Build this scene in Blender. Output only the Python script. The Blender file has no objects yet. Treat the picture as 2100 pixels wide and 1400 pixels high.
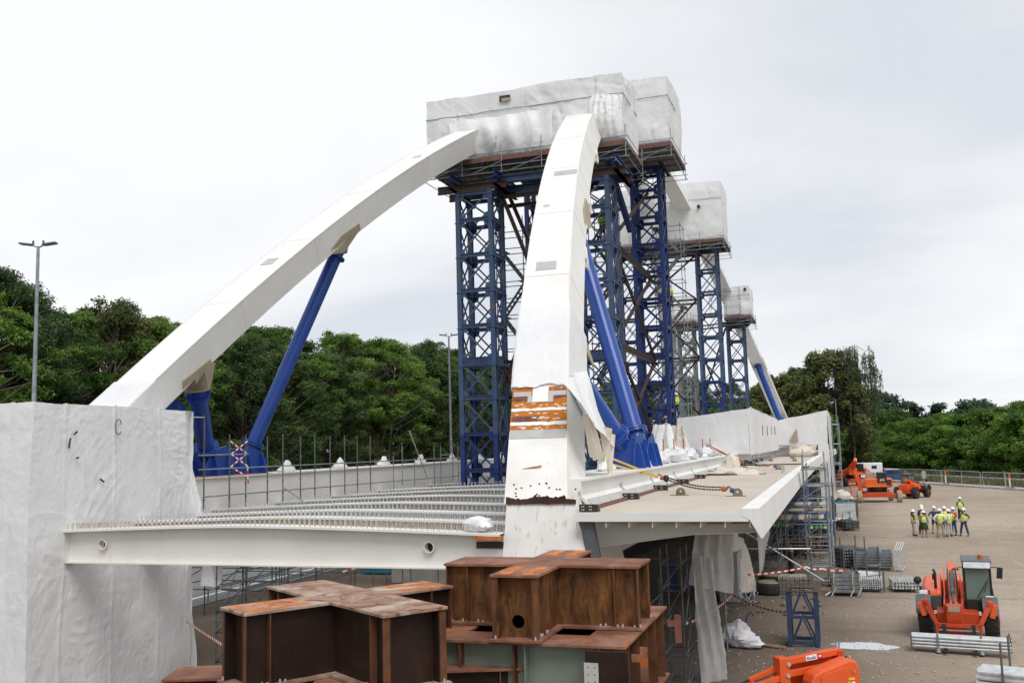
import bpy, bmesh, math, random
import numpy as np
from mathutils import Vector, Matrix, noise as mnoise
from mathutils.geometry import tessellate_polygon

R = math.radians
SC = bpy.context.scene
COL = SC.collection
rnd = random.Random(7)

# ------------------------------------------------------------------ camera
EYE = Vector((0.0, 0.0, 6.6))
yaw, pitch, roll = R(18.5134), R(6.2642), R(-1.5496)
fw = Vector((-math.sin(yaw) * math.cos(pitch), math.cos(yaw) * math.cos(pitch), math.sin(pitch)))
rt = Vector((math.cos(yaw), math.sin(yaw), 0))
up = rt.cross(fw)
rt2 = math.cos(roll) * rt + math.sin(roll) * up
up2 = -math.sin(roll) * rt + math.cos(roll) * up
cd = bpy.data.cameras.new('camera')
cam = bpy.data.objects.new('camera', cd)
COL.objects.link(cam)
cd.sensor_width = 36
cd.lens = 36 * 1958 / 2100
cd.clip_start = 0.1
cd.clip_end = 4000
m = Matrix((rt2, up2, -fw)).transposed().to_4x4()
m.translation = EYE
cam.matrix_world = m
SC.camera = cam

# ------------------------------------------------------------------ light
SUN_EL, SUN_AZ = R(55), R(145)      # azimuth clockwise from +Y: soft light from the right, slightly behind the camera
W = bpy.data.worlds.new('World')
SC.world = W
W.use_nodes = True
nt = W.node_tree
nt.nodes.clear()
def N(t, **k):
    n = nt.nodes.new(t)
    for a, b in k.items():
        setattr(n, a, b)
    return n
def L(a, b):
    nt.links.new(a, b)
out = N('ShaderNodeOutputWorld')
bg = N('ShaderNodeBackground'); bg.inputs[1].default_value = 0.1
bg2 = N('ShaderNodeBackground'); bg2.inputs[1].default_value = 1.0
sky = N('ShaderNodeTexSky', sky_type='NISHITA', sun_disc=False, sun_elevation=SUN_EL, sun_rotation=SUN_AZ)
L(sky.outputs[0], bg.inputs[0])
tc = N('ShaderNodeTexCoord')
sep = N('ShaderNodeSeparateXYZ'); L(tc.outputs['Generated'], sep.inputs[0])
zz = N('ShaderNodeMath', operation='MAXIMUM'); L(sep.outputs[2], zz.inputs[0]); zz.inputs[1].default_value = 0.0
za = N('ShaderNodeMath', operation='ADD'); L(zz.outputs[0], za.inputs[0]); za.inputs[1].default_value = 0.16
dx = N('ShaderNodeMath', operation='DIVIDE'); L(sep.outputs[0], dx.inputs[0]); L(za.outputs[0], dx.inputs[1])
dy = N('ShaderNodeMath', operation='DIVIDE'); L(sep.outputs[1], dy.inputs[0]); L(za.outputs[0], dy.inputs[1])
cmb = N('ShaderNodeCombineXYZ'); L(dx.outputs[0], cmb.inputs[0]); L(dy.outputs[0], cmb.inputs[1])
n1 = N('ShaderNodeTexNoise'); n1.inputs['Scale'].default_value = 0.55; n1.inputs['Detail'].default_value = 8; n1.inputs['Roughness'].default_value = 0.5; n1.inputs['Distortion'].default_value = 0.3
mp = N('ShaderNodeMapping'); mp.inputs['Location'].default_value = (14.0, 3.0, 0); L(cmb.outputs[0], mp.inputs[0]); L(mp.outputs[0], n1.inputs[0])
rp = N('ShaderNodeValToRGB'); L(n1.outputs[0], rp.inputs[0])
rp.color_ramp.elements[0].position = 0.36; rp.color_ramp.elements[0].color = (0.53, 0.555, 0.60, 1)
rp.color_ramp.elements[1].position = 0.62; rp.color_ramp.elements[1].color = (0.73, 0.736, 0.745, 1)
e = rp.color_ramp.elements.new(0.47); e.color = (0.625, 0.637, 0.66, 1)
L(rp.outputs[0], bg2.inputs[0])
mx = N('ShaderNodeMixShader'); mx.inputs[0].default_value = 0.95
L(bg.outputs[0], mx.inputs[1]); L(bg2.outputs[0], mx.inputs[2]); L(mx.outputs[0], out.inputs[0])

sd = bpy.data.lights.new('sun', 'SUN'); sd.energy = 1.5; sd.angle = R(30); sd.color = (1.0, 0.965, 0.92)
so = bpy.data.objects.new('sun', sd); COL.objects.link(so)
sdir = Vector((math.sin(SUN_AZ) * math.cos(SUN_EL), math.cos(SUN_AZ) * math.cos(SUN_EL), math.sin(SUN_EL)))
so.rotation_euler = (-sdir).to_track_quat('-Z', 'Y').to_euler()
so.location = (0, 0, 80)
SC.view_settings.view_transform = 'Standard'
SC.view_settings.look = 'None'
SC.view_settings.exposure = 0.48
SC.view_settings.gamma = 1.0
SC.view_settings.use_curve_mapping = False

# ------------------------------------------------------------------ materials
MATS = {}
def new_mat(name):
    mt = bpy.data.materials.new(name); mt.use_nodes = True
    t = mt.node_tree; t.nodes.clear()
    o = t.nodes.new('ShaderNodeOutputMaterial'); b = t.nodes.new('ShaderNodeBsdfPrincipled')
    t.links.new(b.outputs[0], o.inputs[0])
    MATS[name] = mt
    return mt, t, b, o
def tnoise(t, scale, detail=5, rough=0.55, vec=None, dist=0.0, stretch=None):
    n = t.nodes.new('ShaderNodeTexNoise'); n.inputs['Scale'].default_value = scale
    n.inputs['Detail'].default_value = detail; n.inputs['Roughness'].default_value = rough; n.inputs['Distortion'].default_value = dist
    g = t.nodes.new('ShaderNodeTexCoord')
    src = g.outputs['Object']
    if stretch:
        mpn = t.nodes.new('ShaderNodeMapping'); mpn.inputs['Scale'].default_value = stretch
        t.links.new(src, mpn.inputs[0]); src = mpn.outputs[0]
    t.links.new(src, n.inputs[0])
    return n.outputs[0]
def ramp(t, src, stops):
    r = t.nodes.new('ShaderNodeValToRGB'); t.links.new(src, r.inputs[0])
    el = r.color_ramp.elements
    el[0].position, el[0].color = stops[0][0], (*stops[0][1], 1)
    el[1].position, el[1].color = stops[-1][0], (*stops[-1][1], 1)
    for p, c in stops[1:-1]:
        q = el.new(p); q.color = (*c, 1)
    return r.outputs[0]
def fac(t, src, a, b):
    r = t.nodes.new('ShaderNodeMapRange'); t.links.new(src, r.inputs[0]); r.inputs[1].default_value = a; r.inputs[2].default_value = b
    return r.outputs[0]
def mixc(t, f, a, b):
    mnode = t.nodes.new('ShaderNodeMix'); mnode.data_type = 'RGBA'
    if isinstance(f, float): mnode.inputs[0].default_value = f
    else: t.links.new(f, mnode.inputs[0])
    for i, v in ((6, a), (7, b)):
        if isinstance(v, tuple): mnode.inputs[i].default_value = (*v, 1)
        else: t.links.new(v, mnode.inputs[i])
    return mnode.outputs[2]
def mul(t, a, b):
    q = t.nodes.new('ShaderNodeMath'); q.operation = 'MULTIPLY'
    for i, v in ((0, a), (1, b)):
        if isinstance(v, float): q.inputs[i].default_value = v
        else: t.links.new(v, q.inputs[i])
    return q.outputs[0]
def bump(t, b, src, strength, dist=0.02):
    bn = t.nodes.new('ShaderNodeBump'); bn.inputs['Strength'].default_value = strength; bn.inputs['Distance'].default_value = dist
    t.links.new(src, bn.inputs['Height']); t.links.new(bn.outputs[0], b.inputs['Normal'])
    return bn
def simple(name, col, rough=0.5, metal=0.0, var=0.12, scale=3.0, bmp=0.0, bscale=30, dirt=None, dirtamt=0.0, dscale=2.0):
    mt, t, b, o = new_mat(name)
    n = tnoise(t, scale, 6)
    lo = tuple(c * (1 - var) for c in col); hi = tuple(min(1, c * (1 + var)) for c in col)
    c = ramp(t, n, [(0.3, lo), (0.7, hi)])
    if dirt:
        d = fac(t, tnoise(t, dscale, 8, 0.65), 0.62 - dirtamt, 0.72 - dirtamt * 0.6)
        c = mixc(t, d, c, dirt)
    t.links.new(c, b.inputs['Base Color'])
    b.inputs['Roughness'].default_value = rough; b.inputs['Metallic'].default_value = metal
    if bmp: bump(t, b, tnoise(t, bscale, 4), bmp)
    return mt
simple('galvanised', (0.25, 0.28, 0.30), 0.45, 0.55, 0.25, 4)
simple('galvanised_bright', (0.58, 0.60, 0.61), 0.4, 0.5, 0.2, 4)
simple('old_tube', (0.12, 0.135, 0.14), 0.5, 0.4, 0.35, 3, dirt=(0.16, 0.08, 0.04), dirtamt=0.02)
simple('blue_deep', (0.008, 0.028, 0.135), 0.42, 0.0, 0.25, 1.2, dirt=(0.03, 0.055, 0.12), dirtamt=0.05)
simple('blue_faded', (0.036, 0.070, 0.150), 0.55, 0.0, 0.3, 1.0, dirt=(0.10, 0.08, 0.065), dirtamt=0.07, dscale=1.5)
simple('blue_strut', (0.012, 0.058, 0.30), 0.3, 0.0, 0.12, 0.8)
simple('dark_steel', (0.035, 0.03, 0.03), 0.5, 0.3, 0.3)
mt_, t_, b_, o_ = new_mat('foot_runs')
run_ = fac(t_, tnoise(t_, 1.0, 3, 0.5, stretch=(11.0, 11.0, 0.12)), 0.56, 0.72)
c_ = mixc(t_, mul(t_, run_, 0.75), ramp(t_, tnoise(t_, 0.8, 6), [(0.3, (0.62, 0.60, 0.57)), (0.7, (0.74, 0.73, 0.71))]), (0.55, 0.33, 0.13))
t_.links.new(c_, b_.inputs['Base Color']); b_.inputs['Roughness'].default_value = 0.6
simple('brown_steel', (0.045, 0.022, 0.016), 0.6, 0.1, 0.35, 2, dirt=(0.03, 0.022, 0.02), dirtamt=0.06)
simple('black_rubber', (0.022, 0.021, 0.021), 0.8, 0, 0.3, 6, dirt=(0.12, 0.10, 0.08), dirtamt=0.03)
simple('muddy_tyre', (0.40, 0.31, 0.23), 0.9, 0, 0.25, 6)
simple('black_plastic', (0.012, 0.012, 0.013), 0.35, 0, 0.2)
simple('grey_plastic', (0.09, 0.095, 0.10), 0.5, 0, 0.2)
simple('orange', (0.72, 0.10, 0.018), 0.35, 0, 0.06, 2, dirt=(0.42, 0.11, 0.05), dirtamt=-0.02, dscale=5)
simple('orange_dark', (0.50, 0.055, 0.012), 0.42, 0, 0.1, 2, dirt=(0.2, 0.06, 0.03), dirtamt=0.0, dscale=5)
simple('beige_primer', (0.33, 0.28, 0.19), 0.6, 0, 0.08)
simple('white_lump', (0.74, 0.73, 0.70), 0.7, 0, 0.08)
simple('concrete', (0.36, 0.35, 0.33), 0.85, 0, 0.15, 2, bmp=0.2)
simple('wood', (0.33, 0.22, 0.13), 0.8, 0, 0.3, 4)
simple('ply', (0.12, 0.105, 0.095), 0.8, 0, 0.3, 3)
simple('toe_board', (0.14, 0.07, 0.055), 0.75, 0, 0.3, 3)
simple('chain', (0.05, 0.045, 0.04), 0.45, 0.7, 0.3)
simple('rust_orange', (0.42, 0.12, 0.045), 0.6, 0.1, 0.3)
simple('strap_yellow', (0.62, 0.46, 0.08), 0.7, 0, 0.15)
simple('lug_olive', (0.17, 0.145, 0.09), 0.6, 0, 0.2)
simple('clip_dark', (0.03, 0.018, 0.014), 0.6, 0, 0.3)
simple('weld_brown', (0.13, 0.045, 0.03), 0.7, 0, 0.3, 5)
simple('primer_grey', (0.42, 0.42, 0.41), 0.6, 0, 0.12)
simple('sage_green', (0.17, 0.205, 0.165), 0.6, 0, 0.08, 2)
simple('bolt_steel', (0.55, 0.55, 0.53), 0.4, 0.5, 0.1)
simple('white_paint_plain', (0.72, 0.72, 0.72), 0.4, 0, 0.05)
simple('blue_paint', (0.02, 0.08, 0.28), 0.4, 0, 0.2)
simple('navy_frame', (0.025, 0.045, 0.10), 0.55, 0, 0.3, 2, dirt=(0.09, 0.07, 0.06), dirtamt=0.03)
simple('green_gas', (0.03, 0.30, 0.06), 0.4, 0, 0.15)
simple('cylinder_black', (0.02, 0.03, 0.025), 0.4, 0, 0.3)
simple('red_paint', (0.55, 0.03, 0.02), 0.4)
simple('tape_red', (0.58, 0.03, 0.03), 0.6)
simple('tape_white', (0.75, 0.74, 0.72), 0.6)
simple('hi_vis', (0.78, 0.90, 0.03), 0.7, 0, 0.06)
simple('reflective', (0.42, 0.47, 0.42), 0.4)
simple('helmet_white', (0.82, 0.83, 0.84), 0.35, 0, 0.02)
simple('helmet_green', (0.45, 0.62, 0.1), 0.35, 0, 0.02)
simple('skin', (0.50, 0.26, 0.18), 0.6, 0, 0.08)
simple('hair_dark', (0.03, 0.018, 0.012), 0.7)
simple('asphalt', (0.20, 0.20, 0.205), 0.9, 0, 0.12, 1.5, bmp=0.2, bscale=60)
simple('kerb_concrete', (0.42, 0.40, 0.37), 0.85, 0, 0.12)
simple('line_paint', (0.7, 0.7, 0.68), 0.7, 0, 0.08)
simple('barrier_brown', (0.20, 0.15, 0.12), 0.8)
simple('bag_white', (0.66, 0.66, 0.70), 0.75, 0, 0.1, 6)
simple('purple', (0.07, 0.05, 0.22), 0.7)
simple('grey_stuff', (0.13, 0.12, 0.11), 0.8, 0, 0.5, 5)
simple('yellow', (0.70, 0.48, 0.03), 0.5)
simple('red_light', (0.45, 0.08, 0.01), 0.3)
simple('teal', (0.015, 0.16, 0.22), 0.5)
simple('debris_pale', (0.45, 0.40, 0.33), 0.85, 0, 0.4, 8)

def glass_mat():
    mt, t, b, o = new_mat('cab_glass')
    b.inputs['Base Color'].default_value = (0.22, 0.29, 0.26, 1); b.inputs['Roughness'].default_value = 0.06
    b.inputs['Transmission Weight'].default_value = 0.35; b.inputs['IOR'].default_value = 1.2
    mt2, t2, b2, o2 = new_mat('window_dark')
    b2.inputs['Base Color'].default_value = (0.03, 0.04, 0.045, 1); b2.inputs['Roughness'].default_value = 0.08
    mt3, t3, b3, o3 = new_mat('puddle_water')
    b3.inputs['Base Color'].default_value = (0.05, 0.045, 0.04, 1); b3.inputs['Roughness'].default_value = 0.03; b3.inputs['Specular IOR Level'].default_value = 1.0
    b3.inputs['Metallic'].default_value = 0.75; b3.inputs['Base Color'].default_value = (0.75, 0.75, 0.76, 1)
glass_mat()

def bridge_white():
    mt, t, b, o = new_mat('bridge_white')
    base = ramp(t, tnoise(t, 0.5, 6), [(0.3, (0.70, 0.69, 0.67)), (0.7, (0.79, 0.785, 0.77))])
    st = fac(t, tnoise(t, 1.0, 7, 0.6, stretch=(3.0, 3.0, 0.22)), 0.62, 0.80)
    c = mixc(t, mul(t, st, 0.5), base, (0.50, 0.44, 0.36))
    sp = fac(t, tnoise(t, 7, 4, 0.7), 0.74, 0.80)
    c = mixc(t, mul(t, sp, 0.5), c, (0.30, 0.24, 0.19))
    t.links.new(c, b.inputs['Base Color']); b.inputs['Roughness'].default_value = 0.5
    bump(t, b, tnoise(t, 1.2, 3), 0.06, 0.05)
    mt, t, b, o = new_mat('bridge_cream')
    base = ramp(t, tnoise(t, 0.7, 6), [(0.3, (0.68, 0.655, 0.61)), (0.7, (0.76, 0.74, 0.70))])
    st = fac(t, tnoise(t, 1.0, 7, 0.6, stretch=(3.0, 3.0, 0.3)), 0.60, 0.80)
    c = mixc(t, mul(t, st, 0.3), base, (0.45, 0.37, 0.28))
    t.links.new(c, b.inputs['Base Color']); b.inputs['Roughness'].default_value = 0.5
    mt, t, b, o = new_mat('deck_sand')
    base = ramp(t, tnoise(t, 0.6, 8, 0.6, stretch=(1, 0.4, 1)), [(0.25, (0.43, 0.38, 0.31)), (0.75, (0.56, 0.51, 0.43))])
    c = mixc(t, fac(t, tnoise(t, 26, 4, 0.7), 0.56, 0.75), base, (0.36, 0.31, 0.25))
    c = mixc(t, fac(t, tnoise(t, 0.9, 6, 0.7), 0.62, 0.70), c, (0.46, 0.36, 0.25))
    t.links.new(c, b.inputs['Base Color']); b.inputs['Roughness'].default_value = 0.85
    bump(t, b, tnoise(t, 40, 4), 0.2)
    mt, t, b, o = new_mat('foot_white')      # the exposed arch foot: white primer, rust runs below the weld
    base = ramp(t, tnoise(t, 1.0, 6), [(0.3, (0.64, 0.62, 0.59)), (0.7, (0.77, 0.76, 0.73))])
    run = fac(t, tnoise(t, 1.0, 8, 0.6, stretch=(9.0, 9.0, 0.35)), 0.58, 0.76)
    c = mixc(t, mul(t, run, 0.6), base, (0.50, 0.33, 0.18))
    sc = fac(t, tnoise(t, 4, 8, 0.75, dist=1.0), 0.66, 0.72)
    c = mixc(t, mul(t, sc, 0.8), c, (0.22, 0.11, 0.06))
    t.links.new(c, b.inputs['Base Color']); b.inputs['Roughness'].default_value = 0.6
    bump(t, b, tnoise(t, 2.0, 5), 0.15, 0.03)
bridge_white()

def rust_mats():
    def rm(name, stops, rough=0.75, extra=None, stretch=None, sc=1.4):
        mt, t, b, o = new_mat(name)
        c = ramp(t, tnoise(t, sc, 9, 0.65, dist=0.6, stretch=stretch), stops)
        if extra:
            f = fac(t, tnoise(t, extra[1], 7, 0.6, dist=0.8), extra[2], extra[3])
            c = mixc(t, f, c, extra[0])
        g = fac(t, tnoise(t, 38, 4, 0.7), 0.45, 0.75)
        c = mixc(t, mul(t, g, 0.35), c, (0.05, 0.025, 0.015))
        t.links.new(c, b.inputs['Base Color']); b.inputs['Roughness'].default_value = rough; b.inputs['Specular IOR Level'].default_value = 0.2
        bump(t, b, tnoise(t, 45, 5, 0.7), 0.25, 0.01)
    rm('rust_plate', [(0.28, (0.11, 0.048, 0.030)), (0.5, (0.23, 0.105, 0.068)), (0.72, (0.36, 0.21, 0.15))], extra=((0.42, 0.13, 0.035), 1.3, 0.60, 0.66))
    rm('rust_plate_pale', [(0.32, (0.17, 0.085, 0.06)), (0.5, (0.34, 0.22, 0.165)), (0.68, (0.50, 0.46, 0.38))], extra=((0.19, 0.085, 0.055), 1.9, 0.56, 0.60))
    rm('rust_bright', [(0.3, (0.33, 0.10, 0.03)), (0.5, (0.52, 0.165, 0.04)), (0.7, (0.60, 0.30, 0.16))], stretch=None, sc=4)
    rm('rust_dark', [(0.25, (0.010, 0.006, 0.005)), (0.55, (0.024, 0.012, 0.009)), (0.8, (0.055, 0.024, 0.014))], extra=((0.10, 0.04, 0.018), 1.5, 0.66, 0.80), rough=0.6)
    rm('rust_web', [(0.30, (0.022, 0.012, 0.009)), (0.42, (0.075, 0.032, 0.014)), (0.58, (0.17, 0.072, 0.024)), (0.8, (0.32, 0.15, 0.05))], extra=((0.055, 0.085, 0.13), 0.7, 0.62, 0.76), stretch=(1.6, 1.6, 0.55), sc=3.4)
    rm('rust_edge', [(0.3, (0.07, 0.028, 0.016)), (0.7, (0.18, 0.075, 0.035))])
    rm('rust_band', [(0.3, (0.36, 0.11, 0.015)), (0.5, (0.50, 0.17, 0.02)), (0.75, (0.25, 0.06, 0.02))], extra=((0.72, 0.68, 0.60), 4.2, 0.655, 0.68), sc=3.2)
    rm('weld_black', [(0.3, (0.03, 0.015, 0.01)), (0.7, (0.09, 0.04, 0.025))])
rust_mats()

def tarp_mats():
    for name, col, tr in (('tarp_white', (0.85, 0.855, 0.865), 0.20), ('tarp_cream', (0.70, 0.64, 0.56), 0.10), ('tarp_clear', (0.78, 0.775, 0.76), 0.35)):
        mt, t, b, o = new_mat(name)
        n = ramp(t, tnoise(t, 0.6, 6), [(0.3, tuple(c * 0.9 for c in col)), (0.7, col)])
        t.links.new(n, b.inputs['Base Color']); b.inputs['Roughness'].default_value = 0.42
        g = t.nodes.new('ShaderNodeTexCoord'); wn = t.nodes.new('ShaderNodeTexNoise'); wn.inputs['Scale'].default_value = 1.1; wn.inputs['Detail'].default_value = 3
        t.links.new(g.outputs['Object'], wn.inputs[0])
        va = t.nodes.new('ShaderNodeVectorMath'); va.operation = 'MULTIPLY_ADD'; t.links.new(wn.outputs['Color'], va.inputs[0]); va.inputs[1].default_value = (0.9, 0.9, 0.9); t.links.new(g.outputs['Object'], va.inputs[2])
        hs = None
        for sc_, wt, st_ in ((1.3, 1.0, (1, 1, .40)), (3.4, .40, (1, 1, .55)), (9.0, .16, (1, 1, .5))):
            mp_ = t.nodes.new('ShaderNodeMapping'); mp_.inputs['Scale'].default_value = st_; mp_.inputs['Rotation'].default_value = (.5 * sc_, .3, .2 * sc_); t.links.new(va.outputs[0], mp_.inputs[0])
            v_ = t.nodes.new('ShaderNodeTexVoronoi'); v_.inputs['Scale'].default_value = sc_; t.links.new(mp_.outputs[0], v_.inputs[0])
            q_ = mul(t, v_.outputs['Distance'], wt)
            if hs is None: hs = q_
            else:
                ad = t.nodes.new('ShaderNodeMath'); ad.operation = 'ADD'; t.links.new(hs, ad.inputs[0]); t.links.new(q_, ad.inputs[1]); hs = ad.outputs[0]
        bump(t, b, hs, 0.46, 0.07)
        tl = t.nodes.new('ShaderNodeBsdfTranslucent'); tl.inputs[0].default_value = (*col, 1)
        ms = t.nodes.new('ShaderNodeMixShader'); ms.inputs[0].default_value = tr
        t.links.new(b.outputs[0], ms.inputs[1]); t.links.new(tl.outputs[0], ms.inputs[2])
        last = ms
        if name == 'tarp_clear':
            tp = t.nodes.new('ShaderNodeBsdfTransparent'); m2 = t.nodes.new('ShaderNodeMixShader')
            f = fac(t, tnoise(t, 1.2, 5), 0.3, 0.7); t.links.new(mul(t, f, 0.38), m2.inputs[0])
            t.links.new(ms.outputs[0], m2.inputs[1]); t.links.new(tp.outputs[0], m2.inputs[2]); last = m2
        t.links.new(last.outputs[0], o.inputs[0])
tarp_mats()

def ground_mat():
    mt, t, b, o = new_mat('gravel_ground')
    big = tnoise(t, 0.035, 7, 0.6)
    c = ramp(t, big, [(0.30, (0.235, 0.18, 0.13)), (0.47, (0.345, 0.278, 0.215)), (0.66, (0.44, 0.37, 0.30))])
    tr = fac(t, tnoise(t, 0.18, 6, 0.6, dist=1.2, stretch=(1.0, 0.25, 1)), 0.56, 0.72)
    c = mixc(t, mul(t, tr, 0.6), c, (0.22, 0.17, 0.13))
    c = mixc(t, mul(t, fac(t, tnoise(t, 0.5, 8, 0.7, dist=2.0, stretch=(1.0, 0.5, 1)), 0.60, 0.72), 0.45), c, (0.17, 0.13, 0.10))
    c = mixc(t, mul(t, fac(t, tnoise(t, 1.0, 7, 0.65, dist=1.0, stretch=(0.09, 0.9, 1)), 0.55, 0.66), 0.5), c, (0.20, 0.155, 0.115))
    c = mixc(t, mul(t, fac(t, tnoise(t, 1.3, 7, 0.65, dist=1.4, stretch=(0.5, 0.10, 1)), 0.58, 0.68), 0.4), c, (0.48, 0.42, 0.36))
    fine = tnoise(t, 9, 8, 0.8)
    c = mixc(t, fac(t, fine, 0.52, 0.72), c, (0.20, 0.155, 0.12))
    v = t.nodes.new('ShaderNodeTexVoronoi'); v.inputs['Scale'].default_value = 14
    g = t.nodes.new('ShaderNodeTexCoord'); t.links.new(g.outputs['Object'], v.inputs[0])
    peb = fac(t, v.outputs['Color'], 0.86, 0.92)
    c = mixc(t, mul(t, peb, 0.6), c, (0.56, 0.49, 0.40))
    # shade under and beside the bridge, painted into the ground colour
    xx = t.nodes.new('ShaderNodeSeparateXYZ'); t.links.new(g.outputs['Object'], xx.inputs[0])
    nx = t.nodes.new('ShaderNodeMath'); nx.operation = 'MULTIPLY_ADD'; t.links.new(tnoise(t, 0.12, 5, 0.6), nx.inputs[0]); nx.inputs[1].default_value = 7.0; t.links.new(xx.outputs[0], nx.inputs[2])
    bridge_shade = fac(t, nx.outputs[0], 7.5, 2.5)
    c = mixc(t, mul(t, bridge_shade, 0.75), c, (0.095, 0.068, 0.048))
    t.links.new(c, b.inputs['Base Color']); b.inputs['Roughness'].default_value = 0.95
    bn = bump(t, b, tnoise(t, 6, 10, 0.8), 0.7, 0.06)
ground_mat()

def leaf_mat(name, lo, hi, tr=0.42):
    mt, t, b, o = new_mat(name)
    at = t.nodes.new('ShaderNodeAttribute'); at.attribute_name = 'tint'
    oi = t.nodes.new('ShaderNodeObjectInfo')
    ad = t.nodes.new('ShaderNodeMath'); ad.operation = 'MULTIPLY_ADD'; t.links.new(oi.outputs['Random'], ad.inputs[0]); ad.inputs[1].default_value = 0.35
    t.links.new(at.outputs['Fac'], ad.inputs[2])
    c = ramp(t, ad.outputs[0], [(0.1, lo), (0.55, tuple((a + q) / 2 for a, q in zip(lo, hi))), (1.25, hi)])
    t.links.new(c, b.inputs['Base Color']); b.inputs['Roughness'].default_value = 0.55; b.inputs['Specular IOR Level'].default_value = 0.25
    tl = t.nodes.new('ShaderNodeBsdfTranslucent'); t.links.new(c, tl.inputs[0])
    ms = t.nodes.new('ShaderNodeMixShader'); ms.inputs[0].default_value = tr
    t.links.new(b.outputs[0], ms.inputs[1]); t.links.new(tl.outputs[0], ms.inputs[2]); t.links.new(ms.outputs[0], o.inputs[0])
leaf_mat('leaf_mid', (0.036, 0.076, 0.022), (0.20, 0.29, 0.08))
leaf_mat('leaf_olive', (0.05, 0.075, 0.022), (0.21, 0.23, 0.08))
leaf_mat('leaf_dark', (0.026, 0.062, 0.022), (0.145, 0.225, 0.07))
leaf_mat('leaf_fresh', (0.040, 0.095, 0.016), (0.20, 0.33, 0.06))
leaf_mat('leaf_hedge', (0.045, 0.11, 0.018), (0.23, 0.40, 0.07), 0.5)
leaf_mat('leaf_bluish', (0.035, 0.065, 0.04), (0.10, 0.15, 0.09))
leaf_mat('leaf_birch', (0.05, 0.07, 0.03), (0.14, 0.17, 0.09))
simple('bark', (0.085, 0.065, 0.05), 0.9, 0, 0.35, 3)
simple('bark_pale', (0.24, 0.20, 0.16), 0.9, 0, 0.35, 3)
leaf_mat('grass', (0.05, 0.08, 0.02), (0.22, 0.21, 0.08), 0.3)
def grass_ground():
    mt, t, b, o = new_mat('grass_soil')
    c = ramp(t, tnoise(t, 0.4, 8, 0.7), [(0.3, (0.05, 0.075, 0.02)), (0.55, (0.10, 0.12, 0.035)), (0.75, (0.19, 0.17, 0.08))])
    t.links.new(c, b.inputs['Base Color']); b.inputs['Roughness'].default_value = 0.95
    bump(t, b, tnoise(t, 5, 8, 0.8), 0.8, 0.1)
grass_ground()

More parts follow.
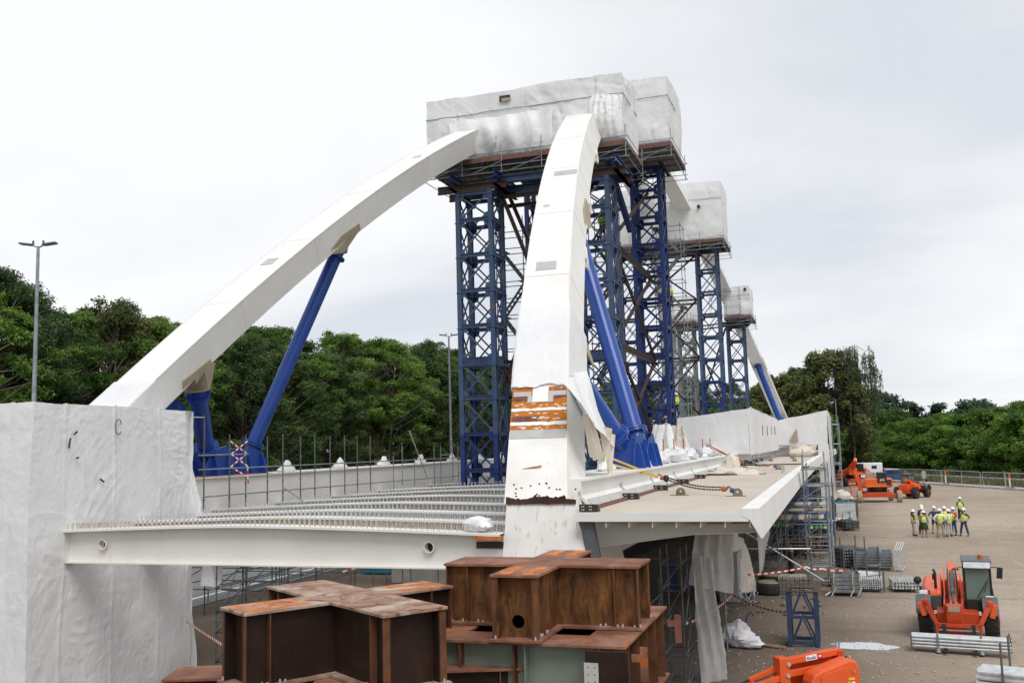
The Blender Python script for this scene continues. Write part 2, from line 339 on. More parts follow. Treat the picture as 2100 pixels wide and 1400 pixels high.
# ------------------------------------------------------------------ building blocks
def origin(o):
    v = Vector((0, 0, 0))
    while o is not None:
        v += o.location; o = o.parent
    return v
class MB:
    def __init__(s): s.v = []; s.f = []
    def add(s, vs, fs):
        n = len(s.v); s.v += [tuple(q) for q in vs]; s.f += [tuple(i + n for i in f) for f in fs]; return s
    def box(s, x0, x1, y0, y1, z0, z1):
        return s.add([(x0, y0, z0), (x1, y0, z0), (x1, y1, z0), (x0, y1, z0), (x0, y0, z1), (x1, y0, z1), (x1, y1, z1), (x0, y1, z1)],
                     [(0, 3, 2, 1), (4, 5, 6, 7), (0, 1, 5, 4), (1, 2, 6, 5), (2, 3, 7, 6), (3, 0, 4, 7)])
    def obox(s, c, ax, ay, az):     # centre and three half-axes
        c, ax, ay, az = Vector(c), Vector(ax), Vector(ay), Vector(az)
        vs = [c + i * ax + j * ay + k * az for k in (-1, 1) for (i, j) in ((-1, -1), (1, -1), (1, 1), (-1, 1))]
        return s.add(vs, [(0, 3, 2, 1), (4, 5, 6, 7), (0, 1, 5, 4), (1, 2, 6, 5), (2, 3, 7, 6), (3, 0, 4, 7)])
    def frame(s, p, q, upv):
        p, q = Vector(p), Vector(q); d = (q - p).normalized(); u = Vector(upv)
        if abs(d.dot(u)) > 0.97: u = Vector((1, 0, 0)) if abs(d.x) < 0.9 else Vector((0, 1, 0))
        sd_ = d.cross(u).normalized(); u = sd_.cross(d).normalized()
        return p, q, d, sd_, u
    def bar(s, p, q, w, h, upv=(0, 0, 1)):   # w sideways, h along up
        p, q, d, a, u = s.frame(p, q, upv)
        return s.obox((p + q) / 2, a * w / 2, (q - p) / 2, u * h / 2)
    def ibar(s, p, q, w, h, t=0.03, upv=(0, 0, 1)):
        p, q, d, a, u = s.frame(p, q, upv)
        c = (p + q) / 2; l = (q - p) / 2
        s.obox(c + u * (h / 2 - t / 2), a * w / 2, l, u * t / 2); s.obox(c - u * (h / 2 - t / 2), a * w / 2, l, u * t / 2)
        return s.obox(c, a * t / 2, l, u * (h / 2 - t))
    def tube(s, p, q, r, n=8, r2=None, cap=True):
        p, q, d, a, u = s.frame(p, q, (0, 0, 1)); r2 = r if r2 is None else r2
        vs = []
        for c, rr in ((p, r), (q, r2)):
            for i in range(n):
                t = 2 * math.pi * i / n; vs.append(c + (a * math.cos(t) + u * math.sin(t)) * rr)
        fs = [(i, (i + 1) % n, n + (i + 1) % n, n + i) for i in range(n)]
        if cap: fs += [tuple(range(n))[::-1], tuple(range(n, 2 * n))]
        return s.add(vs, fs)
    def path(s, pts, r, n=8):
        pts = [Vector(p) for p in pts]
        vs = []; k = len(pts)
        rr = r if isinstance(r, (list, tuple)) else [r] * k
        for j, p in enumerate(pts):
            d = (pts[min(j + 1, k - 1)] - pts[max(j - 1, 0)]).normalized()
            u = Vector((0, 0, 1)) if abs(d.z) < 0.95 else Vector((1, 0, 0))
            a = d.cross(u).normalized(); u = a.cross(d)
            for i in range(n):
                t = 2 * math.pi * i / n; vs.append(p + (a * math.cos(t) + u * math.sin(t)) * rr[j])
        fs = [(j * n + i, j * n + (i + 1) % n, (j + 1) * n + (i + 1) % n, (j + 1) * n + i) for j in range(k - 1) for i in range(n)]
        fs += [tuple(range(n))[::-1], tuple(range((k - 1) * n, k * n))]
        return s.add(vs, fs)
    def prism(s, poly, vec):        # planar polygon pushed along vec
        poly = [Vector(p) for p in poly]; vec = Vector(vec); n = len(poly)
        return s.add(poly + [p + vec for p in poly], [tuple(range(n))[::-1], tuple(range(n, 2 * n))] + [(i, (i + 1) % n, n + (i + 1) % n, n + i) for i in range(n)])
    def holed(s, loops, vec):       # polygon with holes pushed along vec
        loops = [[Vector(p) for p in lp] for lp in loops]; vec = Vector(vec)
        flat = [p for lp in loops for p in lp]; n = len(flat)
        tris = tessellate_polygon(loops)
        fs = [tuple(t) for t in tris] + [tuple(n + i for i in t)[::-1] for t in tris]
        k = 0
        for lp in loops:
            m_ = len(lp); fs += [(k + i, k + (i + 1) % m_, n + k + (i + 1) % m_, n + k + i) for i in range(m_)]; k += m_
        return s.add(flat + [p + vec for p in flat], fs)
    def lathe(s, c, prof, n=16, axis=(0, 0, 1)):
        c = Vector(c); d = Vector(axis).normalized(); u = Vector((0, 0, 1)) if abs(d.z) < 0.9 else Vector((1, 0, 0))
        a = d.cross(u).normalized(); b = d.cross(a)
        vs = []
        for r, h in prof:
            for i in range(n):
                t = 2 * math.pi * i / n; vs.append(c + d * h + (a * math.cos(t) + b * math.sin(t)) * r)
        k = len(prof)
        fs = [(j * n + i, j * n + (i + 1) % n, (j + 1) * n + (i + 1) % n, (j + 1) * n + i) for j in range(k - 1) for i in range(n)]
        fs += [tuple(range(n))[::-1], tuple(range((k - 1) * n, k * n))]
        return s.add(vs, fs)
    def blob(s, c, rx, ry, rz, seed=0, n=14, amp=0.2, zmin=None):
        for j in range(n // 2 + 1):
            pass
        vs = []; fs = []; m_ = n // 2
        for j in range(m_ + 1):
            ph = math.pi * j / m_
            for i in range(n):
                th = 2 * math.pi * i / n
                d = Vector((math.sin(ph) * math.cos(th), math.sin(ph) * math.sin(th), math.cos(ph)))
                k = 1 + amp * mnoise.noise(d * 1.9 + Vector((seed * 3.1, seed * 1.7, 0))) + amp * 0.5 * mnoise.noise(d * 4.7 + Vector((seed, 0, seed)))
                p = Vector(c) + Vector((d.x * rx * k, d.y * ry * k, d.z * rz * k))
                if zmin is not None: p.z = max(p.z, zmin)
                vs.append(p)
        for j in range(m_):
            for i in range(n):
                fs.append((j * n + i, (j + 1) * n + i, (j + 1) * n + (i + 1) % n, j * n + (i + 1) % n))
        return s.add(vs, fs)
    def build(s, name, mat, parent=None, smooth=False, bevel=0.0):
        me = bpy.data.meshes.new(name)
        off = origin(parent)
        me.from_pydata([(a - off.x, b - off.y, c - off.z) for a, b, c in s.v], [], s.f)
        if smooth:
            me.polygons.foreach_set('use_smooth', [True] * len(me.polygons))
            try: me.set_sharp_from_angle(angle=R(38))
            except Exception: pass
        me.update()
        me.materials.append(MATS[mat])
        o = bpy.data.objects.new(name, me); COL.objects.link(o); o.parent = parent
        if bevel:
            bv = o.modifiers.new('bevel', 'BEVEL'); bv.width = bevel; bv.segments = 2; bv.limit_method = 'ANGLE'; bv.angle_limit = R(40)
        return o
def thing(name, label, cat, loc=(0, 0, 0), group=None):
    o = bpy.data.objects.new(name, None); COL.objects.link(o); o.location = loc; o.empty_display_size = 0.3
    return tag(o, label, cat, group)
def tag(o, label=None, cat=None, group=None, kind=None):
    if label: o['label'] = label
    if cat: o['category'] = cat
    if group: o['group'] = group
    if kind: o['kind'] = kind
    return o
def copy_thing(o, loc=None, rotz=None, label=None, parent=None, scale=None):
    c = o.copy(); COL.objects.link(c)
    if parent is not None: c.parent = parent
    if loc is not None: c.location = loc
    if rotz is not None: c.rotation_euler = (0, 0, rotz)
    if scale is not None: c.scale = (scale, scale, scale) if not isinstance(scale, tuple) else scale
    if label: c['label'] = label
    for ch in list(o.children): copy_thing(ch, parent=c)
    return c
def place(o, loc, rotz=0):
    o.location = loc; o.rotation_euler = (0, 0, rotz); return o
def lerp(a, b, t): return tuple(p + (q - p) * t for p, q in zip(a, b))
def V3(*a): return Vector(a)

# ================================================================== SETTING
def vnoise(P, seed=0):
    """vectorised 3-D value noise in -1..1"""
    P = np.asarray(P, float) + seed * 17.31
    i = np.floor(P).astype(np.int64); f = P - i; f = f * f * f * (f * (f * 6 - 15) + 10)
    def h(a):
        n = (a[..., 0] * 73856093) ^ (a[..., 1] * 19349663) ^ (a[..., 2] * 83492791) ^ (seed * 2654435761)
        n = (n ^ (n >> 13)) * 1274126177 & 0x7fffffff
        n = (n ^ (n >> 16)) * 668265263 & 0x7fffffff
        return (n & 0xffff) / 32767.5 - 1
    r = 0
    for dx_ in (0, 1):
        for dy_ in (0, 1):
            for dz_ in (0, 1):
                w = (f[..., 0] if dx_ else 1 - f[..., 0]) * (f[..., 1] if dy_ else 1 - f[..., 1]) * (f[..., 2] if dz_ else 1 - f[..., 2])
                r = r + w * h(i + np.array([dx_, dy_, dz_]))
    return r
def fast_mesh(name, V, F, mat, tint=None, smooth=False):
    me = bpy.data.meshes.new(name)
    V = np.asarray(V, np.float32); F = np.asarray(F, np.int32); k = F.shape[1]
    me.vertices.add(len(V)); me.vertices.foreach_set('co', V.ravel())
    me.loops.add(F.size); me.loops.foreach_set('vertex_index', F.ravel())
    me.polygons.add(len(F)); me.polygons.foreach_set('loop_start', np.arange(0, F.size, k, dtype=np.int32))
    if smooth: me.polygons.foreach_set('use_smooth', np.ones(len(F), bool))
    me.update(calc_edges=True)
    if tint is not None:
        a = me.attributes.new('tint', 'FLOAT', 'POINT'); a.data.foreach_set('value', np.asarray(tint, np.float32))
    me.materials.append(MATS[mat])
    return me
def mesh_obj(name, me, parent=None):
    o = bpy.data.objects.new(name, me); COL.objects.link(o); o.parent = parent; return o

# fence line: the edge of the yard
FA = np.array([4.84, 155.7]); FT = np.array([0.432, -0.902]); FN = np.array([0.902, 0.432])
def fence_pt(s, off=0.0): return FA + FT * s + FN * off

def grid_surface(name, xs, ys, zf, mat, mask=None):
    X, Y = np.meshgrid(xs, ys); P = np.stack([X, Y, np.zeros_like(X)], -1)
    Z = zf(X, Y); V = np.stack([X.ravel(), Y.ravel(), Z.ravel()], 1)
    nx, ny = len(xs), len(ys); I = np.arange(nx * ny).reshape(ny, nx)
    F = np.stack([I[:-1, :-1], I[:-1, 1:], I[1:, 1:], I[1:, :-1]], -1).reshape(-1, 4)
    if mask is not None:
        cx = (X[:-1, :-1] + X[1:, 1:]) / 2; cy = (Y[:-1, :-1] + Y[1:, 1:]) / 2
        F = F[mask(cx, cy).ravel()]
    return mesh_obj(name, fast_mesh(name, V, F, mat, smooth=True))
xs = np.concatenate([np.linspace(-1500, -140, 18), np.linspace(-130, 130, 66), np.linspace(140, 1500, 18)])
ys = np.concatenate([np.linspace(-300, -30, 8), np.linspace(-25, 260, 72), np.linspace(280, 2600, 24)])
g = grid_surface('grass_land', xs, ys, lambda X, Y: np.where((X > -24.5) & (X < 45) & (Y < 140) & (((X - FA[0]) * FN[0] + (Y - FA[1]) * FN[1]) < -9), -2.5, -0.10), 'grass_soil'); tag(g, 'rough green grassland around the building yard', kind='structure')
def yard_z(X, Y):
    P = np.stack([X * 0.25, Y * 0.25, 0 * X], -1); Q = np.stack([X * 1.3, Y * 1.3, 0 * X], -1)
    z = 0.03 * vnoise(P, 3) + 0.012 * vnoise(Q, 5) - 0.02
    for (px, py, rx, ry) in ((-6.0, 74, 3.0, 4.5),):
        d = ((X - px) / rx) ** 2 + ((Y - py) / ry) ** 2
        z = z - 0.05 * np.exp(-d)
    z = z - 1.15 * np.clip((-16.6 - X) / 2.0, 0, 1) * np.clip((33 - Y) / 3.0, 0, 1) * np.clip((X + 26.0) / 1.0, 0, 1)
    w = np.exp(-(((X - .35) / 2.0) ** 2 + ((Y - 33.2) / 1.6) ** 2) ** 2)
    return z * (1 - w) - 0.022 * w
def inyard(cx, cy):
    return ((cx - FA[0]) * FN[0] + (cy - FA[1]) * FN[1]) < 0.0
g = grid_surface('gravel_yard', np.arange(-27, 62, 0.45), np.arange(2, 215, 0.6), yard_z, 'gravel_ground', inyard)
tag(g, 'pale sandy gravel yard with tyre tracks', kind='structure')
m = MB()
m.box(-38.5, -27, -20, 230, -0.2, 0.035)
tag(m.build('access_road', 'asphalt'), 'grey asphalt road on the far side of the bridge', kind='structure')
m = MB()
for y in range(-20, 230, 1):
    pass
m.box(-28.6, -28.35, -20, 230, 0.036, 0.041); m.box(-37.6, -37.4, -20, 230, 0.036, 0.041)
tag(m.build('road_marking', 'line_paint'), 'white edge lines painted on the road beside the bridge', kind='structure')
m = MB()
a, b = fence_pt(-70), fence_pt(190)
def strip(m, s0, s1, o0, o1, z0, z1):
    p = [fence_pt(s0, o0), fence_pt(s1, o0), fence_pt(s1, o1), fence_pt(s0, o1)]
    m.prism([(q[0], q[1], z0) for q in p], (0, 0, z1 - z0))
strip(m, -70, 190, 0.0, 0.35, -0.15, 0.10)
tag(m.build('kerb', 'kerb_concrete'), 'pale concrete kerb along the edge of the yard', kind='structure')
m = MB(); strip(m, -70, 190, 0.36, 3.4, -0.15, 0.05)
tag(m.build('pavement', 'kerb_concrete'), 'pale concrete path behind the mesh fence', kind='structure')

# grass tufts along the verge, and weeds at the foot of the trees
def tufts(name, pts, h, seed, mat='grass'):
    rs = np.random.RandomState(seed); n = len(pts)
    B = np.repeat(pts, 5, axis=0); k = len(B)
    B = B + np.c_[rs.normal(0, 0.15, k), rs.normal(0, 0.15, k), np.zeros(k)]
    ang = rs.uniform(0, 6.28, k); hh = h * rs.uniform(0.4, 1.3, k); w = 0.05 * h / 0.5 * rs.uniform(0.7, 1.6, k)
    dxy = np.c_[np.cos(ang), np.sin(ang)]
    V = np.zeros((k, 3, 3)); V[:, 0] = B; V[:, 1] = B
    V[:, 0, :2] -= dxy * w[:, None]; V[:, 1, :2] += dxy * w[:, None]
    V[:, 2] = B; V[:, 2, 2] += hh; V[:, 2, :2] += rs.normal(0, 0.35, (k, 2)) * hh[:, None]
    return mesh_obj(name, fast_mesh(name, V.reshape(-1, 3), np.arange(k * 3).reshape(-1, 3), mat, np.repeat(rs.uniform(0, 1, k), 3)))
rs = np.random.RandomState(2)
s = rs.uniform(-60, 120, 9000); o_ = 3.5 + rs.uniform(0, 1, 9000) ** 1.3 * 9
P = FA + FT * s[:, None] + FN * o_[:, None]
tag(tufts('verge_grass', np.c_[P, np.full(9000, -0.1)], 0.9, 4), 'long grass and weeds on the verge by the guard rail', 'grass', kind='stuff')
P = np.c_[rs.uniform(-44, -38.6, 5000), rs.uniform(15, 150, 5000), np.full(5000, -0.1)]
tag(tufts('roadside_grass', P, 0.8, 5), 'long grass beside the road below the left trees', 'grass', kind='stuff')

# ------------------------------------------------------------------ trees
def clump_cloud(clumps, per, size, seed, flat=0.7):
    """leaf quads on and in a set of ellipsoidal clumps (cx,cy,cz,r)"""
    rs = np.random.RandomState(seed); Vs = []; T = []
    for (cx, cy, cz, r) in clumps:
        n = max(30, int(per * r * r))
        d = rs.normal(0, 1, (n, 3)); d /= np.linalg.norm(d, axis=1)[:, None]
        d[:, 2] = np.where((d[:, 2] < -0.2) & (rs.rand(n) < 0.45), -d[:, 2], d[:, 2])
        rad = r * (0.45 + 0.75 * rs.rand(n) ** 0.8) * (1 + 0.45 * vnoise(d * 2.6 + cx, seed % 7))
        c = np.array([cx, cy, cz]) + d * rad[:, None] * np.array([1, 1, flat])
        keep = vnoise(d * 2.3 + np.array([cx, cy, cz]), seed % 5) > -.28
        c = c[keep]; d = d[keep]; n = len(c)
        nrm = d * 0.7 + rs.normal(0, 0.55, (n, 3)) + np.array([0, 0, 0.45]); nrm /= np.linalg.norm(nrm, axis=1)[:, None]
        t = np.cross(nrm, rs.normal(0, 1, (n, 3))); t /= np.linalg.norm(t, axis=1)[:, None]; b = np.cross(nrm, t)
        s_ = size * rs.uniform(0.55, 1.35, n)[:, None]
        q = np.stack([c - t * s_, c - b * s_ * 0.55 + t * s_ * 0.1, c + t * s_, c + b * s_ * 0.55 + t * s_ * 0.1], 1)
        Vs.append(q.reshape(-1, 3)); base = rs.uniform(0.0, 0.7)
        T.append(np.repeat(np.clip(base + rs.normal(0, 0.16, n), 0, 1), 4))
    V = np.concatenate(Vs); return V, np.arange(len(V)).reshape(-1, 4), np.concatenate(T)
def make_tree(kind, seed, h, rad, base, nclump, per, size, leaf, bark, flat=0.7, rr=(0.18, 0.34), trunks=1, thick=0.22, clean=0):
    rs = random.Random(seed); clumps = []
    for i in range(nclump):
        t = rs.random() ** 0.72; z = base + (h - base) * (0.06 + 0.9 * t)
        env = rad * (0.55 + 0.45 * math.sin(math.pi * min(1, 0.15 + t * 0.78)))
        if t > 0.75: env *= 1 - (t - 0.75) * 2.4
        a = rs.uniform(0, 6.283); q = env * (0.35 + 0.65 * rs.random() ** 0.5)
        r = rad * rs.uniform(*rr)
        if i % 4 == 0: q *= 1.25; r *= .75; z += .4
        clumps.append((q * math.cos(a), q * math.sin(a), min(z, h - r * flat + (.9 * rs.random() if i % 4 == 0 else 0)), r))
    V, F, T = clump_cloud(clumps, per, size, seed, flat)
    crown = fast_mesh('crown', V, F, leaf, T)
    mb = MB()
    for k in range(trunks):
        a = rs.uniform(0, 6.28); lean = rs.uniform(0.0, 0.10) * h if trunks > 1 else rs.uniform(0, 0.04) * h
        bx = (math.cos(a) * (0.3 if trunks > 1 else 0), math.sin(a) * (0.3 if trunks > 1 else 0))
        top = h * 0.82; pts = []; rr_ = []
        for j in range(7):
            u = j / 6; pts.append((bx[0] + math.cos(a) * lean * u ** 1.4 + rs.uniform(-0.15, 0.15) * u, bx[1] + math.sin(a) * lean * u ** 1.4 + rs.uniform(-0.15, 0.15) * u, -0.2 + top * u)); rr_.append(thick * (1 - 0.8 * u))
        mb.path(pts, rr_, 7)
        for (cx, cy, cz, r) in clumps[k::trunks]:
            zb = max(base * 0.7, cz - rs.uniform(1.0, 3.2)) if not clean else max(h * 0.3, cz - 2.5)
            u = min(1, zb / top); j = min(5, int(u * 6)); w = u * 6 - j
            p0 = Vector(lerp(pts[j], pts[j + 1], w)); p2 = Vector((cx, cy, cz)); p1 = (p0 + p2) / 2 + Vector((0, 0, -0.25))
            mb.path([p0, p1, p2, p2 + (p2 - p1) * 0.3], [thick * 0.35, thick * 0.25, thick * 0.14, 0.015], 5)
    root = thing(kind, 'tree', 'tree')
    mesh_obj('crown', crown, root)
    mb.build('trunk', bark, root, smooth=True)
    return root
def make_shrub(kind, seed, h, rad, nclump, per, size, leaf, flat=0.8):
    rs = random.Random(seed); clumps = []
    for i in range(nclump):
        t = rs.random(); a = rs.uniform(0, 6.283); r = rad * (rs.uniform(0.28, 0.5) if nclump < 20 else rs.uniform(0.16, 0.34))
        q = rad * (1 - 0.55 * t ** 2) * rs.random() ** 0.5
        clumps.append((q * math.cos(a), q * math.sin(a), 0.25 * r + (h - r) * t, r))
    V, F, T = clump_cloud(clumps, per, size, seed, flat); V[:, 2] = np.maximum(V[:, 2], -0.08)
    root = thing(kind, 'shrub', 'shrub'); mesh_obj('crown', fast_mesh('crown', V, F, leaf, T), root)
    mb = MB()
    for (cx, cy, cz, r) in clumps[::2]:
        mb.path([(cx * 0.1, cy * 0.1, -0.15), (cx * 0.5, cy * 0.5, cz * 0.55), (cx, cy, cz)], [0.09, 0.06, 0.02], 5)
    mb.build('stem', 'bark', root); return root

protoL = [
    make_tree('broadleaf_tree', 11, 17.0, 4.3, 4.5, 105, 1350, 0.098, 'leaf_mid', 'bark_pale', flat=.75, rr=(.13, .23), trunks=3, thick=.13),
    make_tree('broadleaf_tree', 12, 18.0, 4.0, 5.0, 100, 1350, 0.098, 'leaf_dark', 'bark_pale', flat=.85, rr=(.13, .24), trunks=2, thick=.14),
    make_tree('broadleaf_tree', 13, 16.0, 4.6, 6.0, 100, 1300, 0.095, 'leaf_fresh', 'bark_pale', flat=0.50, rr=(.13, .22), trunks=3, thick=.12),
    make_tree('broadleaf_tree', 14, 17.5, 3.8, 3.0, 100, 1350, 0.098, 'leaf_dark', 'bark', flat=.85, rr=(.14, .25), trunks=2, thick=.15),
    make_tree('broadleaf_tree', 15, 15.5, 3.9, 3.5, 95, 1300, 0.095, 'leaf_olive', 'bark_pale', flat=.7, rr=(.13, .23), trunks=3, thick=.12),
    make_tree('broadleaf_tree', 16, 18.5, 4.3, 6.5, 95, 1300, 0.095, 'leaf_fresh', 'bark_pale', flat=0.5, rr=(.13, .22), trunks=2, thick=.13),
]
used = set()
def put(protos, i, loc, rot, label, group, sc=1.0, cat=None):
    p = protos[i]
    if p.name in used:
        o = copy_thing(p)
    else:
        used.add(p.name); o = p
    o.location = loc; o.rotation_euler = (0, 0, rot); o.scale = (sc, sc, sc)
    o['label'] = label; o['group'] = group
    if cat: o['category'] = cat
    return o
rt_ = random.Random(5)
def leftlabel(y):
    if y < 50: return 'leafy tree in the tall row behind the street lamp left of the arch'
    if y < 84: return 'leafy tree in the row seen below the left arch rib'
    if y < 120: return 'dark leafy tree in the row between the blue strut and left lattice tower'
    return 'leafy tree far along the row seen through the lattice towers'
y = 34.0; k = 0
while y < 175:
    pi_ = [0, 2, 1, 3, 5, 4, 2, 0, 3][k % 9]; sc = float(np.interp(y, [33, 46, 56, 68, 84, 110, 170], [15.0, 17.6, 16.6, 16.6, 17.6, 18.2, 18.5])) / (17.0, 18.0, 16.0, 17.5, 15.5, 18.5)[pi_] * rt_.uniform(.93, 1.06)
    put(protoL, pi_, (-46 + rt_.uniform(-1.8, 1.8), y, 0), rt_.uniform(0, 6.28), leftlabel(y), 'trees in the front row left of the bridge', sc)
    y += rt_.uniform(3.0, 4.4); k += 1
y = 36.0
while y < 180:
    put(protoL, [3, 1, 0, 5, 2, 3, 1][k % 7], (-53 + rt_.uniform(-2, 2), y, 0), rt_.uniform(0, 6.28), leftlabel(y).replace('leafy tree', 'leafy tree half hidden'), 'trees in the second row left of the bridge', rt_.uniform(0.86, 0.98) * (0.92 if y < 48 else 1.0))
    y += rt_.uniform(3.6, 5.0); k += 1
protoS = [make_shrub('roadside_shrub', 21, 3.6, 2.4, 14, 330, 0.17, 'leaf_fresh'), make_shrub('roadside_shrub', 22, 3.0, 2.2, 12, 330, 0.16, 'leaf_mid'), make_shrub('roadside_shrub', 23, 4.6, 2.2, 16, 320, 0.18, 'leaf_mid')]
y = 32.0; k = 0
while y < 150:
    put(protoS, k % 3, (-42.2 + rt_.uniform(-1.0, 1.0), y, -0.1), rt_.uniform(0, 6.28), 'low green shrub at the foot of the tree row beyond the left girder', 'shrubs at the foot of the left tree row', rt_.uniform(0.8, 1.15))
    y += rt_.uniform(2.6, 4.0); k += 1
# trees seen through the towers, far behind
for i, (x, yy, s) in enumerate([(-31, 176, 1.0), (-24, 182, 1.05), (-37, 182, 1.02), (-18, 178, .95), (-43, 190, 1.1), (-28, 190, 1.12)]):
    put(protoL, [1, 3, 0, 1, 3, 0][i], (x, yy, 0), i * 1.3, 'tree behind the lattice towers at the far end of the bridge', 'trees behind the towers', s)
# far right wood with the drooping birch
protoR = [
    make_tree('large_tree', 31, 19.0, 6.0, 1.0, 110, 420, 0.22, 'leaf_olive', 'bark', flat=.8, rr=(.13, .24)),
    make_tree('large_tree', 32, 17.0, 5.4, 0.8, 100, 420, 0.22, 'leaf_mid', 'bark', flat=.8, rr=(.13, .24)),
    make_tree('large_tree', 33, 13.0, 4.6, 0.5, 90, 300, 0.25, 'leaf_fresh', 'bark', rr=(.13, .24))]
wood = [(-13.0, 165, 1, .86, 'tree at the left of the wood behind the far arch foot'), (-9.0, 160, 0, .90, 'broad tree right behind the far blue strut'),
        (-4.5, 163, 1, 1.06, 'tall dense tree in the middle of the wood right of the far arch'), (-1.0, 158, 0, 1.06, 'tallest olive green tree beside the drooping birch'),
        (-8.0, 150, 2, .78, 'bright green tree in front of the wood behind the far deck wrapping'), (-2.5, 152, 2, .82, 'bright green tree at the front of the wood by the thin lamp post'),
        (-17.0, 168, 1, .74, 'tree of the wood seen through the farthest tower'), (1.8, 161, 1, .80, 'tree at the right foot of the wood below the birch'), (-21, 172, 2, .95, 'tree seen left of the farthest tower')]
for i, (x, yy, p, s, lb) in enumerate(wood):
    put(protoR, p, (x, yy, 0), i * 2.1, lb, 'trees of the wood beyond the bridge', s)
def birch():
    rs = np.random.RandomState(77); root = thing('birch_tree', 'thin drooping birch with hanging twigs right of the big wood', 'tree', (3.0, 157, 0))
    mb = MB(); V = []; T = []
    tops = []
    for k in range(3):
        a = k * 2.1; pts = [(0.4 * math.cos(a), 0.4 * math.sin(a), -0.2)]
        for j in range(1, 8):
            pts.append((pts[0][0] + math.cos(a) * 0.22 * j + rs.normal(0, .15), pts[0][1] + math.sin(a) * 0.22 * j + rs.normal(0, .15), j * 2.75))
        mb.path([(3 + p[0], 157 + p[1], p[2]) for p in pts], [0.2 * (1 - j / 8.5) for j in range(8)], 6)
        for j in range(3, 8):
            for q in range(7):
                b = rs.uniform(0, 6.28); L_ = rs.uniform(1.2, 3.6) * (1.15 - j / 14); p0 = np.array(pts[j]) + np.array([0, 0, rs.uniform(-1.2, 0.8)])
                p1 = p0 + np.array([math.cos(b) * L_ * .6, math.sin(b) * L_ * .6, L_ * .45]); p2 = p0 + np.array([math.cos(b) * L_, math.sin(b) * L_, L_ * .25])
                off = np.array([3, 157, 0]); mb.path([p0 + off, p1 + off, p2 + off], [0.05, 0.03, 0.015], 4); tops.append(p1); tops.append(p2); tops.append((p1 + p2) / 2)
    for p in tops:
        for q in range(3):
            d = p + rs.normal(0, .25, 3); ln = rs.uniform(1.2, 4.2); n = int(ln * 7)
            for i in range(n):
                c = d + np.array([rs.normal(0, .06), rs.normal(0, .06), -ln * i / n]); s_ = 0.17 * rs.uniform(.6, 1.3)
                t = rs.normal(0, 1, 3); t /= np.linalg.norm(t); b = np.cross(t, rs.normal(0, 1, 3)); b /= np.linalg.norm(b)
                V += [c - t * s_, c - b * s_ * .5, c + t * s_, c + b * s_ * .5]; T += [rs.uniform(0, 1)] * 4
    mesh_obj('crown', fast_mesh('crown', V, np.arange(len(V)).reshape(-1, 4), 'leaf_birch', T), root)
    mb.build('trunk', 'bark_pale', root)
birch()
protoF = [make_tree('distant_tree', 41, 18.0, 8.0, 0.5, 40, 90, 0.5, 'leaf_bluish', 'bark', rr=(.22, .4)), make_tree('distant_tree', 42, 15.0, 5.0, 2.0, 24, 120, 0.42, 'leaf_bluish', 'bark')]
for i, (x, yy, p, s, lb) in enumerate([(9.5, 262, 0, 1.0, 'rounded far tree just right of the drooping birch'), (17.5, 268, 1, 1.02, 'small upright far tree beyond the hedge'), (25.5, 270, 1, 0.98, 'far tree with a dark top above the hedge'), (33, 262, 0, .82, 'broad pale far tree low above the hedge'),
                                      (45, 275, 0, .72, 'low far tree above the middle of the hedge'), (57, 270, 0, .7, 'far tree showing above the right part of the hedge'), (2, 268, 0, .8, 'far tree hidden behind the birch')]):
    put(protoF, p, (x, yy, 0), i * 1.7, lb, 'distant trees beyond the hedge', s)
# tall hedge of bushes behind the guard rail
protoH = [make_shrub('hedge_bush', 51, 9.5, 5.2, 66, 520, 0.155, 'leaf_hedge', .6), make_shrub('hedge_bush', 52, 8.6, 5.0, 62, 520, 0.155, 'leaf_hedge', .6), make_shrub('hedge_bush', 53, 10.4, 4.8, 68, 520, 0.155, 'leaf_fresh', .6)]
for i in range(22):
    s_ = -62 + i * 6.6; q = fence_pt(s_, 13.2 + rt_.uniform(-1, 1))
    sc = 0.86 + 0.004 * max(0, s_ + 30)
    put(protoH, i % 3, (q[0], q[1], -0.1), rt_.uniform(0, 6.28), 'tall green bush in the front of the hedge behind the guard rail', 'bushes in the front of the hedge', sc * rt_.uniform(.86, 1.02), 'bush')
for i in range(18):
    s_ = -66 + i * 7.4; q = fence_pt(s_, 21 + rt_.uniform(-1.5, 1.5))
    put(protoH, (i + 1) % 3, (q[0], q[1], -0.1), rt_.uniform(0, 6.28), 'tall green bush at the back of the hedge behind the guard rail', 'bushes at the back of the hedge', (1.06 + 0.0038 * max(0, s_ + 20)) * rt_.uniform(.94, 1.12), 'bush')
protoW = [make_shrub('verge_bush', 61, 2.2, 2.2, 12, 420, 0.15, 'leaf_mid'), make_shrub('verge_bush', 62, 1.8, 2.4, 12, 420, 0.15, 'leaf_olive')]
for i in range(30):
    q = fence_pt(-60 + i * 5.2 + rt_.uniform(-1, 1), 8.6 + rt_.uniform(-.6, .9))
    put(protoW, i % 2, (q[0], q[1], -0.1), rt_.uniform(0, 6.28), 'low bush at the foot of the hedge behind the guard rail', 'low bushes along the guard rail', rt_.uniform(.7, 1.1), 'bush')

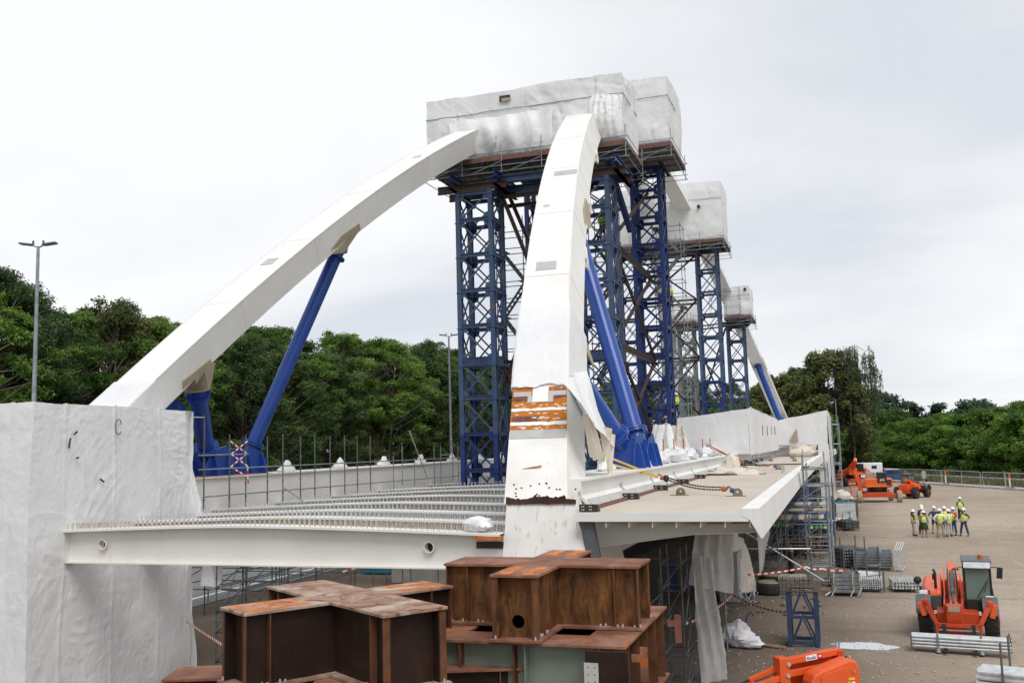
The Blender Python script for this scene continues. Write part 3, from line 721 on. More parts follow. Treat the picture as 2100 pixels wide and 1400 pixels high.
# ------------------------------------------------------------------ lamps
def tall_lamp(x, y, h, ang, label, twin=True):
    t = thing('street_lamp', label, 'street lamp', (x, y, 0), 'street lamps around the yard')
    m = MB(); m.tube((x, y, 0), (x, y, h), 0.13, 12, 0.06); m.tube((x, y, 0), (x, y, 0.9), 0.16, 12, 0.15); m.build('pole', 'galvanised', t, True)
    c, s = math.cos(ang), math.sin(ang)
    m = MB(); L_ = 0.7
    for sg in ((1, -1) if twin else (1,)):
        m.tube((x, y, h - 0.05), (x + c * L_ * 0.45 * sg, y + s * L_ * 0.45 * sg, h + 0.10), 0.035, 6)
    m.build('arm', 'galvanised', t)
    for sg in ((1, -1) if twin else (1,)):
        m = MB(); p = Vector((x + c * 0.2 * sg, y + s * 0.2 * sg, h + 0.06)); q = Vector((x + c * .72 * sg, y + s * .72 * sg, h + 0.13))
        m.bar(p, q, 0.30, 0.07); m.tube(p + Vector((0, 0, .02)), p + Vector((0, 0, .18)), 0.045, 8); m.build('lamp_head', 'grey_plastic', t, bevel=0.02)
tall_lamp(-29.6, 29.4, 15.0, R(20), 'tall grey lamp post with twin heads at the far left, in front of the trees')
tall_lamp(-27.3, 66.5, 15.0, R(20), 'grey twin headed lamp post just left of the first lattice tower')
tall_lamp(0.2, 150, 12.25, R(200), 'slender lamp post right of the far deck wrapping, by the hedge', twin=False)
t = thing('street_lamp', 'low lamp with curved arm peeping over the big tarpaulin at the left', 'street lamp', (-44.3, 41, 0), 'street lamps around the yard')
m = MB(); m.path([(-44.3, 41, 0), (-44.3, 41, 8.0), (-44.1, 41.1, 9.0), (-43.6, 41.3, 9.6), (-42.9, 41.5, 9.95)], [0.08, 0.06, 0.05, 0.045, 0.04], 8); m.build('pole', 'galvanised', t, True)
m = MB(); m.bar((-43.0, 41.45, 9.93), (-42.3, 41.7, 10.08), 0.22, 0.09); m.build('lamp_head', 'grey_plastic', t)

# ------------------------------------------------------------------ fence, rail, posts
def fence_panel_proto():
    t = thing('fence_panel', 'x', 'fence panel'); w, h = 4.3, 1.95
    m = MB()
    for x in (0.05, w - 0.05): m.tube((x, 0, 0.05), (x, 0, h), 0.035, 8)
    m.tube((0.05, 0, h), (w - .05, 0, h), 0.028, 8); m.tube((0.05, 0, 0.18), (w - .05, 0, 0.18), 0.024, 8)
    m.build('frame', 'galvanised_bright', t, True)
    m = MB()
    for i in range(1, 42): m.tube((i * w / 42, 0, .18), (i * w / 42, 0, h), 0.004, 4, cap=False)
    for i in range(1, 9): m.tube((0.05, 0.006, .18 + i * .2), (w - .05, 0.006, .18 + i * .2), 0.004, 4, cap=False)
    tag(m.build('wire_mesh', 'galvanised', t), kind='stuff')
    m = MB(); m.box(-.35, .35, -.12, .12, 0.01, .13); m.build('foot_block', 'concrete', t, bevel=.02)
    return t
fp = fence_panel_proto()
ang = math.atan2(FT[1], FT[0])
for i in range(34):
    q = fence_pt(-56 + i * 4.42, -0.3); 
    t = fp if i == 0 else copy_thing(fp)
    place(t, (q[0], q[1], 0), ang + R([0, 2, -2, 1][i % 4])); t['group'] = 'mesh fence panels along the yard edge'
    t['label'] = 'galvanised mesh fence panel in the line along the far edge of the yard'
t = thing('guard_rail', 'double galvanised steel guard rail on the grass verge before the hedge', 'guard rail', (*fence_pt(0, 6), 0))
for z in (0.72, 0.42):
    m = MB(); prof = [(-.02, -.14), (.05, -.08), (-.01, 0), (.05, .08), (-.02, .14), (-.04, .14), (.03, .08), (-.03, 0), (.03, -.08), (-.04, -.14)]
    p = fence_pt(-55, 6); v = FT * 190
    m.prism([(p[0] - FN[0] * a_, p[1] - FN[1] * a_, z + b_) for a_, b_ in prof], (v[0], v[1], 0)); m.build('rail_beam', 'galvanised_bright', t)
for i in range(48):
    q = fence_pt(-55 + i * 4, 6.12); m = MB(); m.box(q[0] - .05, q[0] + .05, q[1] - .05, q[1] + .05, -.1, .8); m.build('post', 'galvanised', t)
def marker(s, off, label):
    q = fence_pt(s, off); x, y = q
    t = thing('marker_post', label, 'marker post', (x, y, 0), 'orange topped marker posts')
    m = MB(); m.box(x - .4, x + .4, y - .25, y + .25, 0.05, .17); m.build('base', 'black_rubber', t, bevel=.02)
    m = MB(); m.tube((x, y, .15), (x, y, 1.25), .09, 8); m.build('post', 'helmet_white', t)
    m = MB(); m.tube((x, y, 1.25), (x, y, 1.85), .12, 8, .1); m.build('lamp_top', 'orange', t)
marker(17.5, 1.2, 'white post with orange top on the path left of the small white sign')
marker(31.0, 1.2, 'white post with orange top behind the fence near the right edge')
q = fence_pt(15.0, -0.42); t = thing('notice_board', 'blank white notice hung on the mesh fence', 'sign', (q[0], q[1], 0))
m = MB(); u = Vector((FT[0], FT[1], 0)); m.obox(Vector((q[0], q[1], 1.3)), u * .5, Vector((FN[0], FN[1], 0)) * .012, (0, 0, .48)); m.build('panel', 'white_paint_plain', t)
m = MB(); m.tube(Vector((q[0], q[1], .0)) - u * .4, Vector((q[0], q[1], 1.8)) - u * .4, .02, 6); m.tube(Vector((q[0], q[1], .0)) + u * .4, Vector((q[0], q[1], 1.8)) + u * .4, .02, 6); m.build('post', 'galvanised', t)

# ================================================================== BRIDGE
XC = -15.87
def bend(Y): return 0.00016 * max(0.0, Y - 40) ** 2
def zt(Y): return 33 - 0.00807 * (82 - Y) ** 2
def off(z): return 8.76 - 0.264 * (z - 4.5)
def wd(z): return 1.67 - 0.006 * (z - 4.5)
RD = 1.3
def rib_tn(Y):
    s = -2 * 0.00807 * (Y - 82); l = math.hypot(1, s)
    return (1 / l, s / l), (-s / l, 1 / l)          # tangent (y,z), normal (y,z)
def rib_pt(Y, side, e, d, proud=0.0):
    """e -1..1 across the width, d 0 top .. 1 bottom"""
    z = zt(Y); (ty, tz), (ny, nz) = rib_tn(Y)
    dd = d * RD + (proud if d > 0.5 else -proud if d < 0.5 else 0)
    y2, z2 = Y - ny * dd, z - nz * dd
    w = wd(z2) / 2 + proud
    return Vector((XC + bend(Y) + side * off(z2) + e * w, y2, z2))
def rib_seg(side, Ys, proud=0.0):
    m = MB(); vs = []
    for Y in Ys:
        vs += [rib_pt(Y, side, -1, 0, proud), rib_pt(Y, side, 1, 0, proud), rib_pt(Y, side, 1, 1, proud), rib_pt(Y, side, -1, 1, proud)]
    k = len(Ys); fs = [(j * 4 + i, j * 4 + (i + 1) % 4, j * 4 + 4 + (i + 1) % 4, j * 4 + 4 + i) for j in range(k - 1) for i in range(4)]
    fs += [(0, 3, 2, 1), (4 * k - 4, 4 * k - 3, 4 * k - 2, 4 * k - 1)]
    return m.add(vs, fs)
def Yof(z): return 82 - math.sqrt((33 - z) / 0.00807)
bridge = thing('arch_bridge', 'huge white steel tied arch bridge under construction with twin leaning ribs and blue struts', 'bridge', (XC, 22, 0))
lin = lambda a, b, n: [a + (b - a) * i / (n - 1) for i in range(n)]
ribL = rib_seg(-1, lin(22.2, 141.8, 90)).build('arch_rib', 'bridge_white', bridge)
ribR = rib_seg(1, lin(Yof(6.98), 141.8, 84)).build('arch_rib', 'bridge_white', bridge)
foot = rib_seg(1, lin(Yof(5.15), Yof(6.98), 4))
fo = foot.build('rib_foot', 'foot_white', bridge); fo['label'] = 'scuffed white arch foot with rust runs'
def top_patch(side, Y0, Y1, e0, e1, name, mat, parent, pr=0.006, th=0.01):
    m = MB(); a = [rib_pt(Y0, side, e0, 0), rib_pt(Y0, side, e1, 0), rib_pt(Y1, side, e1, 0), rib_pt(Y1, side, e0, 0)]
    (ty, tz), (ny, nz) = rib_tn((Y0 + Y1) / 2); n = Vector((0, ny, nz))
    m.prism([p + n * pr for p in a], n * th); return m.build(name, mat, parent)
top_patch(1, Yof(6.99), Yof(8.3), -1, 1, 'rust_band', 'rust_band', ribR, .001, .002)
# white masking stripes and grey primer on the rust band
def jag_patch(z0, z1, e0, e1, amp, name, mat, n=26, pr=.004):
    """strip across the rib with uneven hand-painted edges"""
    lo, hi = [], []
    for i in range(n + 1):
        e = e0 + (e1 - e0) * i / n
        a = amp * mnoise.noise((e * 3.3 + z0 * 9, 1, 0)) + amp * .6 * mnoise.noise((e * 11, z0 * 7, 2)); b = amp * mnoise.noise((e * 3.1 + z1 * 5, 7, 3)) + amp * .6 * mnoise.noise((e * 12, z1 * 3, 5))
        lo.append(rib_pt(Yof(z0 + a), 1, e, 0)); hi.append(rib_pt(Yof(z1 + b), 1, e, 0))
    nv = Vector((0, rib_tn(Yof(z0))[1][0], rib_tn(Yof(z0))[1][1])); m = MB(); P = [p + nv * pr for p in lo + hi[::-1]]; m.holed([P], nv * .006); return m.build(name, mat, ribR)
for z0, z1 in ((7.58, 7.66), (7.16, 7.26)): jag_patch(z0, z1, -.99, .99, .035, 'paint_stripe', 'white_lump', 30, .006)
jag_patch(7.28, 7.42, -.95, .1, .05, 'stain', 'weld_brown', 20, .004); jag_patch(7.88, 8.05, -.98, -.45, .06, 'stain', 'weld_brown', 14, .005); jag_patch(7.95, 8.2, .55, .98, .06, 'stain', 'weld_brown', 14, .005)
rq = random.Random(12)
for k in range(30):
    z = rq.choice((7.72, 7.08, 7.35, 7.75, 7.5, 7.8)) + rq.uniform(-.035, .035); e = rq.uniform(-.92, .95); p = rib_pt(Yof(z), 1, e, 0); m = MB(); m.blob(p, rq.uniform(.03, .10), .02, rq.uniform(.015, .035), k, 8, .4); m.build('filler_spot', 'white_lump', ribR)
top_patch(1, Yof(6.80), Yof(7.03), -0.98, .98, 'primer_band', 'primer_grey', ribR, .004)
for e0, e1 in ((-.95, -.30), (.35, .98)):
    top_patch(1, Yof(8.02), Yof(8.16), e0, e1, 'primer_band', 'primer_grey', ribR, .004)
for e0, e1 in ((-.42, -.26), (.34, .5)):
    top_patch(1, Yof(7.82), Yof(8.02), e0, e1, 'primer_band', 'primer_grey', ribR, .004)
top_patch(1, Yof(7.84), Yof(8.30), -.25, .33, 'bare_patch', 'white_lump', ribR, .005)
# grey tape patches high on the ribs
P_ = [(1, 12.75, 13.15, -.55, .38), (1, 18.3, 18.65, -.35, .95), (1, 16.2, 16.3, -.6, -.3), (-1, 14.4, 14.75, -.5, .2), (-1, 21.8, 22.0, -.3, .3)]
for sd_, z0, z1, e0, e1 in P_:
    top_patch(sd_, Yof(z0), Yof(z1), e0, e1, 'tape_patch', 'primer_grey', ribR if sd_ == 1 else ribL, .004, .006)
# edge seam plates along the top edges
for sd_, par in ((1, ribR), (-1, ribL)):
    m = MB(); Ys = lin(Yof(8.6), 140, 70)
    for e in (-1, 1):
        pts = [rib_pt(Y, sd_, e, 0) for Y in Ys]
        for a, b in zip(pts[:-1], pts[1:]): m.bar(a + Vector((0, 0, .012)), b + Vector((0, 0, .012)), .035, .03)
    m.build('edge_seam', 'bridge_cream', par)
for sd_, par in ((1, ribR), (-1, ribL)):
    for Yc in (27.5, 31.6, 35.8, 40.2, 44.6, 99, 108, 118, 127):
        if sd_ > 0 and Yc < 31: continue
        ring = [rib_pt(Yc, sd_, e, d) for e, d in ((-1, 1), (-1, 0), (1, 0), (1, 1))]
        m = MB()
        for a, b in zip(ring[:-1], ring[1:]): m.bar(a, b, .022, .008 + .006)
        m.build('weld_line', 'bridge_cream', par)
# foot block under the near right rib, flaring outwards
m = MB()
fb = [(-8.02, 23.2, 5.22), (-6.22, 23.2, 5.22), (-5.72, 22.58, 3.3), (-8.02, 22.58, 3.3)]
bk = [(-8.02, 26.5, 5.22), (-6.22, 26.5, 5.22), (-5.72, 26.5, 3.3), (-8.02, 26.5, 3.3)]
m.add(fb + bk, [(0, 1, 2, 3), (4, 7, 6, 5), (0, 4, 5, 1), (1, 5, 6, 2), (2, 6, 7, 3), (3, 7, 4, 0)])
m.box(-8.0, -5.95, 22.75, 26.4, 1.9, 3.29)
m.build('foot_block', 'foot_runs', bridge)
rs_ = random.Random(3); m = MB()
up_, dn_ = [], []
n = 44
for i in range(n + 1):
    x = -8.03 + 1.83 * i / n; t_ = i / n
    h0 = .02 + .15 * max(0, mnoise.noise((x * 1.9, 0, 1)) + .25) + .10 * abs(mnoise.noise((x * 9, 3, 1)))
    if t_ > .86: h0 *= .3
    up_.append((x, 23.19, 5.24 + h0)); dn_.append((x, 23.165, 5.20 - .03 - .06 * abs(mnoise.noise((x * 7, 9, 1)))))
m.prism(up_ + dn_[::-1], (0, -.035, -.01)); m.build('weld_seam', 'weld_black', fo)
m = MB()
for k in range(16):
    x = -8.0 + 1.7 * rs_.random() ** 2; z = 5.32 + rs_.random() * .35; Y = Yof(z)
    m.blob((x, Y - .01, z), .03, .02, .025, k, 6)
m.build('weld_spots', 'weld_black', fo)
m = MB(); p = rib_pt(Yof(6.02), 1, -.25, 0); m.bar(p + Vector((-.18, -.01, -.03)), p + Vector((.34, -.01, .05)), .03, .04); m.build('gouge', 'rust_bright', fo)

# main girders (box with an inclined lower web on the outer side)
def sweepY(m, prof, Ys, cap=True, camber=0.0):
    vs = []; k = len(prof)
    for Y in Ys: vs += [(x + bend(Y), Y, z) for x, z in prof]
    fs = [(j * k + i, j * k + k + i, j * k + k + (i + 1) % k, j * k + (i + 1) % k) for j in range(len(Ys) - 1) for i in range(k)]
    if cap: fs += [tuple(range(k)), tuple(range((len(Ys) - 1) * k, len(Ys) * k))[::-1]]
    return m.add(vs, fs)
Yl = lin(24.1, 141.5, 50)
for sd_, par in ((1, 'r'), (-1, 'l')):
    cx = XC + sd_ * 8.72
    prof = [(cx - .85, 3.4), (cx - .85, 5.66), (cx - .95, 5.66), (cx - .95, 5.72), (cx + .95, 5.72), (cx + .95, 5.66), (cx + .85, 5.66), (cx + .85, 5.30), (cx + 1.12, 5.02), (cx + 1.12, 4.6), (cx + .85, 3.4)]
    if sd_ < 0: prof = [(cx - .85, 3.4), (cx - .85, 5.66), (cx - .95, 5.66), (cx - .95, 5.72), (cx + .95, 5.72), (cx + .95, 5.66), (cx + .85, 5.66), (cx + .85, 3.4)]
    m = MB(); sweepY(m, prof, Yl); gd = m.build('main_girder', 'bridge_cream' if sd_ < 0 else 'bridge_white', bridge)
    if sd_ > 0:
        m = MB(); sweepY(m, [(cx + 1.125, 4.965), (cx + 1.125, 5.03), (cx + 1.13, 5.03), (cx + 1.30, 4.965)], lin(24.0, 66, 20)); m.build('weld_strip', 'weld_brown', gd)
        m = MB(); sweepY(m, [(cx + .97, 5.19), (cx + .972, 5.20), (cx + 1.130, 5.035), (cx + 1.128, 5.025)], lin(24.2, 90, 24)); m.build('primer_strip', 'primer_grey', gd)
        for i in range(12):
            y = 23.7 + 5.02 * i; m = MB(); m.prism([(cx + .858, y, 5.42), (cx + .858, y, 5.30), (cx + 1.126, y, 5.035), (cx + 1.132, y, 5.045), (cx + .866, y, 5.305), (cx + .862, y, 5.42)], (0, .30, 0)); m.build('primer_patch', 'primer_grey', gd)
    else:
        m = MB(); m.box(cx - .9, cx + .93, 29.0, 36.9, 5.724, 5.74); m.build('rust_strip', 'rust_bright', gd)
    # white wrapped lifting lugs on top
    for i in range(14):
        y = (33.9 if sd_ < 0 else 26.0) + 5.05 * i
        if sd_ < 0 and i == 0: continue
        m = MB(); x = cx + (.35 if sd_ < 0 else -.1)
        m.blob((x, y, 5.80), .30, .62, .22, i, 12, .25, 5.715); m.blob((x, y + .05, 5.95), .17, .26, .32, i + 5, 12, .2, 5.72)
        m.build('wrapped_lug', 'white_lump', gd, True)

# floor beams with holes, studs on the flange
def beam_z(X):      # roof-shaped crown
    t = abs(X + 15.7) / 7.9; return 4.66 - 0.22 * t ** 1.4
FB = [22.62, 25.6, 28.6, 32.6, 37.2, 42.2, 47.2, 54.0, 58.6, 63.4]
beam_meshes = None
for bi, Y in enumerate(FB):
    x0, x1 = -23.78, -8.02
    if bi == 0: x0 = -22.2
    xsn = lin(x0, x1, 22)
    m = MB()
    yb = Y + .28
    top = [(x, yb, beam_z(x) - .05) for x in xsn]
    botz = lambda x: 3.60 + .0 * x
    loop = top + [(x1, yb, botz(x1)), (x0, yb, botz(x0))]
    def circ(cx_, cz_, r, n=20): return [(cx_ + r * math.cos(2 * math.pi * i / n), yb, cz_ + r * math.sin(2 * math.pi * i / n)) for i in range(n)]
    hx = (-20.3, -10.02) if bi < 6 else ()
    m.holed([loop] + [circ(h, 4.10, .125) for h in hx], (0, .03, 0))
    fb_ = m.build('floor_beam', 'bridge_cream', bridge)
    m = MB(); sweep = []
    for a, b in zip(xsn[:-1], xsn[1:]):
        za, zb_ = beam_z(a), beam_z(b)
        m.add([(a, Y, za - .06), (b, Y, zb_ - .06), (b, Y, zb_), (a, Y, za), (a, Y + .6, za - .06), (b, Y + .6, zb_ - .06), (b, Y + .6, zb_), (a, Y + .6, za)],
              [(0, 1, 2, 3), (4, 7, 6, 5), (3, 2, 6, 7), (0, 4, 5, 1)])
    m.build('top_flange', 'bridge_white', fb_)
    m = MB(); m.box(x0, x1, Y + .1, Y + .48, 3.565, 3.605); m.build('bottom_flange', 'bridge_cream', fb_)
    for h in hx[:2] if bi == 0 else ():
        m = MB(); m.lathe((h, yb + .12, 4.10), [(.125, 0), (.15, 0), (.15, .18), (.125, .18)], 24, (0, -1, 0)); 
        # open ring
        m = MB(); n = 28
        pro = [(.122, .02), (.148, .02), (.148, -.16), (.122, -.16)]
        vs = []; 
        for r, h_ in pro:
            vs += [(h + r * math.cos(2 * math.pi * i / n), yb - .0 + h_ * -1 - .10, 4.10 + r * math.sin(2 * math.pi * i / n)) for i in range(n)]
        m.add(vs, [(j * n + i, j * n + (i + 1) % n, ((j + 1) % 4) * n + (i + 1) % n, ((j + 1) % 4) * n + i) for j in range(4) for i in range(n)])
        m.build('hole_ring', 'bridge_cream', fb_, True)
        m = MB(); m.tube((h, yb + .10, 4.10), (h, yb + .11, 4.10), .135, 24); m.build('hole_dark_disc', 'clip_dark', fb_)  # dark disc: mesh cover plus the darkness inside the hole, painted
    m = MB(); x = x0 + .12; k = 0
    rows = (.08, .30, .52) if bi < 2 else (.12, .48)
    step = .155 if bi < 5 else .2
    while x < x1 - .08:
        for r in rows:
            z = beam_z(x); j = rs_.uniform(-.01, .01)
            nn = 6 if bi < 3 else 4
            m.tube((x + j, Y + r, z), (x + j, Y + r, z + .15), .011, nn, cap=False); m.tube((x + j, Y + r, z + .15), (x + j, Y + r, z + .175), .019, nn)
        x += step
    tag(m.build('shear_studs', 'galvanised_bright' if bi else 'debris_pale', fb_), kind='stuff')
m = MB(); m.box(-8.7, -8.03, 22.60, 23.2, 4.30, 4.40); m.build('rusty_joint_plate', 'rust_bright', bridge)
m = MB(); m.box(-8.75, -8.03, 22.86, 23.0, 4.08, 4.24); m.build('splice_bar', 'clip_dark', bridge)
m = MB(); m.blob((-8.75, 23.0, 4.66), .40, .3, .20, 4, 14, .3); tag(m.build('tarp_bundle', 'tarp_white', None, True), 'white cloth bundle lying on the studs beside the arch foot', 'tarpaulin')
# steel edges between beams at the far end: decking strip and edge stringer
m = MB(); sweepY(m, [(-23.7, 4.55), (-23.7, 4.60), (-8.1, 4.60), (-8.1, 4.55)], lin(64, 141, 12)); m.build('deck_plate', 'bridge_cream', bridge)

# right cantilever deck
DX0, DX1 = -6.03, -2.1
dk = MB(); sweepY(dk, [(DX0, 4.90), (DX0, 4.96), (DX1, 4.96), (DX1, 4.90)], lin(22.62, 66.7, 20)); deck = dk.build('cantilever_deck', 'deck_sand', bridge)
dk = MB(); sweepY(dk, [(DX0, 4.90), (DX0, 4.96), (DX1, 4.96), (DX1, 4.90)], lin(67.0, 141, 20)); deck2 = dk.build('cantilever_deck', 'deck_sand', bridge)
m = MB(); m.box(DX0 - .05, DX1 + .1, 22.58, 22.62, 4.76, 4.965); m.build('end_plate', 'bridge_white', deck)
for y0, y1, par in ((22.57, 66.7, deck), (67.0, 141, deck2)):
    m = MB(); sweepY(m, [(-2.16, 4.90), (-2.16, 5.05), (-1.76, 5.05), (-1.70, 4.40), (-1.74, 4.38), (-1.98, 4.80)], lin(y0, y1, 20)); m.build('edge_fascia', 'bridge_white', par)
for i in range(7):
    x = -5.35 + i * .56; m = MB(); sweepY(m, [(x, 4.62), (x, 4.90), (x + .018, 4.90), (x + .018, 4.62)], lin(22.63, 66.6, 8)); m.build('stiffener', 'bridge_cream', deck)
for i in range(28):
    Y = 23.6 + 2.5 * i; b_ = bend(Y)
    m = MB(); m.prism([(-6.0 + b_, Y, 4.62), (-1.9 + b_, Y, 4.62), (-1.9 + b_, Y, 4.46), (-3.4 + b_, Y, 4.40), (-6.0 + b_, Y, 4.05)], (0, .03, 0))
    m.prism([(-6.0 + b_, Y - .12, 4.05), (-3.4 + b_, Y - .12, 4.40), (-1.9 + b_, Y - .12, 4.46), (-1.9 + b_, Y - .12, 4.43), (-3.4 + b_, Y - .12, 4.37), (-6.0 + b_, Y - .12, 4.02)], (0, .27, 0))
    m.build('bracket', 'bridge_cream', deck if Y < 67 else deck2)
m = MB(); m.prism([(-6.05, 22.75, 4.75), (-5.7, 22.75, 4.75), (-5.55, 22.75, 3.9), (-5.75, 22.75, 3.85)], (0, .2, 0)); m.build('grey_web', 'grey_plastic', deck)
def lug(x, y, label=None):
    m = MB(); n = 12; r = .145
    out_ = [(x + r * math.cos(math.pi * i / n), y, 5.05 + r * math.sin(math.pi * i / n)) for i in range(n + 1)]
    out_ = [(x + r, y, 4.965)] + out_ + [(x - r, y, 4.965)]
    hole = [(x + .035 * math.cos(2 * math.pi * i / 12), y, 5.09 + .035 * math.sin(2 * math.pi * i / 12)) for i in range(12)]
    m.holed([out_, hole], (0, .05, 0))
    m.box(x - .32, x + .24, y - .04, y + .09, 4.963, 4.98)
    return m.build('lifting_lug', 'lug_olive', deck if y < 67 else deck2)
for x, y in ((-4.66, 29.9), (-2.86, 29.1), (-4.81, 53.4), (-3.09, 54.1), (-5.1 + .3, 75), (-3.0, 73.5), (-3.6, 84)): lug(x, y)
for i in range(12):
    y = 22.42 + 5.02 * i + .5; m = MB()
    m.box(-6.06, -5.62, y, y + .025, 4.965, 5.15)
    for x in (-6.02, -5.84, -5.63): m.prism([(x, y + .026, 4.965), (x, y + .34, 4.965), (x, y + .10, 5.14), (x, y + .026, 5.14)], (.022, 0, 0))
    m2 = MB()
    for k in range(8): m2.tube((-5.99 + .045 * (k % 2) + .19 * (k // 4) + .0, y - .006, 5.02 + .075 * ((k // 2) % 2)), (-5.99 + .045 * (k % 2) + .19 * (k // 4), y + .001, 5.02 + .075 * ((k // 2) % 2)), .013, 8)
    c_ = m.build('joint_clip', 'clip_dark', deck); m2.build('bolt_hole', 'white_lump', c_)

# blue struts and beige rib brackets
def rx(side, z): return XC + side * off(z)
def strut(side, yb, yt, ztop, zb=6.35, r=.36, full=True, twin=False):
    cx = XC + side * 8.74 + bend(yb)
    b = Vector((cx, yb, zb)); t_ = Vector((rx(side, ztop) + bend(yt), yt, ztop)); d = (t_ - b).normalized()
    m = MB(); m.tube(b - d * .5, t_, r, 24); s_ = m.build('strut', 'blue_strut', bridge, True)
    j = b + d * .75
    m = MB(); m.lathe(j, [(r, -.10), (r + .16, -.10), (r + .16, -.03), (r + .05, -.02), (r + .16, .0), (r + .16, .07), (r, .07)], 28, d); m.build('flange_ring', 'blue_strut', s_, True)
    a = d.cross(Vector((1, 0, 0))).normalized(); c2 = d.cross(a)
    m = MB()
    for k in range(14):
        an = 2 * math.pi * k / 14; p = j + (a * math.cos(an) + c2 * math.sin(an)) * (r + .10); m.tube(p - d * .15, p + d * .12, .026, 6)
    m.build('flange_bolts', 'blue_strut', s_)
    if full:
        m = MB(); e = t_ - d * .35; m.lathe(e, [(r, 0), (r + .15, 0), (r + .15, .09), (r, .09)], 24, d); m.build('flange_ring', 'beige_primer' if zb > 9 else 'blue_strut', s_, True)
    return s_, b, d
def base_fins(side, y, lean):
    cx = XC + side * 8.74 + bend(y)
    for e in (-.50, .46):
        m = MB(); m.prism([(cx + e, y - 1.05, 5.72), (cx + e, y + 1.05, 5.72), (cx + e, y + .95, 6.35), (cx + e, y + .45, 6.95), (cx + e, y - .45, 6.75), (cx + e, y - .9, 6.2)], (.04, 0, 0)); m.build('base_fin', 'blue_strut', bridge)
    for yy in (y - .5, y + .5):
        m = MB(); m.prism([(cx - .8, yy, 5.72), (cx + .8, yy, 5.72), (cx + .62, yy, 6.55), (cx + .3, yy, 6.75), (cx - .3, yy, 6.75), (cx - .62, yy, 6.55)], (0, .04, 0)); m.build('base_fin', 'blue_strut', bridge)
NB1 = [(29.22, 9.31), (30.48, 10.18), (30.63, 10.03), (30.81, 10.08), (30.88, 9.25), (30.70, 9.14), (30.27, 9.72), (29.99, 9.23), (29.82, 9.40), (29.30, 9.03)]
NB2 = [(37.85, 16.28), (39.13, 17.10), (39.36, 16.90), (38.40, 15.62), (37.55, 15.40), (38.75, 16.50), (38.15, 16.12), (37.75, 15.75), (37.25, 15.55)]
def rib_bracket(side, which, far=False):
    poly, X0 = ((NB1, 0), (NB2, 0))[which - 1]
    for e in (1, -1):
        x = XC + side * off(poly[0][1]) + e * (wd(poly[0][1]) / 2 + .01) + (bend(130) if far else 0)
        pts = [(x - side * -.264 * 0 + side * -.264 * (z - poly[0][1]), (164 - y) if far else y, z) for y, z in poly]
        m = MB(); m.holed([pts], (.05 * e, 0, 0)); m.build('rib_bracket', 'beige_primer', bridge)
S2, S1 = (39.2, 15.9), (31.2, 9.15)
for sd_ in (-1, 1):
    strut(sd_, 36.3, S2[0], S2[1], r=.31 if sd_ < 0 else .34); strut(sd_, 33.6, S1[0], S1[1], r=.34)
    strut(sd_, 31.9, 30.0, 8.5, r=.3) if sd_ < 0 else None
    base_fins(sd_, 36.1, 1); base_fins(sd_, 33.7, 0)
    rib_bracket(sd_, 1); rib_bracket(sd_, 2)
    m = MB(); c = Vector((rx(sd_, 9.35), 31.1, 9.35)); m.lathe(c, [(.30, -.25), (.52, -.25), (.52, -.18), (.36, -.16), (.42, .4), (.5, .8)], 24, (0.1, -.3, 1)); m.build('bracket_cup', 'beige_primer', bridge, True)
    m = MB(); c = Vector((rx(sd_, 16.2), 39.3, 16.2)); m.lathe(c, [(.36, -.3), (.42, .9)], 20, (0, .2, .95)); m.build('bracket_cup', 'beige_primer', bridge, True)
# far end struts (seen over the wrapped deck) and their brackets, and those hidden in the middle
strut(1, 127.7, 125.6, 16.25); strut(1, 130.4, 133.6, 9.3); base_fins(1, 127.6, 0); strut(-1, 127.7, 125.6, 16.25)
rib_bracket(1, 1, True); rib_bracket(1, 2, True)
for Y in (52.5, 58.5, 70, 76, 88, 94, 105, 111): pass
# small bracket lugs along the underside of the near rib
for zc in (13.6, 16.9, 21.2):
    Y = Yof(zc + 1.0); p = rib_pt(Y, 1, 1, 1); q = rib_pt(Y + .75, 1, 1, 1); m = MB()
    m.prism([p + Vector((-.02, .1, .15)), q + Vector((-.02, .1, .15)), q + Vector((-.02, .35, -.38)), p + Vector((-.02, .35, -.3))], (.05, 0, 0))
    m.bar(p + Vector((-.8, .25, -.12)), p + Vector((.02, .25, -.12)), .2, .2); m.build('rib_lug', 'bridge_cream', ribR)

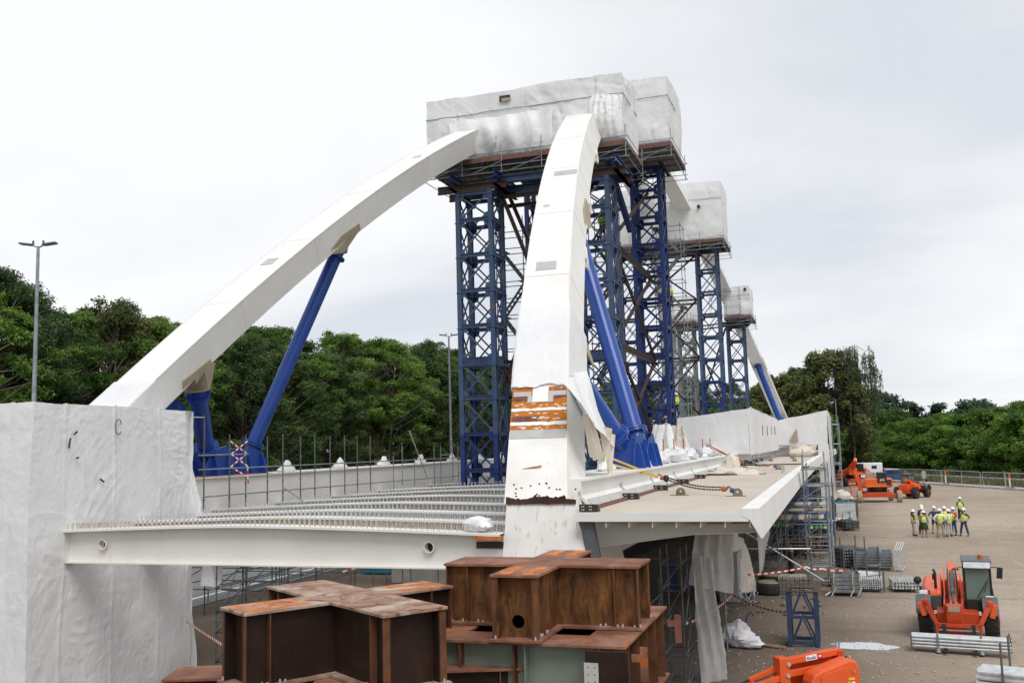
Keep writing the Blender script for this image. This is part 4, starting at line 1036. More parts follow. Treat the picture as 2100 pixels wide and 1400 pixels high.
# ================================================================== LATTICE TOWERS
def tower(x0, x1, y0, y1, ztop, zref, bay, mat, label, thickz=None, mat2=None, leg=.32, zswitch=None):
    t = thing('lattice_tower', label, 'lattice tower', ((x0 + x1) / 2, (y0 + y1) / 2, 0), 'blue lattice towers carrying the arch')
    m2 = mat2 or mat
    zs = zswitch or 0.0
    for x in (x0 + leg / 2, x1 - leg / 2):
        for y in (y0 + leg / 2, y1 - leg / 2):
            m = MB()
            for (za, zb) in (((0.02, zs), (zs, ztop)) if zs else ((0.02, ztop),)):
                m = MB(); m.ibar((x, y, za), (x, y, zb), leg * .82, leg, .035, (0, 1, 0)); m.build('leg', m2 if zb == zs else mat, t)
    lv = []; z = zref
    while z > .6: z -= bay
    z += bay if z < .3 else 0
    z0_ = z
    while z < ztop - .4: lv.append(z); z += bay
    lv.append(ztop - .12)
    ring = None; lastmat = None
    for z in lv:
        mm = m2 if (zs and z < zs + .1) else mat
        h = .26
        m = MB()
        th = thickz is not None and abs(z - thickz) < bay * .3
        hh = .5 if th else .22
        for y in (y0 + .08, y1 - .08): m.ibar((x0 + leg, y, z), (x1 - leg, y, z), .16, hh, .03)
        for x in (x0 + .08, x1 - .08): m.ibar((x, y0 + leg, z), (x, y1 - leg, z), .16, hh, .03)
        for x in (x0, x1):
            for y in (y0, y1):
                sx = 1 if x == x0 else -1; sy = 1 if y == y0 else -1
                m.box(min(x - .03 * sx, x + .42 * sx), max(x - .03 * sx, x + .42 * sx), min(y - .03 * sy, y + .42 * sy), max(y - .03 * sy, y + .42 * sy), z - hh / 2 - .03, z - hh / 2)
        if th:
            for i in range(9):
                xx = x0 + leg + .1 + (x1 - x0 - 2 * leg - .2) * i / 8; m.box(xx - .015, xx + .015, y0 + .0, y0 + .075, z - .22, z + .22)
        m.build('ring_frame', mm, t)
    for a, b in zip(lv[:-1], lv[1:]):
        if b - a < .8: continue
        mm = m2 if (zs and b < zs + .3) else mat
        for (p, q, nrm) in (((x0, y0), (x1, y0), (0, 1)), ((x0, y1), (x1, y1), (0, -1)), ((x0, y0), (x0, y1), (1, 0)), ((x1, y0), (x1, y1), (-1, 0))):
            m = MB(); p3, q3 = Vector((p[0] + nrm[0] * .1, p[1] + nrm[1] * .1, 0)), Vector((q[0] + nrm[0] * .1, q[1] + nrm[1] * .1, 0)); d = (q3 - p3).normalized()
            p3 += d * leg; q3 -= d * leg; up3 = Vector((nrm[0], nrm[1], 0))
            A = p3 + Vector((0, 0, a + .14)); B = q3 + Vector((0, 0, b - .14)); A2 = q3 + Vector((0, 0, a + .14)); B2 = p3 + Vector((0, 0, b - .14))
            m.bar(A, B, .085, .07, up3); m.bar(A2, B2, .085, .06, up3)
            gs = .22
            for c, sx, sz in ((A, 1, 1), (B, -1, -1), (A2, -1, 1), (B2, 1, -1)):
                c0 = c - up3 * .055
                m.prism([c0 - d * sx * .06 - Vector((0, 0, sz * .06)), c0 + d * sx * .24 - Vector((0, 0, sz * .06)), c0 + d * sx * .24 + Vector((0, 0, sz * .10)), c0 + d * sx * .10 + Vector((0, 0, sz * .26)), c0 - d * sx * .06 + Vector((0, 0, sz * .26))], up3 * .012)
            m.build('cross_brace', mm, t)
    return t
TW = {}
TW['A'] = tower(-20.0, -17.7, 50, 52.15, 21.2, 11.4, 2.03, 'blue_faded', 'weathered blue lattice tower left of the near rib, under the long wrapped box', 11.4, 'blue_deep', zswitch=7.35)
TW['B'] = tower(-13.2, -10.9, 50, 52.15, 21.2, 11.4, 2.03, 'blue_faded', 'weathered blue lattice tower directly behind the near arch rib and its thick blue strut', 11.4)
TW['C'] = tower(-12.95, -10.68, 66, 68.2, 26.1, 22.45, 1.95, 'blue_deep', 'deep blue lattice tower, tallest, right of the near rib under the second wrapped box')
tower(-20.9, -18.6, 66, 68.2, 26.1, 22.45, 1.95, 'blue_deep', 'deep blue lattice tower hidden behind the weathered left tower')
TW['D'] = tower(-12.75, -10.42, 98, 100.2, 26.4, 21.75, 2.3, 'blue_faded', 'slim blue lattice tower under the third wrapped box, right of the tallest one', None, 'blue_deep', zswitch=12.5)
TW['F'] = tower(-11.7, -9.5, 115, 117.2, 20.2, 18.3, 2.3, 'blue_faded', 'farthest blue lattice tower, lowest, at the right under the smallest wrapped box', None)
TW['E'] = tower(-18.45, -16.2, 121, 123.2, 20.9, 19.1, 2.3, 'galvanised', 'pale far lattice tower seen between the tallest and the slim blue tower', None)

# head beams and diagonals
def head(x0, x1, y0, z, label, grp='head beams on the lattice towers', mats=('brown_steel', 'blue_deep')):
    t = thing('head_beam_frame', label, 'steel frame', ((x0 + x1) / 2, y0, z), grp)
    for y in (y0 + .2, y0 + 1.95):
        m = MB(); m.ibar((x0, y, z + .22), (x1, y, z + .22), .26, .42, .035); m.build('head_beam', mats[0], t)
    for x in (x0 + 1.2, x1 - .35):
        m = MB(); m.ibar((x, y0 - .9, z - .0), (x, y0 + 3.1, z - .0), .24, .02 + .0, .02); m.ibar((x, y0 - .9, z + .62), (x, y0 + 3.1, z + .62), .24, .38, .03); m.build('cross_beam', mats[1], t)
    return t
head(-21.1, -16.9, 50, 21.22, 'rusty and blue head beams on top of the weathered left tower')
head(-13.6, -10.0, 50, 21.22, 'rusty and blue head beams on the tower behind the near rib')
head(-13.4, -10.2, 66, 26.12, 'dark head beams on the tallest blue tower')
head(-13.6, -9.7, 98, 26.42, 'dark head beams on the slim blue tower')
head(-12.6, -9.0, 115, 20.22, 'dark head beams on the farthest tower')
# brown ties
def ties(label, members, grp, mat='brown_steel', w=.2):
    p0 = members[0][0]; t = thing('tie_frame', label, 'steel bracing', p0, grp)
    for a, b in members:
        m = MB(); m.ibar(a, b, w, w, .03); m.build('tie_beam', mat, t)
        if mat == 'brown_steel' and abs(a[2] - b[2]) < .1:
            m = MB(); m.ibar((a[0], a[1] + 1.2, a[2] - .25), (b[0], b[1] + 1.2, b[2] - .25), w, w, .03); m.build('tie_beam', mat, t)
    return t
y = 51.0
ties('brown steel bracing crossing between the two weathered towers behind the near rib', [((-17.6, y, 21.4), (-13.3, y, 9.9)), ((-17.4, y + 1.1, 21.3), (-13.3, y + 1.1, 11.0)), ((-17.6, y, 9.9), (-13.3, y, 21.0)), ((-17.6, y, 11.35), (-13.3, y, 11.35)),
      ((-17.6, y, 10.9), (-13.3, y, 1.4)), ((-17.6, y, 1.4), (-13.3, y, 10.9)), ((-17.7, y, 20.9), (-13.2, y, 20.9))], 'brown bracing between towers')
ties('blue horizontal girder and steel beam tying the heads of the two weathered towers', [((-18.2, 50.4, 21.75), (-12.2, 50.4, 21.75)), ((-18.2, 51.9, 21.55), (-12.2, 51.9, 21.55))], 'brown bracing between towers', 'blue_faded', .38)
ties('brown bracing joining the weathered tower to the tallest tower along the bridge', [((-11.4, 52.3, 18.1), (-11.6, 65.9, 18.1)), ((-11.4, 52.3, 12.3), (-11.6, 65.9, 12.3)), ((-11.4, 52.3, 6.2), (-11.6, 65.9, 6.2)),
      ((-11.4, 52.3, 12.3), (-11.6, 65.9, 18.1)), ((-11.4, 52.3, 18.1), (-11.6, 65.9, 12.3)), ((-11.4, 52.3, 6.2), (-11.6, 65.9, 12.3)), ((-11.4, 52.3, 12.3), (-11.6, 65.9, 6.2)), ((-11.4, 52.3, 18.1), (-11.6, 65.9, 24.2)), ((-11.4, 52.3, .4), (-11.6, 65.9, 6.2))], 'brown bracing between towers', w=.16)
mem = []
for z0 in (9.0, 15.2, 21.2): mem.append(((-18.6, 99, z0), (-12.8, 99, z0)))
for a, b in ((3, 9), (9, 15.2), (15.2, 21.2), (21.2, 25.8)): mem += [((-18.6, 99, a), (-12.8, 99, b)), ((-18.6, 99, b), (-12.8, 99, a))]
mem.append(((-18.6, 99, 25.8), (-12.8, 99, 25.8)))
ties('tall brown crossed bracing left of the slim blue tower', mem, 'brown bracing between towers', w=.17)
tower(-21.0, -18.7, 98, 100.2, 26.4, 21.75, 2.3, 'blue_deep', 'blue lattice tower mostly hidden behind the tallest one, left of the crossed bracing')
mem = [((-16.0, 118, 20.6), (-11.8, 116, 20.6)), ((-16.0, 118, 20.0), (-11.8, 116, 9.0)), ((-16.0, 118, 9.0), (-11.8, 116, 20.0))]
ties('thin dark bracing between the two farthest towers', mem, 'brown bracing between towers', w=.16)
# diagonal blue props from the head of tower B towards tower C
m = MB(); m.ibar((-11.0, 50.2, 22.2), (-10.9, 55.4, 19.2), .3, .34, .03); tag(m.build('blue_prop', 'blue_deep'), 'short sloping blue beam under the right end of the big wrapped box', 'steel beam')

# ================================================================== TARPAULINS
def folds(P, amp=1.0, seed=0):
    """3-D crease displacement field: broad billows, long sharp creases, fine crumple in patches"""
    P = np.asarray(P, float)
    W = np.stack([vnoise(P * 0.45, seed + 1), vnoise(P * 0.45, seed + 2), vnoise(P * 0.45, seed + 3)], -1)
    Q = P + W * 1.3
    h_ = P[..., 0] + P[..., 1]; z_ = P[..., 2]
    patch = np.clip(vnoise(P * .5, seed + 40) * 1.8 + .35, 0, 1)
    dirs = []
    for j, (an, fr) in enumerate(((0.15, 2.4), (0.75, 3.2), (-0.65, 3.0), (1.45, 2.6))):
        c_, s_ = math.cos(an), math.sin(an)
        mk = np.clip(vnoise(P * .42 + 7 * j, seed + 60 + j) * 2.4 - .15, 0, 1)
        wob = .35 * vnoise(P * .8, seed + 70 + j)
        dirs.append((np.stack([(h_ * c_ + z_ * s_ + wob) * fr, (-h_ * s_ + z_ * c_) * .35, h_ * 0 + j * 5.5], -1), mk))
    out_ = []
    for k in range(3):
        a = vnoise(Q * .55, seed + 10 + k); b = 0
        for K, mk in dirs:
            v = 1 - np.abs(vnoise(K, seed + 20 + k)) * 2; b = b + np.sign(v) * np.abs(v) ** 1.5 * mk
        c = 1 - np.abs(vnoise(Q * 5.2, seed + 30 + k)) * 2
        e_ = 1 - np.abs(vnoise(Q * np.array([1.7, 1.7, 2.6]), seed + 90 + k)) * 2; b = b + .55 * np.sign(e_) * np.abs(e_) ** 2.2 * patch
        rg = np.exp(-((np.mod(h_ + .15 * a, 2.1) - 1.05) / .05) ** 2) * (.4 + .6 * patch)
        out_.append(.040 * a + .013 * b + .009 * c * patch + .035 * rg)
    return np.stack(out_, -1) * amp
def sheet_arr(P, amp, seed, flip=False):
    nv, nu, _ = P.shape; D = P + folds(P, amp, seed)
    I = np.arange(nu * nv).reshape(nv, nu); F = np.stack([I[:-1, :-1], I[:-1, 1:], I[1:, 1:], I[1:, :-1]], -1).reshape(-1, 4)
    return D.reshape(-1, 3), F
def quad_grid(a, b, c, d, res, sag=None):
    a, b, c, d = map(np.array, (a, b, c, d)); lu = max(np.linalg.norm(b - a), np.linalg.norm(c - d)); lv = max(np.linalg.norm(d - a), np.linalg.norm(c - b))
    nu, nv = max(3, int(lu / res)), max(3, int(lv / res)); u = np.linspace(0, 1, nu)[None, :, None]; v = np.linspace(0, 1, nv)[:, None, None]
    P = a * (1 - u) * (1 - v) + b * u * (1 - v) + c * u * v + d * (1 - u) * v
    if sag is not None: P = P + sag(u, v)
    return P
def tarp(name, quads, mat, parent=None, res=.12, amp=1.0, seed=0, label=None, group=None):
    Vs, Fs, n = [], [], 0
    for q in quads:
        P = quad_grid(*q[:4], res, q[4] if len(q) > 4 else None); V, F = sheet_arr(P, amp, seed); Vs.append(V); Fs.append(F + n); n += len(V)
    V = np.concatenate(Vs); F = np.concatenate(Fs); off_ = origin(parent); V = V - np.array(off_)
    o = mesh_obj(name, fast_mesh(name, V, F, mat, smooth=True), parent)
    if label: tag(o, label, 'tarpaulin', group)
    return o
def drape(name, quad, mat, parent=None, res=.06, amp=1.0, seed=0, wave=.0, freq=6, label=None, wdir=(0, 1, 0)):
    w = np.array(wdir)
    sag = lambda u, v: w * (wave * np.sin(u * freq * 6.283 + 2 * np.sin(v * 2.1 + seed)) * (0.3 + v))
    return tarp(name, [(*quad, sag)], mat, parent, res, amp, seed, label)
def box_quads(x0, x1, y0, y1, z0, z1, sides='FRLBT', dz=(0, 0, 0, 0)):
    # dz lifts the top corners: (x0y0, x1y0, x1y1, x0y1)
    a, b, c, d = (x0, y0, z1 + dz[0]), (x1, y0, z1 + dz[1]), (x1, y1, z1 + dz[2]), (x0, y1, z1 + dz[3])
    e, f, g_, h = (x0, y0, z0), (x1, y0, z0), (x1, y1, z0), (x0, y1, z0)
    q = []
    if 'F' in sides: q.append((e, f, b, a))
    if 'R' in sides: q.append((f, g_, c, b))
    if 'B' in sides: q.append((g_, h, d, c))
    if 'L' in sides: q.append((h, e, a, d))
    if 'T' in sides: q.append((a, b, c, d))
    return q

def platform(t, x0, x1, y0, y1, z, near=True):
    n = int((x1 - x0) / .32); mb_ = None
    for i in range(n):
        a = x0 + (x1 - x0) * i / n; m = MB(); m.box(a + .012, a + (x1 - x0) / n - .012, y0, y1, z, z + .05); m.build('board', 'ply', t)
    for q in ((x0, x1, y0 - .04, y0 - .005, z - .02, z + .26), (x0, x1, y1 + .005, y1 + .04, z - .02, z + .15), (x0 - .04, x0 - .005, y0, y1, z - .02, z + .26), (x1 + .005, x1 + .04, y0, y1, z - .02, z + .26)):
        m = MB(); m.box(*q); m.build('toe_board', 'toe_board', t)
    m = MB()
    for k in range(5):
        y = y0 + .15 + (y1 - y0 - .3) * k / 4; m.tube((x0 - .1, y, z - .06), (x1 + .1, y, z - .06), .03, 6)
    for k in range(int((x1 - x0) / 1.1) + 1):
        x = x0 + .1 + (x1 - x0 - .2) * k / int((x1 - x0) / 1.1); m.tube((x, y0 - .15, z - .13), (x, y1 + .15, z - .13), .035, 6)
    m.build('joists', 'dark_steel', t)
    m = MB()
    for k in range(int((x1 - x0) / 2.2) + 1):
        x = x0 + (x1 - x0) * k / int((x1 - x0) / 2.2)
        for y in (y0 - .09, y1 + .09): m.tube((x, y, z - .75), (x, y, z + 1.1), .026, 6)
        if k: m.tube((x - 1.9, y0 - .1, z - .7), (x, y0 - .1, z - .1), .024, 6)
    for y in (y0 - .09, y1 + .09):
        for dz in (-.7, -.35, .45): m.tube((x0 - .2, y, z + dz), (x1 + .2, y, z + dz), .024, 6)
    for x in (x0 - .09, x1 + .09):
        for dz in (-.7, .45): m.tube((x, y0, z + dz), (x, y1, z + dz), .024, 6)
    m.build('tube_frame', 'galvanised', t)
def enclosure(label, x0, x1, y0, y1, z0, z1, seed, dz=(0, 0, 0, 0), res=.14, holes=(), plabel=None, amp=2.4, plat=True):
    t = thing('wrapped_enclosure', label, 'wrapped box', ((x0 + x1) / 2, (y0 + y1) / 2, z0), 'white wrapped boxes round the arch joints')
    tarp('tarp_cover', box_quads(x0, x1, y0, y1, z0, z1, dz=dz), 'tarp_white', t, res, amp, seed)
    zs = z0 + (z1 - z0) * .70
    m = MB(); pts = [(x0 - .03, y0 - .03), (x1 + .03, y0 - .03), (x1 + .03, y1 + .03)]
    for (a, b) in zip(pts[:-1], pts[1:]):
        n = 14
        for k in range(n):
            p = lerp((*a, zs), (*b, zs), k / n); q = lerp((*a, zs), (*b, zs), (k + 1) / n); j = lambda v: rs_.uniform(-.03, .03)
            m.tube((p[0], p[1], p[2] + j(0)), (q[0], q[1], q[2] + j(0)), .018, 5)
    m.build('lashing', 'grey_plastic', t)
    for (hx, hz, w, h) in holes:
        m = MB(); m.box(hx, hx + w, y0 - .09, y0 - .06, hz, hz + h); ho = m.build('opening', 'clip_dark', t)
        m = MB(); m.box(hx + .12, hx + w, y0 - .10, y0 - .092, hz, hz + h * .55); m.build('flap', 'beige_primer', ho)
    if plat:
        p = thing('work_platform', plabel, 'scaffold platform', ((x0 + x1) / 2, y0, z0 - .4), 'board platforms under the wrapped boxes')
        platform(p, x0 - .05, x1 + .15, y0 - .25, y1 + .35, z0 - .42)
    return t
enclosure('long wrapped white box over the joints of both arch ribs, with a small square opening', -21.9, -10.1, 50.5, 54.6, 23.3, 27.0, 1, (0, .05, .3, .1), .10, [(-17.25, 26.35, .65, .36)], 'long board platform with red brown toe boards under the big wrapped box')
enclosure('second wrapped white box, just behind and right of the long one', -21.0, -9.35, 62.0, 67.6, 26.55, 31.0, 2, (0, 0, .3, .3), .14, (), 'board platform under the second wrapped box, on the tallest tower')
e3 = enclosure('third wrapped white box, right of the underside of the falling rib', -21.3, -9.6, 96.0, 101.5, 26.9, 32.7, 3, (0, 0, .2, .2), .16, (), 'board platform under the third wrapped box, on the slim tower')
enclosure('small farthest wrapped white box with a round black vent', -11.5, -8.6, 113.0, 118.5, 21.1, 24.4, 4, (0, 0, .2, .2), .16, (), 'platform with guard rails under the farthest wrapped box')
enclosure('far small wrapped box between the tallest and slim towers', -18.8, -15.8, 119.5, 124, 21.6, 24.7, 5, (0, 0, 0, 0), .2, (), 'platform on the pale far tower')
T = thing('loose_sheet', 'loose crumpled sheet sagging on the long wrapped box between the two ribs', 'tarpaulin', (-17, 50, 23.2))
bulge = lambda u, v: np.array([0, -1, 0]) * (.42 * np.sin(np.pi * np.clip(u, 0, 1)) ** .6 * np.sin(np.pi * np.clip(v, 0, 1)) + .06 * np.sin(u * 31 + v * 3))
tarp('sheet', [((-20.2, 50.35, 23.25), (-14.3, 50.35, 23.2), (-14.0, 50.35, 25.6), (-20.4, 50.35, 25.5), bulge)], 'tarp_white', T, .08, 2.2, 81)
T = thing('loose_sheet', 'loose crumpled sheet on the long wrapped box right of the near rib top', 'tarpaulin', (-11, 50, 23.2))
tarp('sheet', [((-12.2, 50.35, 23.35), (-10.05, 50.3, 23.35), (-10.1, 50.3, 25.7), (-11.9, 50.35, 25.9), bulge)], 'tarp_white', T, .07, 2.4, 82)
def vent(x, y, z, r, lb):
    m = MB(); m.tube((x, y - .12, z), (x, y + .2, z), r, 20); tag(m.build('vent_hole', 'clip_dark', None), lb, 'vent')
vent(-9.05, 112.9, 24.05, .17, 'round black vent near the top of the farthest wrapped box'); vent(-11.8, 95.85, 30.2, .16, 'round black hole in the third wrapped box beside the rib')

t = thing('work_platform', 'dark board platform hung under the floor beams behind the rusty crosses', 'scaffold platform', (-9, 30, 2.9), 'board platforms under the deck')  # board platform, also added to deepen the shade below the bridge
for i in range(26):
    m = MB(); x = -13.0 + i * .33; m.box(x, x + .31, 30.5, 58, 2.9 + .01 * (i % 3), 2.96 + .01 * (i % 3)); m.build('board', 'ply', t)
m = MB()
for k in range(10): m.tube((-13.2, 31 + k * 3, 2.84), (-4.4, 31 + k * 3, 2.84), .03, 6)
m.build('joists', 'old_tube', t)
# the big tarpaulin tent at the left foot
T = thing('tarp_tent', 'huge creased white tarpaulin tent wrapped round the left arch foot at the left edge', 'tarpaulin', (-26, 22, 0))
cr = lambda u, v: np.array([1, 0, 0]) * (.16 * np.sin(v * 9 + u * 3) * (u > .96) + .35 * np.clip(u - .93, 0, 1) * 14 * .12 * np.sin(v * 14)) + np.array([0, 1, 0]) * (u ** 12 * (.22 * np.sin(v * 11) + .30 * np.exp(-((v - .56) / .07) ** 2)))
tarp('tarp_cover', [((-21.55, 21.35, -1.25), (-21.5, 28.7, -1.25), (-21.6, 28.6, 8.14), (-21.6, 21.4, 8.22), cr)], 'tarp_white', T, .045, .85, 31)
tarp('tarp_cover', [((-33, 20.9, -1.25), (-21.55, 21.35, -1.25), (-21.6, 21.4, 8.22), (-33, 20.9, 8.3)), ((-33, 20.9, 8.3), (-21.6, 21.4, 8.22), (-21.6, 28.6, 8.14), (-33, 28.6, 8.3)), ((-33, 28.6, 0), (-21.6, 28.65, 0), (-21.6, 28.6, 8.14), (-33, 28.6, 8.3))], 'tarp_white', T, .08, .85, 31)
for (y, z, dy, dz) in ((22.7, 6.9, .05, .3), (23.0, 6.6, .1, .02), (24.0, 5.95, .16, -.10), (22.9, 7.3, .12, .1)):
    m = MB(); m.bar((-21.50, y, z), (-21.49, y + dy, z + dz), .02, .05); m.build('tear', 'clip_dark', T)
m = MB(); c = Vector((-21.49, 24.75, 7.55)); m.path([c + Vector((0, .13 * math.cos(a), .24 * math.sin(a))) for a in lin(.3, 5.6, 14)], .014, 5); m.build('strap_loop', 'clip_dark', T)
drape('loose_flap', ((-21.3, 28.9, 2.9), (-21.2, 29.7, 2.9), (-21.25, 29.5, 1.75), (-21.35, 29.1, 2.0)), 'tarp_white', T, .04, 1.6, 3, .14, 1.5, wdir=(1, .6, 0))
def rib_wrap(side, za, zb, seed, mat, label, jag=.12, amp=.8):
    Y0, Y1 = Yof(za), Yof(zb); per = [(-1, 1)] ; nU = 60; nV = int((Y1 - Y0) / .07); P = np.zeros((nV, nU, 3)); rs = np.random.RandomState(seed)
    for i in range(nU):
        u = i / (nU - 1) * 3
        if u < 1: e, d = -1, 1 - u
        elif u < 2: e, d = -1 + 2 * (u - 1), 0
        else: e, d = 1, u - 2
        j0 = jag * (mnoise.noise((u * 2.7, seed, 0)) + .6 * mnoise.noise((u * 8.1, seed, 3)))
        for j in range(nV):
            v = j / (nV - 1); Y = Y0 + j0 + (Y1 - Y0 - j0) * v
            P[j, i] = rib_pt(Y, side, e, d, .07)
    fl = np.linspace(1, .12, nV)[:, None, None]
    D = P + folds(P, amp, seed) * fl * .55
    I = np.arange(nU * nV).reshape(nV, nU); F = np.stack([I[:-1, :-1], I[:-1, 1:], I[1:, 1:], I[1:, :-1]], -1).reshape(-1, 4)
    return tag(mesh_obj('rib_tarp', fast_mesh('rib_tarp', D.reshape(-1, 3), F, mat, smooth=True)), label, 'tarpaulin')
rib_wrap(1, 8.28, 11.2, 5, 'tarp_white', 'white sheet wrapped round the near arch rib above the rust band, lower edge torn')
rib_wrap(-1, 7.3, 9.2, 6, 'tarp_white', 'white sheet gathered round the left arch rib where it leaves the tent', .3, 1.6)
t = thing('hanging_tarp', 'torn white tarpaulin with beige inside hanging down right of the near arch foot', 'tarpaulin', (-6.8, 26, 5.6))
drape('outer_sheet', ((-6.12, 24.5, 7.2), (-6.25, 27.8, 6.5), (-7.25, 28.4, 8.9), (-6.85, 24.6, 8.35)), 'tarp_white', t, .05, 1.3, 8, .10, 1.6, wdir=(1, 0, 0))
drape('outer_sheet', ((-6.35, 27.3, 5.78), (-6.35, 28.0, 5.6), (-6.4, 28.3, 6.8), (-6.25, 26.6, 7.1)), 'tarp_cream', t, .05, 1.3, 9, .12, 2, wdir=(1, .2, 0))
drape('inner_sheet', ((-6.45, 25.6, 6.25), (-6.2, 26.2, 6.05), (-6.3, 25.4, 7.2), (-6.3, 24.7, 7.4)), 'tarp_cream', t, .05, 1.2, 10, .06, 1.5, wdir=(1, 0, 0))

# wrapped tents over the far deck
T = thing('tarp_tent', 'white wrapped tent standing over the right girder, with a long rippled side wall', 'tarpaulin', (-7.5, 66, 5.8))
tarp('tarp_cover', [((-10.0, 64, 5.85), (-5.35, 64, 5.7), (-5.35, 64, 8.62), (-10.0, 64, 8.15)), ((-10.0, 64, 8.15), (-5.35, 64, 8.62), (-5.2, 93, 8.3), (-10, 93, 8.2)), ((-10.0, 93, 5.85), (-10, 64, 5.85), (-10.0, 64, 8.15), (-10, 93, 8.2))], 'tarp_white', T, .14, .9, 41)
rip = lambda u, v: np.array([1, 0, 0]) * (.16 * np.abs(np.sin(u * 3.1416 * 16))) + np.array([0, 0, 1]) * (.16 * v * np.abs(np.sin(u * 3.1416 * 16)))
tarp('side_wall', [((-5.35, 64, 5.65), (-5.25, 93, 5.6), (-5.25, 93, 8.3), (-5.35, 64, 8.62), rip)], 'tarp_white', T, .12, .6, 42)
for (y, z) in ((73, 6.9), (78, 6.9), (83, 7.0), (88, 7.0)):
    m = MB(); m.bar((-5.12, y, z), (-5.12, y + .12, z + .75), .02, .05); m.build('tear', 'clip_dark', T)
T = thing('tarp_tent', 'tall white wrapped tent across the far deck, reaching down to the ground on the right', 'tarpaulin', (-3, 93, 5.6))
tarp('tarp_cover', [((-5.3, 93, 6.0), (-0.75, 93, 6.0), (-0.65, 93, 9.15), (-5.3, 93, 8.3)), ((-5.3, 93, 8.3), (-0.65, 93, 9.15), (-.6, 126, 9.3), (-5.3, 126, 8.6)),
                    ((-1.65, 92.9, 0.3), (-0.55, 93, 0.2), (-0.7, 93, 6.05), (-1.65, 93, 6.05)), ((-0.55, 93, 0.2), (-0.5, 126, 0.2), (-0.6, 126, 9.3), (-0.65, 93, 9.15))], 'tarp_white', T, .16, 1.1, 43)
drape('loose_flap', ((-4.0, 92.5, 5.2), (-1.9, 92.3, 5.25), (-1.7, 92.8, 6.1), (-4.3, 92.9, 6.1)), 'tarp_cream', T, .12, 1.6, 44, .3, 1.3)
m = MB(); m.prism([(-4.2, 92.82, 6.35), (-3.35, 92.82, 6.35), (-3.45, 92.82, 7.6)], (0, .02, 0)); m.build('tear_flap', 'beige_primer', T)
m = MB()
for i in range(12):
    y = 65 + i * 2.3; m.tube((-5.3, y, 4.97), (-5.3, y, 5.9), .03, 6)
m.build('poles', 'galvanised', T)
T = thing('tarp_wrap', 'white and beige sheets draped over the strut base beside the tallest tower', 'tarpaulin', (-8.6, 52, 5.8))
drape('sheet', ((-9.6, 51.5, 5.75), (-7.9, 51.4, 5.75), (-8.5, 51.8, 7.55), (-9.35, 51.8, 7.55)), 'tarp_white', T, .07, 1.6, 51, .12, 2)
drape('sheet', ((-8.6, 52.6, 5.75), (-7.5, 52.6, 5.75), (-7.9, 52.8, 7.45), (-8.5, 52.8, 7.5)), 'tarp_cream', T, .07, 1.5, 52, .12, 2)
drape('sheet', ((-9.6, 53.8, 5.75), (-9.6, 51.5, 5.75), (-9.35, 51.8, 7.55), (-9.35, 53.4, 7.55)), 'tarp_white', T, .07, 1.5, 53, .12, 2)
for i, (y, s) in enumerate([(35.5, .5), (37.5, .55), (39.6, .7), (42.3, .8), (45.2, .75), (48.3, .9), (55.5, .8), (59, .8)]):
    m = MB(); m.blob((-7.15, y, 5.9), .62, s * 1.25, .34, 60 + i, 16, .45, 5.72); m.blob((-7.3, y + s * .8, 6.0), .4, s * .6, .3, 70 + i, 14, .5, 5.72)
    tag(m.build('wrapped_bolts', 'tarp_white', None, True), ['small white wrapping on the right girder nearest the arch foot', 'white wrapping on the right girder behind the yellow strap'][min(i, 1)] if i < 2 else 'white lumpy wrapping over anchor bolts along the top of the right girder', 'tarpaulin', 'white wrappings on the right girder')
    m = MB(); m.tube((-7.3, y + .3, 5.9), (-7.3, y + .3, 6.75), .03, 8); tag(m.build('anchor_rod', 'rust_orange', None), 'rusty threaded rod sticking up from the right girder between wrappings', 'rod', 'rusty rods on the right girder')
T = thing('cloth_heap', 'crumpled white and beige cloth heaped on the sandy deck', 'tarpaulin', (-4.93, 47.7, 4.96))
m = MB(); m.blob((-4.95, 47.9, 5.05), .48, .6, .85, 7, 26, .5, 4.965); m.blob((-5.1, 47.5, 5.0), 1.0, .8, .30, 8, 22, .6, 4.965); m.blob((-4.1, 47.4, 5.0), .75, .5, .16, 9, 18, .6, 4.965); m.build('cloth', 'tarp_cream', T, True)
t = thing('hanging_sheet', 'grey translucent sheet hanging under the edge of the right deck', 'tarpaulin', (-2.6, 40, 2))
drape('sheet', ((-2.75, 34.5, 1.9), (-2.75, 46, 4.2), (-2.75, 46, 4.38), (-2.75, 34.5, 4.38)), 'tarp_clear', t, .1, 1.0, 61, .05, 4, wdir=(1, 0, 0))
t = thing('hanging_sheet', 'torn clear plastic sheeting hanging from the front of the right deck to the ground', 'tarpaulin', (-3.5, 28, 0))
drape('sheet', ((-3.95, 27.2, -.02), (-3.32, 27.9, -.02), (-3.55, 28.0, 3.2), (-4.1, 27.4, 3.6)), 'tarp_clear', t, .05, 1.7, 62, .12, 2.5, wdir=(.5, -1, 0))
drape('sheet', ((-4.15, 27.5, 2.6), (-3.0, 28.1, 2.3), (-2.95, 28.3, 4.25), (-3.95, 27.9, 4.3)), 'tarp_clear', t, .05, 1.5, 63, .1, 3, wdir=(.3, -1, 0))
t = thing('concrete_block', 'tall pale concrete block under the right deck with a beige sheet over it', 'concrete block', (-4.4, 41, 0))
m = MB(); m.box(-4.95, -4.15, 40.8, 42.8, 0, 1.95); m.build('block', 'concrete', t, bevel=.03)
drape('sheet', ((-4.12, 41.1, .3), (-3.7, 43.1, .1), (-4.1, 43, 2.3), (-4.9, 41.0, 3.6)), 'tarp_cream', t, .07, 1.6, 64, .1, 2, wdir=(1, 0, 0))

